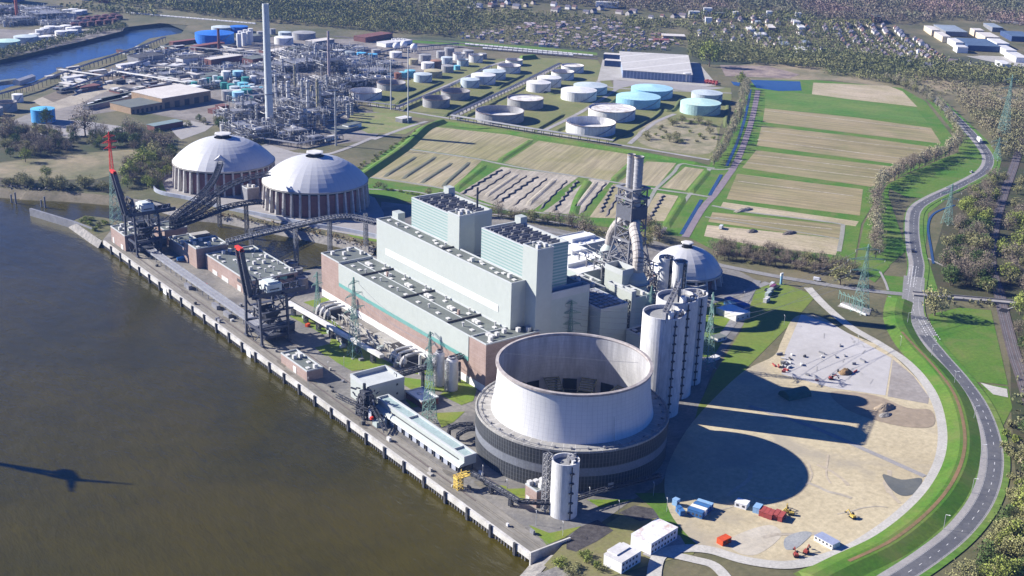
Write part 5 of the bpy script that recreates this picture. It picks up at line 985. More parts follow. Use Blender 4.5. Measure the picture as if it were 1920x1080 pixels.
digger(1474, 961, .6, 'yellow excavator to the right of the red container row, left one', YL); digger(1483, 966, 2.3, 'yellow wheel loader facing the excavator near the red containers', YL); digger(1598, 972, 1.4, 'yellow excavator alone in the middle of the sand', YL); digger(1558, 712, -.6, 'red piling rig with long boom lying on the concrete pad', RE); digger(1492, 1044, .9, 'small red machine at the bottom of the site, left one', RE); digger(1511, 1038, .3, 'small red machine at the bottom of the site, right one', RE)
rr = random.Random(21)
for i in range(34):
    x, y = (rr.gauss(1468, 7), rr.gauss(683, 9)) if i < 20 else (rr.uniform(1490, 1620), rr.uniform(640, 715)); q = G(x, y); tag(MB().rbox((q.x, q.y), rr.uniform(2,5), rr.uniform(.6,1.4), rr.uniform(.6,1.3), rr.uniform(0,3), z=.45).build('material_stack', rr.choice([M_roofd, M_steel2, M_vent, M_roofd, M_steel2, M_vent, RD])), 'small stack of building material lying on the concrete pad', 'stack', 'building material on the concrete pad')
for x, y, m_, lab in ((404-0, 0, 0, ''),): pass
for i, (x, y, m_, lab) in enumerate(((366,484,mat('tank_blue', (.03,.22,.60)),'bright blue horizontal tank in the shade of the brick block'),)):
    q = G(340, 489); tag(MB().tube((q.x-3,q.y,2), (q.x+4,q.y+1,2), 1.6, 14).box(q.x-2,q.x+3,q.y-1,q.y+1,0,.8).build('blue_tank', m_), lab, 'tank')
for i, (x, y) in enumerate(((373,530),(384,535))): q = G(x, y); tag(MB().rbox((q.x,q.y), 4.2, 1.8, 1.5, 1.9, z=.1).cyl((q.x,q.y), .5, 1.6, 2.2, 8).build('skip', OR), ('upper','lower')[i]+' orange skip on the quay in front of the brick warehouse', 'skip')
q = G(577, 612); tag(MB().rbox((q.x,q.y), 3.4, 2.2, 1.9, .4, z=.2).build('site_cart', OR), 'small orange cart parked on the lawn behind the nearer crane', 'cart')

rr = random.Random(63); QC = {'crate': (M_vent, M_steel2, M_roofd, M_conc), 'cabinet': (M_steel2, M_pale2)}
for i in range(46):
    y = rr.uniform(420, 990); x = rr.choice([rr.uniform(336, 340), rr.uniform(344, 348), rr.uniform(356, 364)])
    if 955 < y or 715 < y < 748 or (495 < y < 620 and x > 346) or (650 < y < 692 and x < 353): continue
    tag(MB().rbox((x, y), rr.uniform(1.2, 3.6), rr.uniform(1, 1.8), rr.uniform(.9, 2.2), rr.choice([0, 1.57, .3]), z=.3).build('equipment_crate', rr.choice(QC['crate'])), 'small grey equipment crate standing on the quay deck', 'crate', 'equipment crates along the quay')
for i in range(26):
    x, y = rr.uniform(385, 412), rr.uniform(640, 760); tag(MB().rbox((x, y), rr.uniform(1.5, 5), rr.uniform(1.2, 3), rr.uniform(1.2, 3.4), 0, z=.2).build('switch_cabinet', rr.choice([M_vent, M_pale2, M_steel2, M_conc])), 'small box-shaped switch cabinet in the yard before the brick hall front', 'cabinet', 'switch cabinets before the hall')
# ============================================================ pylons, lamps, wind turbine
GRN = mat('pylon_green', (.20,.33,.28), (.15,.26,.22), .3, rough=.6)
PYL = {}
def pylon(px, py, ty, label, base=8, arms=((.72,9),(.83,7.5),(.95,5)), m=GRN, rz=0.0, mtop=None, t_=.42, zb=0):
    t_ *= .62
    q = G(px, py); h = ZH(px, py, ty); t = thing('power_pylon', label, 'pylon', (q.x, q.y, zb)); top = MB() if mtop else None
    lv = max(4, int(h/8)); hs = h*.6; B = MB().lattice((q.x, q.y), base, base*.32, zb, hs, lv, t_); U = top or B
    U.lattice((q.x, q.y), base*.32, .6, hs, h, max(4, int((h-hs)/4.5)), t_*.8); ca, sa = math.cos(rz), math.sin(rz); pts = []
    for f, w_ in arms:
        z = h*f; w0 = base*.32*(1-max(0, (f-.6)/.4)*.8)
        for s in (-1, 1):
            e = Vector((q.x+s*ca*w_, q.y+s*sa*w_, z)); nn = Vector((-sa, ca, 0))*w0*.5; c = Vector((q.x, q.y, z))
            for o in (nn, -nn): U.bar(c+o, e, t_*.7); U.bar(c+o+Vector((0,0,2.2)), e, t_*.7)
            for k in range(1, 5): a = (c+nn).lerp(e, k/5); b = (c-nn).lerp(e, k/5); U.bar(a, b, t_*.5); U.bar(a, (c-nn).lerp(e, (k-1)/5)+Vector((0,0,2.2*(1-(k-1)/5))), t_*.5)
            pts.append(e)
    B.build('lower_frame', m, t)
    if top: top.build('upper_frame', mtop, t)
    m2 = MB()
    for e in pts: m2.tube(e, e-Vector((0,0,1.8)), .22, 5)
    m2.build('insulator', M_vent, t)
    if zb == 0: MB().box(q.x-base/2-.6, q.x-base/2+.8, q.y-base/2-.6, q.y-base/2+.8, -.1, .5).box(q.x+base/2-.8, q.x+base/2+.6, q.y-base/2-.6, q.y-base/2+.8, -.1, .5).build('footing', M_conc, t)
    return pts
p1 = pylon(1612, 585, 458, 'big green lattice pylon on the rough grass behind the concrete pad', 10, ((.62,11),(.78,14),(.92,9)), rz=-.6)
p2 = pylon(805, 792, 622, 'slim green lattice pylon between the pale gallery and the hall', 7, ((.70,7),(.84,6),(.96,4)), rz=.5)
p3 = pylon(665, 668, 520, 'green lattice pylon in the shaded lawn before the switchyard', 7.5, ((.60,10),(.78,8),(.93,5)), rz=.3)
p4 = pylon(1066, 690, 564, 'pale green pylon rising behind the cooling tower rim', 6.5, ((.66,7),(.82,7),(.96,4)), rz=-.4)
p5 = pylon(1325, 690, 548, 'green pylon standing close to the right side of the tall silos', 8, ((.62,8),(.78,10),(.93,6)), rz=.9)
p6 = pylon(1215, 640, 536, 'green pylon partly hidden behind the left tall silo', 6, ((.7,7),(.86,5.5)), rz=.2)
pylon(218, 422, 247, 'very tall lattice pylon with red upper part at the basin mouth by the first crane', 9, ((.83,6),(.89,7.5),(.95,6)), mtop=M_red, rz=.2, zb=-6, t_=.5)
pylon(1880, 255, 140, 'tall green pylon in the far woodland at the right edge', 12, ((.62,11),(.78,14),(.92,9)), rz=-.5, t_=.5)
pylon(1868, 300, 258, 'green pylon at the bend of the curved road', 8, ((.66,8),(.84,9)), rz=-.5); pylon(1775, 420, 345, 'green pylon between the ditch and the right woodland', 8, ((.62,9),(.78,11),(.92,7)), rz=-.4)
pylon(628, 540, 470, 'small green pylon beside the left end of the brick hall', 5, ((.7,5),(.9,4)), rz=.2); pylon(596, 585, 510, 'small green pylon at the basin end of the lawn', 4.5, ((.7,5),(.9,4)), rz=.2)
def wires(name, a, b, lab, sag=5):
    m = MB()
    for p, q in zip(a, b):
        p = Vector(p)-Vector((0,0,1.8)); q = Vector(q)-Vector((0,0,1.8)); pr = p
        for k in range(1, 13): f = k/12; c = p.lerp(q, f)-Vector((0,0,sag*4*f*(1-f))); m.bar(pr, c, .13); pr = c
    tag(m.build(name, M_steel2), lab, 'cable')
wires('power_line', p3, p2, 'power cables strung from the switchyard pylon to the slim quay pylon'); wires('power_line', p4, p5, 'power cables between the pylons either side of the tall silos'); wires('power_line', p5, p1, 'power cables from the silo pylon to the big pylon on the rough grass')
wires('lightning_cable', [(395,520,56)], [(452,470,55)], 'single cable stretched across the mouth of the cooling tower', 0)
sheet('pylon_base', [(1570,575),(1630,592),(1634,580),(1580,566)], M_conc, 5)
t = thing('switchgear', 'green steel switch frame on a white plinth at the foot of the big pylon', 'switchgear', (G(1605,590).x, G(1605,590).y, 0)); a, b = G(1576,572), G(1624,592); MB().bar(a+Vector((0,0,.8)), b+Vector((0,0,.8)), 1.2, 1.4).build('plinth', M_white, t); m = MB()
for k in range(6):
    p = a.lerp(b, (k+.5)/6)+Vector((5,6,0)); m.bar(p, p+Vector((0,0,7)), .35).bar(p+Vector((0,0,7)), p+Vector((5,6,7)), .3).bar(p+Vector((5,6,0)), p+Vector((5,6,7)), .35)
m.bar(a+Vector((5,6,7)), b+Vector((5,6,7)), .4).build('frame', GRN, t)
# street lamps
lp = thing('street_lamp', 'slim street lamp post', 'street lamp', (0,0,0), 'lamp posts'); MB().tube((0,0,0), (0,0,9), .17, 6).build('post', M_galv, lp, origin=(0,0,0)); MB().bar((0,0,9), (1.8,0,9.3), .16).bar((1.3,0,9.3), (2.3,0,9.35), .4, .2).build('lamp_head', M_white, lp, origin=(0,0,0))
LORD = ['first','second','third','fourth','fifth','sixth','seventh','eighth','ninth']
for i in range(9): 
    k = int(len(MW)*(.50+.052*i)); p = MW[min(k, len(MW)-2)]; d = MW[min(k, len(MW)-2)+1]-p; d.normalize(); n = Vector((-d.y, d.x, 0)); q = p-n*7.8; place(lp, (q.x, q.y, .2), math.atan2(n.y, n.x), f'slim street lamp beside the curved main road, {LORD[i]} counting down from the junction', 'street lamps on the main road')
for x, y in ((645,690),(700,715),(740,722),(1011,700),(950,925),(905,898),(1005,985),(1055,1005),(1160,965),(1225,930),(1250,960),(978,902),(1470,610),(1608,650),(1688,650),(1395,565),(1300,690),(578,730),(615,700),(1105,940)): q = G(x, y); place(lp, (q.x, q.y, .1), 1.0, 'slim lamp post standing in the power station yard', 'lamp posts in the yard', .8)
# wind turbine on the river bank left of the picture: only its shadow falls into view
hh = 96.0; sh = G(126, 890, WZ); k = (hh-WZ)/math.tan(SUN_EL); hub = Vector((sh.x+math.cos(SUN_AZ)*k, sh.y+math.sin(SUN_AZ)*k, hh)); t = thing('wind_turbine', 'white wind turbine whose shadow falls on the river', 'wind turbine', (hub.x, hub.y, WZ))
MB().lathe(hub, [(2.6, WZ-1), (1.5, hh-1.5)], 20).build('tower', M_white, t); MB().cbox(hub.x, hub.y, hh-2, 5, 11, 4).build('nacelle', M_white, t); MB().cyl((hub.x, hub.y), 8, WZ-2, WZ+1.5, 20).build('foundation', M_conc, t)
ce = Vector((hub.x, hub.y-6.5, hh))
def blade(tx, ty):
    s2 = G(tx, ty, WZ); a = s2-ce.lerp(ce, 0); S = SUNV; # find the point on the rotor plane (y = const) whose shadow is there
    kk = (ce.y-s2.y)/S.y; return s2+S*kk
for tx, ty in ((250,908), (134,922), (-20,868)):
    e = blade(tx, ty); d = (e-ce).normalized(); e = ce+d*min((e-ce).length, 46); MB().bar(ce, ce.lerp(e, .25), 1.6, 2.6).bar(ce.lerp(e, .25), ce.lerp(e, .65), .8, 2.3).bar(ce.lerp(e, .65), e, .4, 1.2).build('blade', M_white, t)
# ============================================================ tank farm
def tank(x0, x1, yb, hp, col, roof, label, grp=None, name='storage_tank', z=.15):
    cx = (x0+x1)/2; g = G(cx, yb); fw = Vector((g.x, g.y, 0)).normalized(); r = 10
    for _ in range(3):
        c = g+fw*r; dep = float(np.dot(np.array((c.x, c.y, -CAMH)), CF)); r = (x1-x0)/2*dep/FPX
    c = g+fw*r; h = max(3, ZH(cx, yb, yb-hp)); t = thing(name, label, 'tank', (c.x, c.y, 0), grp); n = 40 if r > 12 else 20
    cm = col if not isinstance(col, str) else TC[col]; rm = TR.get(col, cm)
    if roof == 'open':
        MB().lathe(c, [(r, 0), (r, h), (r-.5, h), (r-.5, 1.8)], n).build('shell', cm, t); MB().lathe(c, [(r-.5, h*.28), (.01, h*.28)], n).build('floating_roof', M_dirtyw if r > 20 else mat('rusty_deck', (.22,.12,.08), (.12,.07,.05), .1), t)
        MB().lathe(c, [(r, h-.5), (r+.7, h-.5), (r+.7, h+.1), (r, h+.1)], n).build('wind_girder', mat('rusty_rim', (.30,.24,.22), (.2,.14,.12), .2), t)
        MB().bar((c.x-r*.8, c.y+r*.4, h), (c.x-r*.1, c.y+r*.1, h*.3), 1.1).build('rolling_ladder', M_galv, t)
    elif roof == 'float':
        MB().lathe(c, [(r, 0), (r, h), (r-.5, h), (r-.5, h-1.6)], n).build('shell', cm, t); MB().lathe(c, [(r-.5, h-1.5), (.01, h-1.4)], n).build('floating_roof', mat('patchy_roof', (.70,.68,.64), (.42,.37,.32), .08, lo=.45, hi=.6), t); MB().lathe(c, [(r, h-.3), (r+.5, h-.3), (r+.5, h+.2), (r, h+.2)], n).build('wind_girder', MC.get('rusty_rim', M_steel2), t)
    else:
        MB().lathe(c, [(r, 0), (r, h)], n).build('shell', cm, t); MB().lathe(c, [(r+.15, h), (r+.15, h+.15), (.01, h+r*(.13 if roof == 'cone' else .3))], n).build('roof', rm, t)
    m = MB(); K = 7
    for k in range(K):
        a0 = -2.2+k*.16; a1_ = a0+.16; m.bar((c.x+(r+.7)*math.cos(a0), c.y+(r+.7)*math.sin(a0), h*k/K), (c.x+(r+.7)*math.cos(a1_), c.y+(r+.7)*math.sin(a1_), h*(k+1)/K), .5)
    if r > 5: m.build('stair', M_steel2, t)
    return t
TC = {'white': mat('tank_white', (.72,.72,.70), (.60,.585,.55), .05, stretch=(1,1,.2)), 'grey': mat('tank_grey', (.36,.36,.36), (.29,.285,.28), .05), 'lblue': mat('tank_light_blue', (.28,.52,.68), (.24,.46,.62), .05), 'mint': mat('tank_mint', (.42,.60,.55), (.36,.52,.48), .05), 'blue': mat('tank_blue_big', (.02,.17,.58), (.02,.14,.5), .05), 'cyan': mat('tank_cyan', (.18,.50,.60), (.15,.42,.52), .05), 'yellow': mat('tank_yellow', (.44,.40,.25), (.38,.33,.19), .05), 'rust': mat('tank_rust', (.36,.20,.13), (.26,.14,.09), .05), 'green': mat('tank_green', (.05,.27,.25), (.04,.22,.2), .05), 'pale': mat('tank_pale', (.50,.56,.58), (.42,.48,.5), .05), 'brown': mat('tank_brown', (.27,.12,.08), (.2,.09,.06), .05), 'sky': mat('tank_sky', (.07,.33,.62), (.06,.28,.55), .05), 'dred': mat('tank_dark_red', (.13,.05,.055), (.09,.04,.045), .05)}
TR = {'lblue': mat('roof_light_blue', (.38,.62,.72), (.32,.55,.66), .05), 'mint': mat('roof_mint', (.45,.66,.60), (.55,.6,.45), .05, lo=.5, hi=.7), 'sky': mat('roof_sky', (.12,.45,.70), (.1,.4,.65), .05), 'blue': TC['blue']}
BIGT = [(1060,1153,257.6,20,'white','open','big open-topped white tank at the near corner of the tank farm'), (1102,1190,229.9,19,'white','float','big white tank with rust-stained flat roof behind the open white one'), (1154,1237,205.8,17.5,'lblue','cone','light blue tank in front of its equally blue twin'), (1182,1260,187.8,16,'lblue','cone','light blue tank behind its twin'),
 (1274,1349.5,217.8,19,'mint','cone','mint green tank at the right end of the tank farm'), (1295,1353,196,17,'pale','cone','pale grey-blue tank behind the mint one'), (1051,1118,191.8,17,'white','cone','white cone-roofed tank left of the light blue pair'), (1074.6,1137.7,179.3,14,'pale','cone','grey cone-roofed tank behind the white one, left of the blue pair'),
 (1007,1051.8,165,16,'white','cone','white tank in the second row, right of another white one'), (986.7,1032.3,174.3,16,'white','cone','white tank in the second row, overlapping its right neighbour'), (1033,1075.8,151,14,'white','open','open white tank with dark inside below the farthest white one'), (1052,1094,137.7,12,'white','float','farthest white flat-topped tank before the warehouse'),
 (891,981.7,234,18,'grey','open','large open grey tank with a ladder across its dark inside'), (950.7,1018.3,206.7,17,'grey','float','grey tank with pale roof behind the large open grey one'), (792.3,843.3,204,16,'grey','open','open grey tank with rusty inside, left of the middle row'), (826.7,880.7,188.7,14,'grey','open','open light grey tank behind the rusty open one'),
 (655.7,716,189.3,14,'white','open','pinkish white open tank, leftmost of the tank farm'), (706.7,760.7,171,12,'grey','open','open grey tank beside the tall masts'), (775.7,810,155.7,14,'pale','cone','grey-roofed pale tank next to the yellow one'), (863.3,898.7,165.7,14,'pale','cone','small pale grey tank in front of the bright white one'),
 (882.7,929,160,16,'white','cone','bright white tank in the middle of the tank farm'), (905,948,150.7,14,'pale','cone','pale blue-white tank behind the bright white one'), (932.3,975.7,138.7,13,'white','open','white open tank with reddish rim'), (947.7,979.7,124,10,'white','open','white tank next to the green earth mound'),
 (795,829.3,147,12,'yellow','cone','dull yellow tank in front of the rust brown one'), (806.7,828.3,128.3,13,'rust','cone','rust brown tank behind the dull yellow one'), (827.3,850.7,137,12,'grey','cone','rusty-topped grey tank right of the dull yellow one'), (790,814.3,131.3,12,'white','cone','white tank behind and left of the yellow one'), (765.7,784,122.3,10,'yellow','cone','small ochre tank left of the white and rust ones'),
 (785.3,808.3,116.3,12,'grey','cone','grey tank behind the small ochre one'), (730.7,754,109.3,10,'white','cone','white tank below the three spheres'), (690,708,111.7,9,'sky','cone','right one of two bright blue small tanks'), (669,686.7,109.3,9,'sky','cone','left one of two bright blue small tanks'), (696.7,714,103.3,9,'grey','cone','grey tank behind the bright blue small pair'),
 (624,644,105,10,'white','cone','white tank left of the bright blue small pair'), (646.7,665,107.3,9,'pale','cone','pale tank between the white and bright blue ones'), (758.7,779,145.7,12,'cyan','cone','taller turquoise tank, right of its twin'), (748,763,146.7,10,'cyan','cone','shorter turquoise tank left of its taller twin'), (739,753,149,11,'brown','cone','reddish brown tank left of the turquoise ones'),
 (826.7,848.7,121,12,'pale','cone','pale tank behind the rusty-topped grey one'), (856.7,878.7,125,12,'pale','open','pale open tank right of the rust coloured group'), (850.7,863,132,8,'cyan','cone','small turquoise tank in front of the pale open one'), (818,834,109.3,12,'grey','cone','grey tank in the back row, left of the dark one'), (849,872,114,13,'white','open','white open tank in the back row'),
 (878.7,905,118.3,14,'white','open','larger white open tank in the back row, right of the other'), (896,912.7,111.7,10,'grey','cone','dark grey tank at the right end of the back row'), (833,851.7,105,14,'grey','cone','tall dark grey tank in the back row'), (867.7,888,108,12,'grey','cone','dark grey tank behind the white open back row tank'), (664,684,96.7,8,'grey','cone','grey tank behind the bright blue small tanks'),
 (515,550,85.3,13,'white','cone','white tank just right of the tall chimney'), (548,591.7,76,12,'grey','cone','wide grey cone-roofed tank right of the tall chimney'), (522,547,68,6,'pale','cone','low pale tank behind the white one near the chimney'), (481.7,495,69,9,'grey','cone','grey tank left of the tall chimney'), (506,517,65,10,'grey','cone','small grey tank peeking out right of the tall chimney'),
 (367.3,439,85,18,'blue','cone','big bright blue tank, the larger of two'), (432,465,61.7,10,'blue','cone','smaller bright blue tank behind the larger one'), (397,435,62,9,'pale','cone','pale grey tank between the two bright blue ones'),
 (61,104,232,24,'sky','cone','sky blue tank among the trees at the left'), (24,44,192.7,14,'white','cone','small white tank at the harbour side, left edge'), (-4,32,211,17,'grey','open','dark grey open tank at the left edge'), (-20,6,218,14,'grey','cone','grey tank cut by the left edge'), (-10,38,92,12,'mint','cone','flat mint green tank on the far harbour bank'), (28,70,82,11,'pale','cone','green-grey tank on the far harbour bank beside the white group')]
for a in BIGT: tank(*a)
ORD = ['first','second','third','fourth','fifth','sixth','seventh','eighth','ninth','tenth','eleventh','twelfth','thirteenth','fourteenth','fifteenth','sixteenth','seventeenth','eighteenth','nineteenth','twentieth','twenty-first','twenty-second','twenty-third','twenty-fourth','twenty-fifth','twenty-sixth','twenty-seventh','twenty-eighth','twenty-ninth','thirtieth']
CL = [(348,358,164,9,'grey'),(354,366,161,8,'pale'),(359,371,165.7,11,'green'),(372,382,162,12,'grey'),(379,388,160,12,'pale'),(387,397,159,12,'green'),(399,409,153,10,'pale'),(408,419,156,11,'green'),(416,418+16,153,18,'white'),(437,457,151,16,'lblue'),(453,468,158,12,'green'),(459,469,152,9,'grey'),(469,482,157.5,14,'white'),(400,415,163,10,'pale'),(414,427,168,12,'green'),(426,441,171,12,'green'),(437,450,164,11,'pale'),(446,466,167,10,'cyan'),(416,437,190,18,'grey'),(436,458.5,193.3,19,'lblue'),(453,474,188.5,19,'green'),(463,476,194.5,11,'green'),(431,450,176,12,'pale'),(452,470,176,13,'cyan'),(470,485,178,14,'pale'),(466,478,170,11,'pale'),(486,494,178,14,'cyan'),(418,428,150,9,'green')]
CL.sort(key=lambda a: a[0]+a[1]); cnt = {}
nm_ = {'grey':'grey','pale':'pale','green':'dark green','white':'white','lblue':'light blue','cyan':'turquoise'}
for a in CL: c_ = a[4]; cnt[c_] = cnt.get(c_, 0)+1; tank(*a, 'cone', f"{ORD[cnt[c_]-1]} {nm_[c_]} tank from the left in the cluster behind the tan factory", 'small tank cluster left of the tall chimney')
k = 0
for (x, y, w_, c_) in [(77,79,18,'white'),(90,78,24,'white'),(65,74,20,'white'),(75,66,16,'white'),(85,63,18,'white'),(95,60,22,'white'),(116,69,24,'white'),(112,60,18,'white'),(124,58,20,'white'),(133,62,18,'white'),(137,67,20,'white'),(145,60,16,'white'),(120,33,20,'white'),(132,35,22,'white'),(145,31,20,'white'),(138,27,18,'white'),(155,29,18,'white'),(125,28,16,'white')]:
    up = y < 50; tank(x-w_/2, x+w_/2, y, 9, c_, 'cone', f"{ORD[k if not up else k-12]} of the small white tanks in the {'upper' if up else 'lower'} group across the harbour", 'white tanks across the harbour'); k += 1
for i in range(17):
    r_, j = (i % 3, i//3) if i < 15 else (i-15, 5); x = 140+j*15.5+r_*6; y = 47-j*1.6-r_*4.5+1; tank(x-7, x+7, y+(5 if r_ == 0 else 3), 8.5, 'dred', 'dome', 'dark red domed tank in the rows across the harbour', 'dark red domed tanks across the harbour')
for i, (x, y) in enumerate(((743,90),(757,87),(776,92))):
    q = G(x, y+7); r_ = 5.8; t = thing('gas_sphere', ('left','middle','right')[i]+' one of three white gas spheres in the tank farm', 'gas tank', q, 'white gas spheres'); MB().lathe(q, [(max(.05, r_*math.sin(a)), 9-r_*math.cos(a)) for a in np.linspace(0, math.pi, 13)], 20).build('sphere', M_white, t, smooth=True)
    for k in range(6): a = k*math.pi/3; MB().bar((q.x+r_*.9*math.cos(a), q.y+r_*.9*math.sin(a), 0), (q.x+r_*.9*math.cos(a), q.y+r_*.9*math.sin(a), 9), .5).build('leg', M_vent, t)
for i in range(6): tank(444+(i % 3)*9.5+(i//3)*3, 453+(i % 3)*9.5+(i//3)*3, 89-(i % 3)*2.4-(i//3)*5, 25, 'white', 'cone', f"{ORD[i]} of the tall white grain-silo-like cylinders right of the big blue tank", 'tall white cylinders by the blue tank')
for i in range(7): tank(734+i*3.6, 738+i*3.6, 82-(i % 2), 9, 'white', 'cone', 'slender white silo in the row behind the gas spheres', 'slender white silos behind the spheres')
ridge('earth_mound', [(972,112),(1008,109)], 9, 5, 6, M_dike, kind=None, label='green earth mound beside the back row of white tanks', cat='mound')
# ============================================================ refinery
def stack(px, by, ty, wpx, label, m, bands=(), name='chimney'):
    q = G(px, by); dep = float(np.dot(np.array((q.x, q.y, -CAMH)), CF)); r = wpx/2*dep/FPX; h = ZH(px, by, ty); t = thing(name, label, 'chimney', q); MB().lathe(q, [(r*1.25, 0), (r, h), (r*.8, h), (r*.8, h-2)], 20).build('shaft', m, t)
    for f in bands: MB().lathe(q, [(r*1.32, h*f), (r*1.45, h*f), (r*1.45, h*f+.8), (r*1.3, h*f+.8)], 20).build('gallery', M_steel2, t)
    return t
stack(506, 237, 7, 12, 'very tall pale grey chimney rising over the refinery', mat('chimney_concrete', (.60,.63,.61), (.54,.57,.55), .1), (.27,))
stack(617, 150, 58, 4.5, 'slim refinery chimney with a red top behind the processing units', mat('pinkish_steel', (.42,.34,.33), (.36,.3,.3), .2), (.6,)); stack(411, 97, 53, 4.5, 'brick red chimney in front of the big blue tank', M_brickd); stack(33, 39, -6, 5, 'tall brick red chimney at the top left across the harbour', mat('orange_brick', (.45,.13,.08), (.38,.1,.07), .2))
stack(733, 206, 112, 2, 'thin white flare mast, left one of two between the tanks', M_dirtyw, name='mast'); stack(765, 231, 90, 2, 'thin white flare mast, right and taller one of two', M_dirtyw, name='mast'); stack(630, 273, 172, 3.2, 'slender grey flare stack in the grass right of the refinery', M_galv, (.12,.4), name='mast'); stack(421, 140, 124, 4, 'short white stub chimney above the small tank cluster', M_vent)
stack(1720, 107, 93, 4, 'short white chimney beside the blue-grey factory roofs at the far right', M_white)
def column(px, by, ty, wpx, m, k):
    q = G(px, by); dep = float(np.dot(np.array((q.x, q.y, -CAMH)), CF)); r = max(.8, wpx/2*dep/FPX); h = max(8, ZH(px, by, ty)); t = thing('process_column', f'slender refinery process column, number {k+1} of 36 counted from the left', 'process column', q, 'refinery process columns'); MB().lathe(q, [(r, 0), (r, h*.97), (r*.5, h)], 12, capt=True).build('vessel', m, t); g = MB()
    for f in (.2, .4, .6, .78, .95): g.lathe(q, [(r, h*f), (r+1.1, h*f), (r+1.1, h*f+.9), (r+.9, h*f+.9), (r+.9, h*f+.2)], 8)
    g.bar((q.x-r-.8, q.y-.6, 0), (q.x-r-.8, q.y-.6, h*.95), .35).tube((q.x+r+.6, q.y-.4, 0), (q.x+r+.6, q.y-.4, h*.9), .35, 6); g.build('platform', M_steel2, t)
rr = random.Random(33); CO = [(437,247,218,4.5),(470,236,216,4),(518,196,140,4),(530,190,152,3.5),(541,205,152,7),(553,172,120,3),(567,208,148,4),(578,220,150,6),(596,223,148,5),(600,208,158,4),(585,190,160,5),(612,176,140,4),(455,222,180,4),(481,230,196,3),(561,236,222,5),(530,140,110,3),(546,128,108,4),(575,132,105,3.5),(592,116,84,5),(606,125,98,4),(640,140,118,4),(655,150,128,4),(560,160,137,4),(645,190,170,3),(499,262,240,3),(520,258,232,4),(543,255,224,5),(607,236,214,4),(652,220,195,6),(659,216,192,5),(622,210,185,4),(572,245,229,5),(635,165,145,3),(668,142,122,3),(548,215,190,5),(590,240,218,4)]
for j, a in enumerate(sorted(CO)): column(*a, rr.choice([M_galv, M_vent, M_vent, TC['yellow'], M_dirtyw]), j)
def unit(px, py, sx, sy, h, seed):
    q = G(px, py); rr = random.Random(seed); t = thing('process_unit', 'steel-framed refinery unit packed with pipes and vessels', 'process unit', q, 'refinery process units'); m = MB(); X0, Y0 = q.x-sx/2, q.y-sy/2; nz = max(1, int(h/6)); nx = max(1, int(sx/8)); ny = max(1, int(sy/8))
    for i in range(nx+1):
        for j in range(ny+1):
            x, y = X0+i*sx/nx, Y0+j*sy/ny; m.bar((x,y,0), (x,y,h), .55)
            for k in range(1, nz+1):
                z = h*k/nz
                if i < nx: m.bar((x,y,z), (x+sx/nx,y,z), .45)
                if j < ny: m.bar((x,y,z), (x,y+sy/ny,z), .45)
            if i < nx and rr.random() < .5: m.bar((x,y,0), (x+sx/nx,y,h/nz), .4)
    for k in range(1, nz+1):
        if rr.random() < .75: a, b = rr.uniform(0,.4), rr.uniform(.6,1); m.box(X0+a*sx, X0+b*sx, Y0+rr.uniform(0,.3)*sy, Y0+rr.uniform(.6,1)*sy, h*k/nz, h*k/nz+.3)
    m.build('frame', rr.choice([M_steel2, M_steel2, M_steel]), t); p = MB()
    for i in range(int(10+sx*sy/18)):
        a = Vector((X0+rr.uniform(-.05,1.05)*sx, Y0+rr.uniform(-.05,1.05)*sy, rr.uniform(.5,h*1.05))); d = rr.choice([Vector((rr.uniform(4,sx*.7),0,0)), Vector((0,rr.uniform(4,sy*.7),0)), Vector((0,0,rr.uniform(3,9)))]); p.tube(a, a+d, rr.uniform(.25,.6), 5, mi=rr.choice([0,0,1,2]))
    p.build('pipework', [M_galv, M_vent, M_steel], t); vm = rr.choice([M_vent, M_galv, M_dirtyw])
    for i in range(int(2+sx*sy/130)):
        x, y, r_ = X0+rr.random()*sx, Y0+rr.random()*sy, rr.uniform(1.2,2.6)
        if rr.random() < .5: z = rr.uniform(0, h*.8); MB().tube((x-4,y,z+r_), (x+4,y,z+r_), r_, 10).build('vessel', vm, t)
        else: MB().cyl((x,y), r_, 0, rr.uniform(.5,1.2)*h, 10).build('vessel', vm, t)
    return t
UN = [(438,225,40,26,12),(465,215,34,30,15),(452,250,40,26,12),(480,262,46,24,14),(515,252,40,30,16),(545,262,30,22,12),(560,243,22,22,20),(530,225,34,28,14),(585,232,34,26,16),(607,225,26,30,14),(545,205,40,28,14),(570,215,30,28,18),(600,196,36,30,14),(522,178,44,34,8),(578,178,40,34,8),(620,185,40,36,13),(640,205,30,30,12),(535,152,50,40,6),(590,160,46,40,7),(623,140,40,36,22),(640,158,46,40,10),(540,130,60,46,9),(575,128,60,46,12),(610,118,60,46,12),(650,130,56,46,10),(665,160,44,40,9),(600,100,60,50,10),(640,100,56,46,8),(560,108,60,50,8),(668,120,50,44,9),(580,268,26,16,8),(470,190,50,24,8),(490,178,40,30,9),(500,150,50,40,8),(480,130,60,40,6),(700,140,44,40,8),(705,155,36,30,7),(726,125,30,30,7),(60,30,60,60,14),(30,45,60,50,12),(300,118,46,26,4),(330,142,50,22,5),(385,118,46,26,5),(300,102,60,24,5),(250,140,46,22,4),(360,132,40,22,6),(430,132,44,26,6),(455,150,40,26,6),(395,165,36,18,5),(460,112,46,26,6),(340,108,46,24,5),(85,40,60,60,16),(110,48,60,40,9),(10,30,50,60,16)]
UB = [[a for a in UN if a[0] < 200], [a for a in UN if a[0] > 200 and a[1] >= 215], [a for a in UN if a[0] > 200 and 165 <= a[1] < 215], [a for a in UN if a[0] > 200 and a[1] < 165]]; i = 0
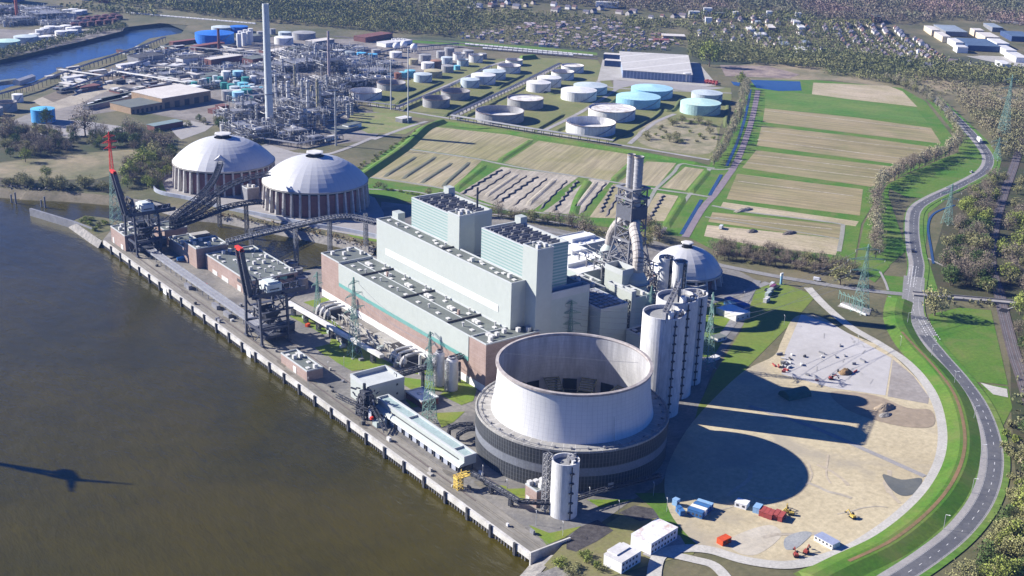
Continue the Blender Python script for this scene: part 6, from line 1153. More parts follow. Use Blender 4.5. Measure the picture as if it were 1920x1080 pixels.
for nm_u, ub in zip(('group across the harbour', 'front rows of the refinery', 'middle rows of the refinery', 'back rows of the refinery'), UB):
    for j, a in enumerate(sorted(ub)):
        t = unit(*a, 100+i); i += 1; t['label'] = f"steel-framed process unit with pipes, {ORD[j]} from the left in the {nm_u}" 
def rack(px, label, h=7, w_=7, seed=1):
    P_ = gl(px); t = thing('pipe_rack', label, 'pipe rack', P_[0], 'long pipe racks of the refinery'); f = MB(); p = MB(); rr = random.Random(seed)
    for a, b in zip(P_[:-1], P_[1:]):
        d = b-a; L_ = d.length; d.normalize(); n = Vector((-d.y, d.x, 0)); k = 0
        while k < L_: c = a+d*k; f.bar(c+n*w_/2, c+n*w_/2+Vector((0,0,h)), .5).bar(c-n*w_/2, c-n*w_/2+Vector((0,0,h)), .5).bar(c+n*w_/2+Vector((0,0,h)), c-n*w_/2+Vector((0,0,h)), .5); k += 12
        for j in range(6): o = n*(-w_/2+.8+j*(w_-1.6)/5)+Vector((0,0,h+.5+(j % 2)*.2)); p.tube(a+o, b+o, .42, 5, mi=j % 3)
    f.build('frame', M_steel, t); p.build('pipe', [mat('rack_pipe', (.30,.30,.31), (.22,.22,.23), .2, rough=.5), M_steel2, MC['rack_pipe']], t)
for i, (px, lab) in enumerate([([(355,97),(495,110)], 'pipe rack running from the harbour to the tall chimney, behind the sheds'), ([(-10,190),(60,170),(115,148),(165,130),(225,110),(275,92),(310,78)], 'long pipe rack hugging the near harbour bank'), ([(112,140),(195,152)], 'pink-grey pipe rack crossing the waste ground by the harbour'), ([(215,143),(350,165)], 'pipe rack crossing behind the tan factory'), ([(120,178),(215,145),(300,112),(355,97)], 'inland pipe rack parallel to the harbour'), ([(280,132),(400,138),(500,145)], 'pipe rack between the low sheds and the small tank cluster'), ([(600,190),(700,142)], 'dark pipe rack slanting between the refinery and the open tanks'), ([(740,205),(660,196),(600,230)], 'pipe rack along the road south of the open tanks'), ([(745,208),(840,170),(920,130)], 'pipes beside the first tank farm road'), ([(850,222),(960,170),(1050,125)], 'pipes beside the second tank farm road'), ([(640,262),(560,278),(480,266)], 'low pipe rack in front of the refinery units'), ([(660,118),(740,98),(860,88)], 'far pipe rack behind the tank farm'), ([(500,90),(600,95),(700,110)], 'pipe rack behind the refinery units'), ([(845,224),(1000,250),(1150,272)], 'pipes along the tank farm edge above the green bank')]): rack(px, lab, 5 if i > 6 else 7, 6, i)
def shed(px, py, L, W_, H_, ang, m1, mr, label, name='works_shed', cat='shed', grp=None, gable=0, doors=0):
    q = G(px, py); t = thing(name, label, cat, q, grp); MB().rbox(q, L, W_, H_, ang).build('wall', m1, t)
    if gable:
        ca, sa = math.cos(ang), math.sin(ang); vs = []
        for lx in (-L/2-.3, L/2+.3):
            for (ly, z) in ((-W_/2-.3, H_), (0, H_+gable), (W_/2+.3, H_)): vs.append((q.x+lx*ca-ly*sa, q.y+lx*sa+ly*ca, z))
        MB().add(vs, [(0,3,4,1),(1,4,5,2),(0,1,2),(3,5,4),(0,2,5,3)]).build('roof', mr, t)
    else: MB().rbox(q, L+.6, W_+.6, .5, ang, z=H_).build('roof', mr, t)
    if doors:
        ca, sa = math.cos(ang), math.sin(ang)
        for k in range(doors): lx = -L/2+(k+.5)*L/doors; ly = -(W_/2+.05); MB().rbox((q.x+lx*ca-ly*sa, q.y+lx*sa+ly*ca), L/doors*.5, .2, H_*.6, ang).build('door', M_roofd, t)
    return t
TAN = mat('tan_wall', (.40,.28,.17), (.34,.24,.15), .05); a = along(313,208,382,196); PW = mat('pale_roof', (.62,.58,.52), (.54,.50,.45), .05); 
shed(322, 190, 75, 62, 13, a, TAN, PW, 'tan-walled factory with a large flat pale roof', 'factory', 'building', doors=5)
shed(265, 203, 60, 42, 8, a, TAN, M_roof, 'lower tan factory wing with a grey skylight roof and dark doors', 'factory', 'building', doors=9)
for i in range(5): shed(196+i*7, 198-i*3, 62, 9, 5, along(150,197,262,172), M_steel2, M_white if i % 2 else M_roof, f"{ORD[i]} long narrow striped shed roof left of the tan factory", grp='narrow sheds left of the tan factory')
shed(358, 172, 22, 16, 7, a, M_vent, M_white, 'small white-roofed building behind the tan factory'); shed(310, 240, 40, 14, 6, a, M_brickd, mat('grey_green_roof', (.20,.27,.27), (.17,.22,.22), .1), 'low dark shed with a blue-grey roof in front of the tan factory')
shed(46, 152+3, 0.1+40, 10, 6, along(73,158,108,146), M_vent, M_dirtyw, 'white half-round roofed jetty shed at the near harbour bank', gable=2)
for i, (x, y, L, W_, H_, c1, c2, lab) in enumerate([(362,118,46,18,9,'t','d','white-walled hall beneath the blue tank'),(420,118,60,16,9,'b','p','long brick hall with pale roof left of the tall chimney'),(478,119,30,22,9,'b','g','brick block with grey roof touching the tall chimney'),(275,115,46,30,9,'g','d','large dark-roofed hall near the harbour'),(250,126,50,12,6,'w','w','blue-white low roof near the harbour'),(330,130,30,12,6,'w','w','small white shed among the works tracks'),(470,76,34,20,8,'g','g','grey hall behind the white silo group'),(435,100,40,12,5,'g','p','low shed right of the brick red chimney'),(395,148,30,10,5,'g','g','small grey shed at the small tank cluster'),(440,178,30,12,6,'g','w','flat white-roofed store by the small tank cluster'),(417,208,12,12,7,'b','b','rusty block by the refinery entrance, left'),(403,212,12,12,5,'b','b','rusty block by the refinery entrance, front'),(548,262,22,14,3,'g','w','white flat-roofed stand in front of the refinery'),(660,240,22,10,5,'w','g','white flat-roofed control hut on the lawn'),(640,245,40,18,3,'g','g','low grey equipment yard beside the control hut'),(757,228,16,12,5,'g','w','small white plant at the foot of the right mast'),(618,262,20,8,3,'w','w','white van-like boxes on the path before the refinery'),(700,74,70,26,8,'b','b','brown hall behind the tank farm railway'),(740,84,60,22,6,'w','w','white-roofed hall near the gas spheres'),(600,83,46,20,7,'g','p','pale-roofed shed behind the grey tank'),(520,100,50,16,6,'b','p','long brown shed right of the tall chimney'),(560,96,50,16,6,'g','g','long grey shed behind the refinery'),(165,168,30,14,5,'b','b','dark brown shed on the waste ground'),(140,150,34,12,5,'w','w','white canopy on the waste ground by the harbour'),(12,158,30,10,5,'g','g','grey jetty hut on the near harbour bank'),(345,82,50,10,5,'b','r','red-roofed low shed below the blue tank'),(390,90,60,12,6,'r','r','reddish long shed before the big blue tank')]):
    W__ = {'t': M_dirtyw, 'b': M_brickd, 'w': M_white, 'g': M_steel2, 'r': mat('red_brown', (.25,.09,.08), (.2,.08,.07), .1)}; R__ = {'d': M_roofd, 'p': PW, 'g': M_roof, 'w': M_dirtyw, 'b': M_brickd, 'r': mat('red_brown', (.25,.09,.08))}
    shed(x, y, L, W_, H_, a+.06*(i % 3-1), W__[c1], R__[c2], lab)
# smaller yard clutter in the works
for i in range(230):
    x, y = (rr.uniform(230, 500), rr.uniform(88, 160)) if i < 150 else (rr.uniform(90, 350), rr.uniform(130, 180))
    q = G(x, y)
    if insp(q): continue
    s_ = shed(x, y, rr.uniform(6, 26), rr.uniform(4, 9), rr.uniform(2, 5), a+rr.choice([0, 1.57]), rr.choice([M_steel2, M_brickd, M_vent, M_conc, M_steel]), rr.choice([M_roof, M_roofd, PW, M_dirtyw, M_steel2]), 'small flat-roofed works hut among tracks near the harbour', 'works_hut', 'hut', 'small works huts near the harbour')
# rail tank wagons
wg = thing('tank_wagon', 'wagon', 'railway wagon', (0,0,0)); MB().tube((-5,0,2.3), (5,0,2.3), 1.5, 10).build('tank', M_train, wg, origin=(0,0,0)); MB().box(-5.6,5.6,-1.2,1.2,.8,1.2).build('chassis', M_steel, wg, origin=(0,0,0))
for nme, px, n_, lab in (('a', [(872,86),(1112,108)], 26, 'white tank wagon in the long train behind the tank farm'), ('b', [(905,94),(1075,107.5)], 18, 'white tank wagon in the shorter train beside the long one'), ('c', [(236,27),(480,48)], 34, 'white tank wagon in the train near the harbour head')):
    A, B = gl(px); d = B-A; an = math.atan2(d.y, d.x)
    for i in range(n_): p = A.lerp(B, (i+.5)/n_); place(wg, (p.x, p.y, .5), an, lab, lab.replace('white tank wagon in', 'tank wagons of'), (d.length/n_/11.6,1.15,1.15))
# warehouse beyond the tank farm
wh = thing('distribution_hall', 'huge flat warehouse with a pale roof and ribbed grey-blue front beyond the tank farm', 'warehouse', G(1230,130)); A_ = [G(1168,147), G(1296,154), G(1281,106,0), G(1160,98,0)]; hz = 11
A_ = [G(1167,146), G(1297,155), G(1289,117), G(1161,110)]; MB().prism(A_, 0, hz).build('wall', lines(mat('ribbed_front', (.20,.25,.36), (.17,.22,.32), .05), .3, (.5,.54,.62), .5, .3, 'X'), wh)
cc = sum(A_, Vector())/4; MB().prism([cc+(p-cc)*1.01 for p in A_], hz, hz+.8).build('roof', lines(mat('hall_roof', (.50,.48,.44), (.44,.42,.39), .03), .022, (.66,.64,.60), .6, .12, 'Y'), wh); q = G(1286,152); MB().cyl((q.x-3, q.y-4), 5, 0, 13, 16).build('round_tower', M_dirtyw, wh)
for i, (x, y) in enumerate(((1150,112),(1152,124))): shed(x, y, 30, 14, 9, math.atan2((A_[1]-A_[0]).y, (A_[1]-A_[0]).x), TC['blue'] if 0 else mat('navy_wall', (.05,.08,.18), (.04,.07,.15), .1), PW, ('farther','nearer')[i]+' dark blue side wing of the huge warehouse', 'loading_wing', 'building')
for i in range(8): q = G(1325+(i % 4)*6, 153+(i//4)*3+(i % 4)); tag(MB().rbox((q.x,q.y), 9, 2.8, 3, .2+.1*i).build('parked_lorry', RD), 'red lorry parked behind the huge warehouse', 'lorry', 'red lorries behind the huge warehouse')
# ============================================================ far town
HW_ = mat('house_wall', (.62,.58,.52), (.46,.40,.34), .01, fine=.09); HR = mat('house_roof', (.115,.09,.095), (.08,.085,.115), .01, fine=.07, island=.35, lo=.45, hi=.55)
def house_mesh(L, W_, H_, g, rmat):
    m = MB().add([(-L/2,-W_/2,0),(L/2,-W_/2,0),(L/2,W_/2,0),(-L/2,W_/2,0),(-L/2,-W_/2,H_),(L/2,-W_/2,H_),(L/2,W_/2,H_),(-L/2,W_/2,H_),(-L/2,0,H_+g),(L/2,0,H_+g)], [(0,1,5,4),(2,3,7,6),(1,2,6,9,5),(3,0,4,8,7)], 0).add([(-L/2-.3,-W_/2-.4,H_-.2),(L/2+.3,-W_/2-.4,H_-.2),(L/2+.3,W_/2+.4,H_-.2),(-L/2-.3,W_/2+.4,H_-.2),(-L/2-.3,0,H_+g+.1),(L/2+.3,0,H_+g+.1)], [(0,1,5,4),(2,3,4,5)], 1)
    m.cbox(L*.2, 0, H_+g-.8, .9, .9, 1.8, 1); return m
protos = [house_mesh(11,8.5,5.2,4,0), house_mesh(16,9,5.5,4,0), house_mesh(9,8,4.5,3.5,0)]
PH = []
for i, (m, wm) in enumerate(zip(protos, (mat('white_render', (.80,.78,.74), (.7,.68,.64), .01), HW_, mat('cream_render', (.68,.60,.50), (.6,.52,.42), .01)))):
    o = m.build('house', [wm, HR if i != 2 else mat('house_roof_red', (.17,.08,.065), (.12,.08,.075), .02)], origin=(0,0,0)); PH.append(tag(o, 'house', 'house'))
HOUSES = []
def houses(poly, n_, lab, grp, lines_=None, ang=None, seed=1):
    rr = random.Random(seed); w_ = gl(poly); xs = [p.x for p in w_]; ys = [p.y for p in w_]; k = 0; tr = 0
    while k < n_ and tr < 9000:
        tr += 1; x, y = rr.uniform(min(xs), max(xs)), rr.uniform(min(ys), max(ys))
        if ang is not None: # snap to streets
            c_, s_ = math.cos(ang), math.sin(ang); u, v = x*c_+y*s_, -x*s_+y*c_; v = round(v/23)*23+rr.uniform(-3.5,3.5)+6*math.sin(u*.012); u = round(u/12)*12+rr.uniform(-2.5,2.5); x, y = u*c_-v*s_, u*s_+v*c_
        if not pip(x, y, w_) or any((x-a_)**2+(y-b_)**2 < 110 for a_, b_ in HOUSES): continue
        HOUSES.append((x, y)); place(rr.choice(PH), (x, y, hillz(x, y)-.1), (ang or rr.choice([.3,1.87]))+rr.choice([0,0,1.57])*(ang is None)+rr.uniform(-.05,.05), lab, grp, rr.uniform(.75,1.0)); k += 1
sa_ = along(1620,64,1680,108)
houses([(1540,58),(1620,56),(1680,62),(1700,72),(1790,112),(1740,116),(1640,106),(1560,82)], 150, 'small gabled house in the dense rows of the far town at the right', 'terraced houses of the far town', ang=sa_, seed=2)
houses([(1290,42),(1400,44),(1500,52),(1545,60),(1560,100),(1480,100),(1400,92),(1330,80),(1290,60)], 70, 'detached house among trees in the far town right of the allotments', 'scattered houses of the far town', ang=sa_+.1, seed=3)
houses([(780,-2),(900,2),(900,14),(640,18),(480,10),(470,0)], 26, 'brick house among trees at the top edge of the picture', 'houses at the top edge', seed=4); houses([(880,32),(1100,42),(1290,50),(1290,44),(1100,34),(900,24)], 26, 'house in the thin row below the wooded hill', 'houses below the wooded hill', seed=5); houses([(1690,140),(1800,130),(1920,150),(1920,135),(1780,118),(1700,122)], 8, 'house at the wood edge below the far factories', 'houses at the wood edge', seed=6)
for i, (x, y, L, W_, H_, c_, lab) in enumerate([(1137,32,44,16,10,'w','large white office block standing alone in front of the wooded hill'),(1262,74,40,26,6,'p','pale hall with a lifted roof edge behind the garden plots'),(1240,80,26,18,5,'r','red-brown shed left of the lifted-roof hall'),(1300,45,20,12,11,'w','white tower block at the foot of the hill, left one'),(1325,43,16,12,13,'w','white tower block at the foot of the hill, second one'),(1327,54,12,10,12,'w','white tower block in front of the others'),(1345,46,26,12,8,'b','long brown block beside the white towers'),(1377,48,14,10,12,'w','white tower block right of the brown block'),(1440,49,12,10,12,'w','slim white tower block in the far town centre'),(1494,51,12,10,11,'w','slim white tower block right of the centre'),(1405,64,46,12,6,'w','long white slanted roof in the far town'),(1425,72,30,18,6,'w','white flat hall with a shaded wall in the far town'),(1443,63,50,14,7,'p','long tan-roofed school block in the far town'),(1420,57,24,10,7,'g','grey roofed block above the long white roof'),(1490,57,40,12,7,'w','white-roofed E-shaped wing, upper'),(1500,64,40,12,7,'w','white-roofed E-shaped wing, lower'),(1470,88,34,14,6,'g','grey-roofed school wing above the trees'),(1510,85,30,12,6,'g','grey-blue flat wing near the tree belt'),(1500,97,40,16,6,'w','pale flat-roofed market hall at the tree belt'),(1640,50,44,14,10,'b','brown apartment slab at the forest edge'),(1745,68,60,14,10,'y','long beige factory front stretching down from the forest'),(1765,78,60,14,10,'y','next beige factory front, further down'),(1790,88,54,14,10,'w','white factory front at the lower end of the beige row'),(1780,66,90,40,8,'g','wide grey factory roof behind the beige fronts'),(1830,90,90,56,9,'n','wide dark blue-grey factory roof'),(1800,98,26,18,10,'w','white factory gable before the dark blue roof'),(1830,70,30,18,11,'y','beige boxy factory tower'),(1850,78,60,26,10,'y','yellowish factory hall right of the boxy tower'),(1870,88,60,22,9,'w','white factory hall, upper right'),(1885,100,60,18,9,'w','white factory hall with long front, lower right'),(1905,76,70,40,9,'n','blue-grey hall at the right edge'),(1905,112,60,20,8,'w','white hall at the right edge by the trees'),(1880,125,40,14,7,'w','white small hall inside the trees at the right'),(1860,62,60,20,8,'g','grey hall under the motorway bridge'),(170,8,26,16,16,'w','white box building at the top left beyond the harbour'),(190,5,26,16,14,'n','navy stack building beside the white box at the top left'),(207,7,24,16,13,'w','pale stack building right of the navy one'),(240,9,26,18,18,'w','tall white warehouse at the top left'),(262,10,30,18,12,'b','red-brown warehouse right of the tall white one'),(20,10,44,30,26,'n','dark blue boiler block at the top left corner'),(222,11,20,10,9,'r','small red container pile at the top left'),(195,12,16,9,8,'r','orange-red container pile in front of the navy building'),(1120,8,20,12,7,'w','white hut in the hillside wood'),(1420,-2,40,14,7,'w','white hall in the clearing at the top edge')]):
    mm = {'w': (M_white, M_dirtyw), 'p': (TAN, PW), 'r': (MC['red_brown'], MC['red_brown']), 'b': (M_brickd, M_roof), 'g': (M_steel2, mat('blue_grey_roof', (.26,.31,.36), (.22,.26,.30), .02)), 'y': (mat('beige_front', (.62,.52,.36), (.56,.47,.33), .02), PW), 'n': (mat('navy_wall', (.05,.08,.18)), mat('navy_roof', (.09,.14,.22), (.07,.11,.18), .02))}[c_]
    s_ = shed(x, y, L, W_, H_, sa_ if x > 1350 else along(900,36,1290,50), mm[0], mm[1], lab, 'large_building', 'building'); q = G(x, y); s_.location.z = hillz(q.x, q.y)
# motorway viaduct and the local road bridge
t = thing('motorway_viaduct', 'long pale motorway viaduct on piers at the foot of the forest', 'bridge', G(1850,56)); A = smooth(gl([(1775,40),(1830,45),(1880,53),(1990,62)]), 3); m = MB()
for p, q in zip(A[:-1], A[1:]): m.bar(p+Vector((0,0,13)), q+Vector((0,0,13)), 22, 2.2)
m.build('deck', M_pave, t)
for p in A[1:]: MB().cbox(p.x, p.y, 0, 3, 10, 12).build('pier', M_conc, t)
t = thing('road_bridge', 'pale road bridge crossing the railway cutting', 'bridge', G(1840,566)); A = gl([(1712,553),(1790,560),(1860,566),(1950,574)]); m = MB()
for p, q in zip(A[:-1], A[1:]): m.bar(p+Vector((0,0,.4)), q+Vector((0,0,.4)), 8.5, .8); d = (q-p).normalized(); n = Vector((-d.y, d.x, 0))*4.1; m.bar(p+n+Vector((0,0,1.4)), q+n+Vector((0,0,1.4)), .35, 1); m.bar(p-n+Vector((0,0,1.4)), q-n+Vector((0,0,1.4)), .35, 1)
m.build('deck', M_pave, t); q = G(1876,574); MB().box(q.x-2, q.x+9, q.y-8, q.y-7, 0, .6).build('abutment', M_conc, t)
tag(MB().rbox(G(1882,583), 9, 6, .3, .3, z=.3).build('underpass', M_dark), 'dark underpass mouth where the railway goes below the bridge', 'underpass')
# sign post, garden plots
t = thing('entrance_sign', 'light blue and white pillar sign beside the entrance road', 'sign', G(1464,533)); q = G(1464,533); MB().box(q.x-1, q.x+1, q.y-.4, q.y+.4, 0, 7).build('pillar', TC['lblue'], t); MB().box(q.x-1.4, q.x+1.4, q.y-.5, q.y+.5, 7, 9.5).build('head', M_white, t)
gs = tag(MB().add([(-2.6,-2,0),(2.6,-2,0),(2.6,2,0),(-2.6,2,0),(-2.6,-2,2.4),(2.6,-2,2.4),(2.6,2,2.4),(-2.6,2,2.4)], [(0,1,5,4),(1,2,6,5),(2,3,7,6),(3,0,4,7)], 0).add([(-2.9,-2.4,2.3),(2.9,-2.4,2.3),(2.9,2.4,2.3),(-2.9,2.4,2.3),(-2.9,0,3.8),(2.9,0,3.8)], [(0,1,5,4),(2,3,4,5),(1,2,5),(3,0,4)], 1).build('garden_shed', [M_dirtyw, mat('shed_roof', (.45,.40,.40), (.25,.16,.14), .05, lo=.45, hi=.55)], origin=(0,0,0)), 'shed', 'shed')
w_ = gl([(842,68),(960,54),(1130,48),(1200,58),(1280,82),(1240,96),(1130,98),(1000,86),(850,72)]); xs = [p.x for p in w_]; ys = [p.y for p in w_]; k = 0; ga = along(900,80,1200,98)
while k < 290:
    x, y = rr.uniform(min(xs), max(xs)), rr.uniform(min(ys), max(ys))
    if pip(x, y, w_): place(gs, (x, y, hillz(x, y)+.1), ga+rr.choice([0,1.57]), 'tiny pale garden hut in the allotment colony', 'allotment huts', rr.uniform(.8,1.6)); k += 1
# ============================================================ vegetation
def fol(name, c1, c2, sc=.03): return mat(name, c1, c2, sc, rough=.9, island=.2, spec=.1, fine=.3)
F_bare = fol('bare_twigs', (.31,.255,.185), (.23,.19,.14)); F_pale = fol('pale_catkins', (.42,.38,.24), (.34,.31,.20)); F_fresh = fol('fresh_leaves', (.30,.34,.08), (.23,.27,.07)); F_green = fol('green_leaves', (.11,.16,.05), (.08,.12,.04)); F_dark = fol('evergreen', (.03,.06,.03), (.03,.05,.02)); F_olive = fol('olive_buds', (.31,.30,.13), (.24,.23,.11))
def crown_arr(rr, n_cl, rad, h0, h1, per, ls, shape='round'):
    "leaf-sized faces gathered in clumps through the crown volume"
    C_ = []
    for _ in range(n_cl):
        while True:
            p = rr.uniform(-1, 1, 3)
            if .25 < np.linalg.norm(p) < 1: break
        z = (p[2]+1)/2; wd = {'round': 1-.35*max(0, z-.5), 'tall': .42, 'cone': (1-z)*.9+.1, 'bush': 1}[shape]; C_.append([p[0]*rad*wd, p[1]*rad*wd, h0+(h1-h0)*z])
    C_ = np.array(C_); cs = rad*(.30 if shape != 'tall' else .2)
    pts = np.repeat(C_, per, 0)+rr.normal(0, cs*.55, (n_cl*per, 3)); k = len(pts); a = rr.normal(size=(k, 3)); a /= np.linalg.norm(a, axis=1)[:, None]; b = np.cross(a, rr.normal(size=(k, 3))); b /= np.linalg.norm(b, axis=1)[:, None]; s = ls*rr.uniform(.6, 1.4, (k, 1))
    return np.stack([pts-a*s, pts+b*s*.75, pts+a*s, pts-b*s*.75], 1), C_
def quads_mesh(name, Q, m):
    k = len(Q); me = bpy.data.meshes.new(name); me.vertices.add(4*k); me.vertices.foreach_set('co', Q.reshape(-1).astype(np.float32)); me.loops.add(4*k); me.loops.foreach_set('vertex_index', np.arange(4*k, dtype=np.int32)); me.polygons.add(k); me.polygons.foreach_set('loop_start', np.arange(0, 4*k, 4, dtype=np.int32)); me.polygons.foreach_set('loop_total', np.full(k, 4, np.int32)); me.update(calc_edges=True); me.materials.append(m); return me
def tree_proto(kind, fm, seed, rad, h0, h1, n_cl=34, per=22, ls=.36, shape='round', name='tree'):
    rr = np.random.default_rng(seed); Q, C_ = crown_arr(rr, n_cl, rad, h0, h1, per, ls, shape); t = thing(name, kind, 'tree', (0,0,0)); o = bpy.data.objects.new('crown', quads_mesh('crown', Q, fm)); COL.objects.link(o); o.parent = t
    m = MB(); m.tube((0,0,-.2), (0,0,h0*.9+1.2), .30 if shape != 'bush' else .15, 7, r2=.2)
    for c in C_[::(2 if shape != 'bush' else 4)]: m.tube((0,0,max(.3, min(c[2]-.8, h0*.8+(c[2]-h0)*.35))), c, .14, 4, r2=.05)
    m.build('trunk', M_wood, t, origin=(0,0,0)); return t
TP = {'bare': [tree_proto('tree', F_bare, 1+i, 4.6, 2.5, 11, 40, 24, .23, name='bare_tree') for i in range(2)], 'pale': [tree_proto('tree', F_pale, 5+i, 3.8, 2, 12, 38, 24, .28, name='budding_tree') for i in range(2)],
 'fresh': [tree_proto('tree', F_fresh, 9, 4.6, 2, 9.5, 38, 24, .32, name='leafing_tree')], 'green': [tree_proto('tree', F_green, 12, 4.4, 1.6, 9, 38, 24, .32, name='leafy_tree')], 'olive': [tree_proto('tree', F_olive, 14+i, 4.3, 1.8, 9, 36, 24, .29, name='budding_tree') for i in range(2)],
 'poplar': [tree_proto('tree', F_pale, 17, 4.2, 2, 16, 36, 24, .28, 'tall', name='poplar_tree')], 'bush': [tree_proto('tree', F_olive, 19, 2.4, .3, 3, 22, 20, .28, 'bush', name='bush')], 'gbush': [tree_proto('tree', F_fresh, 21, 2.6, .3, 3.4, 22, 20, .28, 'bush', name='bush')]}
tr_ = random.Random(77)
def tree(k, px, py, sc, lab, grp=None, jit=0):
    q = G(px, py); q.x += tr_.uniform(-jit, jit); q.y += tr_.uniform(-jit, jit)
    if insp(q): return
    p = tr_.choice(TP[k]); sc_ = sc*tr_.uniform(.8,1.2)*(1.35 if k not in ('bush','gbush') else 1.1); o = place(p, (q.x, q.y, 0), tr_.uniform(0, 6.28), lab, grp, (sc_*tr_.uniform(.85,1.2), sc_*tr_.uniform(.85,1.2), sc_*tr_.uniform(.85,1.2)))
    if k in ('bush', 'gbush'): o['category'] = 'bush'
def row(kinds, pts, n_, sc, lab, grp, jit=2.0):
    P_ = [Vector((*p, 0)) for p in pts]; L = [0]
    for a, b in zip(P_[:-1], P_[1:]): L.append(L[-1]+(b-a).length)
    for i in range(n_):
        s = L[-1]*(i+.5)/n_; j = max(k for k in range(len(L)) if L[k] <= s); j = min(j, len(P_)-2); p = P_[j].lerp(P_[j+1], (s-L[j])/(L[j+1]-L[j])); tree(tr_.choice(kinds), p.x, p.y, sc, lab, grp, jit)
row(['pale','bare'], [(1640,487),(1642,450),(1641,415),(1642,380),(1655,350),(1690,328),(1735,310),(1778,292),(1800,272)], 46, 1.05, 'pale budding tree in the curved row along the edge of the fields', 'tree row along the dike foot', 2.5)
row(['olive','pale'], [(1800,270),(1795,250),(1778,225),(1757,200),(1735,182),(1700,165),(1660,152)], 30, .85, 'thin budding tree in the far part of the curved row beside the green field', 'far tree row by the green field', 2.5)
row(['poplar','pale','pale'], [(1340,315),(1356,288),(1372,255),(1384,225),(1392,195),(1397,172),(1400,160)], 34, .95, 'tall pale tree in the row beside the narrow straight canal', 'tree row beside the straight canal', 3)
row(['bare','olive'], [(905,405),(960,412),(1020,418),(1060,424),(1100,434)], 18, .85, 'thin leafless tree in the row behind the boiler houses', 'tree row behind the boiler houses', 3)
row(['bare','bare','olive'], [(1090,445),(1130,452),(1180,456),(1215,462),(1232,440),(1200,425),(1240,455)], 16, .95, 'leafless tree behind the twin chimneys', 'trees behind the twin chimneys', 4)
row(['bare','bare','olive'], [(1335,470),(1400,481),(1480,492),(1560,505),(1605,512)], 46, .8, 'leafless grey-brown tree in the dense hedge along the entrance road', 'hedge trees on the entrance road', 4); row(['bare','bush'], [(1340,484),(1420,494),(1500,506),(1580,518)], 30, .75, 'low leafless tree at the front of the entrance road hedge', 'front hedge trees on the entrance road', 3)
row(['olive','bush','gbush','bare'], [(695,352),(740,358),(800,368),(850,380),(890,388)], 24, .6, 'small bushy tree on the strip between the nearer dome and the field plots', 'small trees right of the nearer dome', 3)
row(['bush','gbush'], [(640,335),(700,300),(760,262),(800,240)], 22, .8, 'olive bush on the dike slope below the refinery', 'bushes on the dike below the refinery', 3)
for x, y, k, s, lab in ((1330,125,'fresh',2.2,'big rounded yellow-green tree right of the huge warehouse'),(1388,160,'fresh',1.5,'yellow-green tree at the left end of the pond'),(1575,534,'olive',1.2,'round olive tree on the entrance road verge'),(1752,592,'olive',1.9,'big spreading budding tree just right of the junction'),(145,305,'fresh',.1,''),(48,304,'fresh',1.1,'rounded light green shrub tree on the left bank'),(88,335,'fresh',1.1,'yellow-green shrub tree on the left bank near the water'),(187,275,'fresh',1.0,'yellow-green tree behind the red-topped pylon'),(88,235,'green',1.5,'green tree in front of the sky blue tank'),(160,255,'bare',2.1,'large leafless tree left of the red-topped pylon'),(20,262,'bare',2.0,'tall leafless tree at the left edge'),(245,262,'bare',1.6,'leafless tree right of the red-topped pylon'),(305,290,'bare',1.9,'big leafless tree beside the farther dome'),(222,262,'green',1.2,'green tree behind the red-topped pylon'),(270,320,'fresh',1.6,'big yellow-green willow at the point of the bank'),(245,340,'fresh',1.3,'yellow-green willow behind the first crane boom'),(292,305,'olive',1.6,'olive tree above the point of the bank'),(1050,1066,'fresh',.55,'light green bush at the quay corner by the rocks'),(1072,1085,'olive',.6,'olive bush at the bottom edge beside the rocks'),(1912,590,'fresh',1.6,'yellow-green tree at the right edge under the bridge'),(1000,0,'bare',.1,'')):
    if lab: tree(k, x, y, s, lab)
def grove(kinds, poly, n_, s0, s1, lab, grp):
    w_ = gl(poly); xs = [p.x for p in w_]; ys = [p.y for p in w_]; k = 0; T = 0
    while k < n_ and T < 6000:
        T += 1; x, y = tr_.uniform(min(xs), max(xs)), tr_.uniform(min(ys), max(ys))
        if pip(x, y, w_) and not insp((x, y)):
            p = tr_.choice(TP[tr_.choice(kinds)]); s = tr_.uniform(s0, s1)*1.15; place(p, (x, y, 0), tr_.uniform(0, 6.28), lab, grp, (s, s, s*tr_.uniform(.85,1.15))); k += 1
grove(['fresh','olive','olive','green'], [(1785,1100),(1840,1045),(1885,985),(1905,945),(1960,930),(1960,1020),(1960,1110)], 62, .9, 1.4, 'leafing tree in the thicket at the bottom right corner', 'thicket at the bottom right corner')
grove(['bare','bare','olive','green'], [(1755,520),(1765,470),(1785,430),(1840,400),(1850,450),(1848,520),(1858,550),(1800,548)], 60, 1.0, 1.6, 'leafless or budding tree in the wood between the road and the railway', 'wood between the road and the railway')
grove(['olive','fresh','bare'], [(1800,400),(1830,350),(1870,335),(1885,340),(1865,400),(1850,430)], 34, .9, 1.4, 'budding tree in the wood right of the curved ditch', 'wood right of the curved ditch')
grove(['bare','olive','fresh'], [(1885,440),(1910,330),(1960,280),(1960,560),(1890,545),(1872,500)], 50, 1.0, 1.6, 'tree in the wood right of the railway line', 'wood right of the railway line')
grove(['bare','olive','green'], [(1905,620),(1960,600),(1960,960),(1925,960),(1915,800),(1925,720)], 28, .8, 1.3, 'tree in the strip along the railway at the right edge', 'trees along the railway at the right edge')
grove(['bush','gbush'], [(1885,800),(1915,800),(1925,930),(1900,960),(1885,900)], 18, .7, 1.2, 'low bush on the strip right of the main road', 'bushes right of the main road')
grove(['olive','bare','fresh'], [(1905,560),(1915,590),(1960,700),(1960,600)], 10, .7, 1.2, 'tree beside the railway just below the road bridge', 'trees below the road bridge')
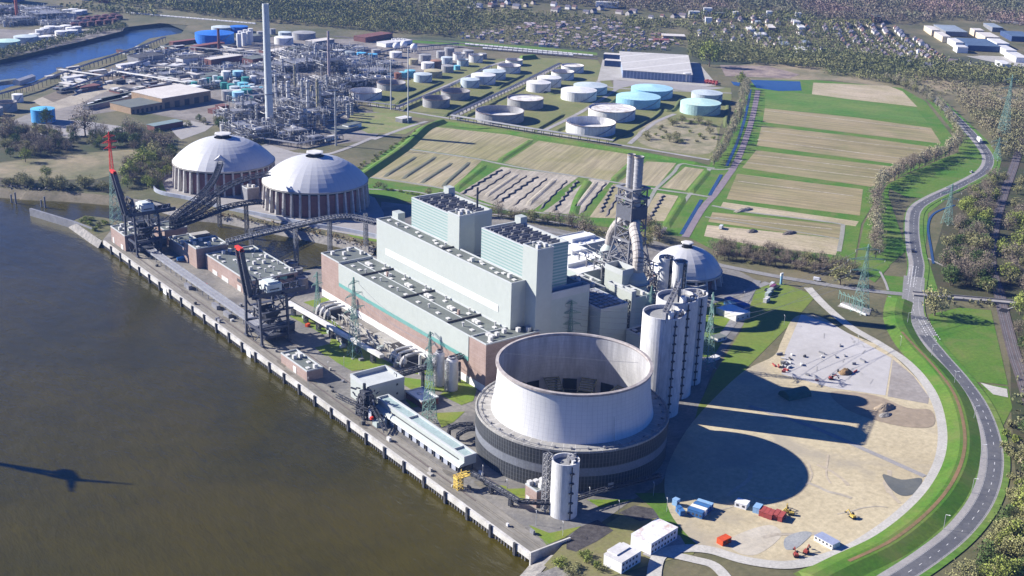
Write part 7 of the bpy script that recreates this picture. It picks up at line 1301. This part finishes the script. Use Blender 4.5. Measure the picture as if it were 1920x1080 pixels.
grove(['bare','green','olive','bare'], [(0,232),(60,245),(130,252),(230,250),(325,262),(330,300),(270,300),(240,280),(150,284),(60,298),(0,300)], 120, .7, 1.4, 'tree in the wood on the left bank below the tank and factory', 'wood on the left bank')
grove(['olive','bare','fresh'], [(235,318),(285,300),(325,300),(318,335),(290,355),(225,355)], 44, .9, 1.4, 'bushy tree on the wooded point beside the farther dome', 'trees on the wooded point')
grove(['bush','olive'], [(-10,338),(60,345),(130,350),(215,352),(215,362),(100,357),(0,350)], 44, .7, 1.3, 'dark bush along the stony left bank of the river', 'bushes along the left bank')
grove(['bush','gbush'], [(142,416),(162,409),(196,413),(204,425),(180,436)], 16, .5, .9, 'scrub bush on the small spit at the upstream end of the quay', 'scrub on the spit')
grove(['bush','gbush','olive'], [(1200,262),(1240,226),(1330,232),(1340,262),(1300,280)], 26, .7, 1.4, 'bush on the rubble patch in front of the mint green tank', 'bushes on the rubble patch')
grove(['green','bush','olive'], [(420,232),(455,240),(470,252),(410,244),(375,226),(345,240),(325,240)], 20, .6, 1.0, 'green bush between the refinery and the tan factory', 'bushes between refinery and tan factory')
grove(['bush','gbush'], [(1050,1050),(1100,1040),(1140,1080),(1060,1095)], 8, .6, 1.0, 'low bush on the rough slope by the quay corner', 'bushes by the quay corner')
# masses nobody could count: many small crowns merged, one object each
def woods(name, poly, spacing, m, label, rad=4.4, hh=9, nq=26, ls=1.0, seed=1, world=False, cat='wood', mix=None):
    rr = np.random.default_rng(seed); w_ = poly if world else gl(poly); W2_ = np.array([(p[0], p[1]) for p in w_]); x0, y0 = W2_.min(0); x1, y1 = W2_.max(0); gx, gy = np.meshgrid(np.arange(x0, x1, spacing), np.arange(y0, y1, spacing)); pts = np.stack([gx.ravel(), gy.ravel()], 1)+rr.uniform(-.45, .45, (gx.size, 2))*spacing
    ins = np.zeros(len(pts), bool); n_ = len(W2_); j = n_-1
    for i in range(n_):
        xi, yi = W2_[i]; xj, yj = W2_[j]
        if yi != yj: c = ((yi > pts[:,1]) != (yj > pts[:,1])) & (pts[:,0] < (xj-xi)*(pts[:,1]-yi)/(yj-yi)+xi); ins ^= c
        j = i
    pts = pts[ins]
    if len(pts) == 0: return
    z = np.array([hillz(a, b) for a, b in pts]); TM = []
    for k in range(6):
        cr_, _ = crown_arr(np.random.default_rng(seed*10+k), max(5, -(-nq//4)), rad, hh*.22, hh, 4, ls); TM.append(cr_[:nq])
    Q = np.empty((len(pts), nq, 4, 3), np.float32); ix = rr.integers(0, 6, len(pts)); s = rr.uniform(.5, 1.55, len(pts)); an = rr.uniform(0, 6.28, len(pts)); TMA = np.array(TM)[ix]; ca, sa = np.cos(an)[:, None, None], np.sin(an)[:, None, None]
    Q[..., 0] = (TMA[..., 0]*ca-TMA[..., 1]*sa)*s[:, None, None]+pts[:, 0][:, None, None]; Q[..., 1] = (TMA[..., 0]*sa+TMA[..., 1]*ca)*s[:, None, None]+pts[:, 1][:, None, None]; Q[..., 2] = TMA[..., 2]*s[:, None, None]+z[:, None, None]
    o = bpy.data.objects.new(name, quads_mesh(name, Q.reshape(-1, 4, 3), m)); COL.objects.link(o); tag(o, label, cat, None, 'stuff')
F_far = mat('far_wood', (.29,.21,.18), (.19,.20,.12), .006, rough=.95, island=.16, spec=.05, fine=.05, lo=.42, hi=.60)
F_fardk = mat('far_evergreen', (.04,.08,.06), (.12,.10,.08), .012, rough=.95, island=.4, spec=.05); F_belt = mat('belt_wood', (.27,.265,.115), (.16,.18,.075), .012, rough=.95, island=.16, spec=.05, fine=.07); F_right = mat('right_wood', (.31,.26,.165), (.20,.21,.10), .014, rough=.95, island=.16, spec=.05, fine=.09)
far = [Vector((*G(x, y)[:2], 0)) for x, y in ((700,14),(900,24),(1100,32),(1290,42),(1420,42),(1540,54),(1640,55),(1790,48),(1990,68))]; back = [Vector((p.x+math.sin(AZ)*1500, p.y+math.cos(AZ)*1500, 0)) for p in far[::-1]]
woods('forest', far+back, 9.5, F_far, 'vast leafless brown-violet forest covering the hill at the top', 6, 13, 34, 1.05, 3, True)
woods('forest', [(1290,2),(1420,4),(1480,10),(1430,24),(1330,22)], 9, F_fardk, 'dark evergreen patch in the hillside forest', 5, 16, 26, 1.3, 4); woods('forest', [(1780,2),(1920,2),(1920,20),(1800,16)], 9, F_fardk, 'dark evergreen patch in the forest at the top right', 5, 16, 26, 1.3, 14)
lf = [Vector((*G(x, y)[:2], 0)) for x, y in ((250,18),(480,14),(700,12))]; woods('wood', [G(300,22),G(380,34),G(480,44),G(600,52),G(700,60),G(840,70),G(845,52),G(760,34),G(640,22),G(460,16)], 7.5, F_belt, 'mixed green-brown tree belt behind the railway at the top', 4.5, 11, 36, .95, 5, True)
woods('wood', [G(-40,4),G(120,6),G(235,18),G(300,24),G(400,30),G(480,26),G(640,26),G(760,38),G(850,48),G(900,30),G(960,28),G(900,2),G(700,-8),G(300,-14),G(-100,-20)], 9.5, F_belt, 'scattered far trees along the top left edge', 5.5, 11, 26, 1.2, 6, True)
woods('wood', [(840,70),(1000,86),(1130,98),(1240,97),(1285,84),(1230,60),(1130,48),(960,52)], 10, F_belt, 'low garden trees among the allotment huts', 3, 5, 26, .7, 7); woods('wood', [(860,36),(1100,46),(1290,52),(1290,60),(1180,58),(1130,48),(960,53),(845,66),(840,50)], 9, F_belt, 'trees between the allotments and the hill', 4.5, 8, 30, 1.0, 8)
woods('wood', [(1290,82),(1400,94),(1500,102),(1640,112),(1760,122),(1880,134),(1960,140),(1960,168),(1850,160),(1740,150),(1600,138),(1480,126),(1360,118),(1290,110)], 7, F_belt, 'broad bushy tree belt below the far town', 4.2, 10, 44, .8, 9)
woods('wood', [(1290,56),(1400,56),(1560,62),(1700,80),(1790,118),(1700,124),(1560,108),(1400,96),(1290,84)], 9.5, F_belt, 'garden trees between the far town houses', 3.8, 7.5, 34, .85, 10); woods('wood', [(1290,44),(1420,44),(1540,56),(1640,58),(1640,64),(1540,62),(1400,52),(1290,52)], 9, F_belt, 'pale trees at the foot of the wooded hill', 5, 10, 30, 1.1, 11)
woods('wood', [(1560,130),(1640,146),(1740,152),(1700,164),(1630,152),(1540,138)], 7, F_belt, 'bushes at the edge of the bare field', 4, 7, 40, .75, 12)
woods('wood', [(1790,190),(1830,185),(1900,200),(1960,205),(1960,330),(1912,290),(1878,300),(1868,275),(1830,235)], 6.5, F_right, 'brown bushy wood right of the curved road', 4.2, 9, 60, .6, 13); woods('wood', [(1700,135),(1800,142),(1960,160),(1960,200),(1860,192),(1800,182),(1760,160)], 11, F_right, 'scattered scrub on the tan heath at the right', 3.6, 4.5, 44, .65, 15)
woods('wood', [(-60,92),(0,98),(60,88),(150,68),(232,46),(238,56),(187,65),(140,77),(80,94),(33,105),(0,112),(-60,118)], 7, F_belt, 'bushes along the far bank of the harbour', 4.5, 8, 36, .9, 16); woods('wood', [(170,18),(290,26),(300,34),(200,28),(110,20)], 11, F_belt, 'tree belt behind the white harbour tanks', 5, 9, 20, 1.4, 17)
woods('wood', [(1756,555),(1800,560),(1850,566),(1870,580),(1800,574),(1750,586)], 9, F_right, 'scrub under the road bridge', 3, 4, 20, .8, 18); woods('wood', [(1905,700),(1920,700),(1940,950),(1895,970),(1905,860)], 8, F_right, 'scrub beside the railway at the right edge', 3, 4.5, 22, .8, 19); woods('reeds', [(330,392),(365,400),(425,408),(485,420),(560,436),(640,452),(705,468),(708,458),(640,443),(560,427),(480,411),(400,398)], 4, mat('reed', (.30,.22,.12), (.2,.15,.08), .1, island=.3), 'brown reeds along the basin bank below the flood wall', 1.8, 1.6, 14, .5, 20, cat='reeds')
woods('grass_tufts', [(1690,165),(1760,150),(1850,175),(1780,180),(1740,178)], 12, F_right, 'tufts on the tan heath', 2.5, 3, 16, .8, 21, cat='grass'); woods('rocks', [(0,352),(60,357),(130,360),(130,357),(60,352),(0,347)], 3, M_rock, 'riprap stones along the left bank of the river', 1.4, 1.0, 10, .6, 22, cat='stones')
# ============================================================ air
if HAZE_D > 0:
    hz_ = MB().box(-2600, 6500, -1600, 7000, -12, 420).build('haze', mat('haze', (1,1,1)), origin=(0,0,0)); tag(hz_, kind='stuff'); hm = bpy.data.materials.new('air'); hm.use_nodes = True; nt = hm.node_tree; nt.nodes.clear(); o_ = nt.nodes.new('ShaderNodeOutputMaterial'); v_ = nt.nodes.new('ShaderNodeVolumePrincipled'); v_.inputs['Density'].default_value = HAZE_D; v_.inputs['Color'].default_value = (.24,.46,1,1); v_.inputs['Anisotropy'].default_value = .2; nt.links.new(v_.outputs[0], o_.inputs['Volume']); hz_.data.materials.clear(); hz_.data.materials.append(hm)
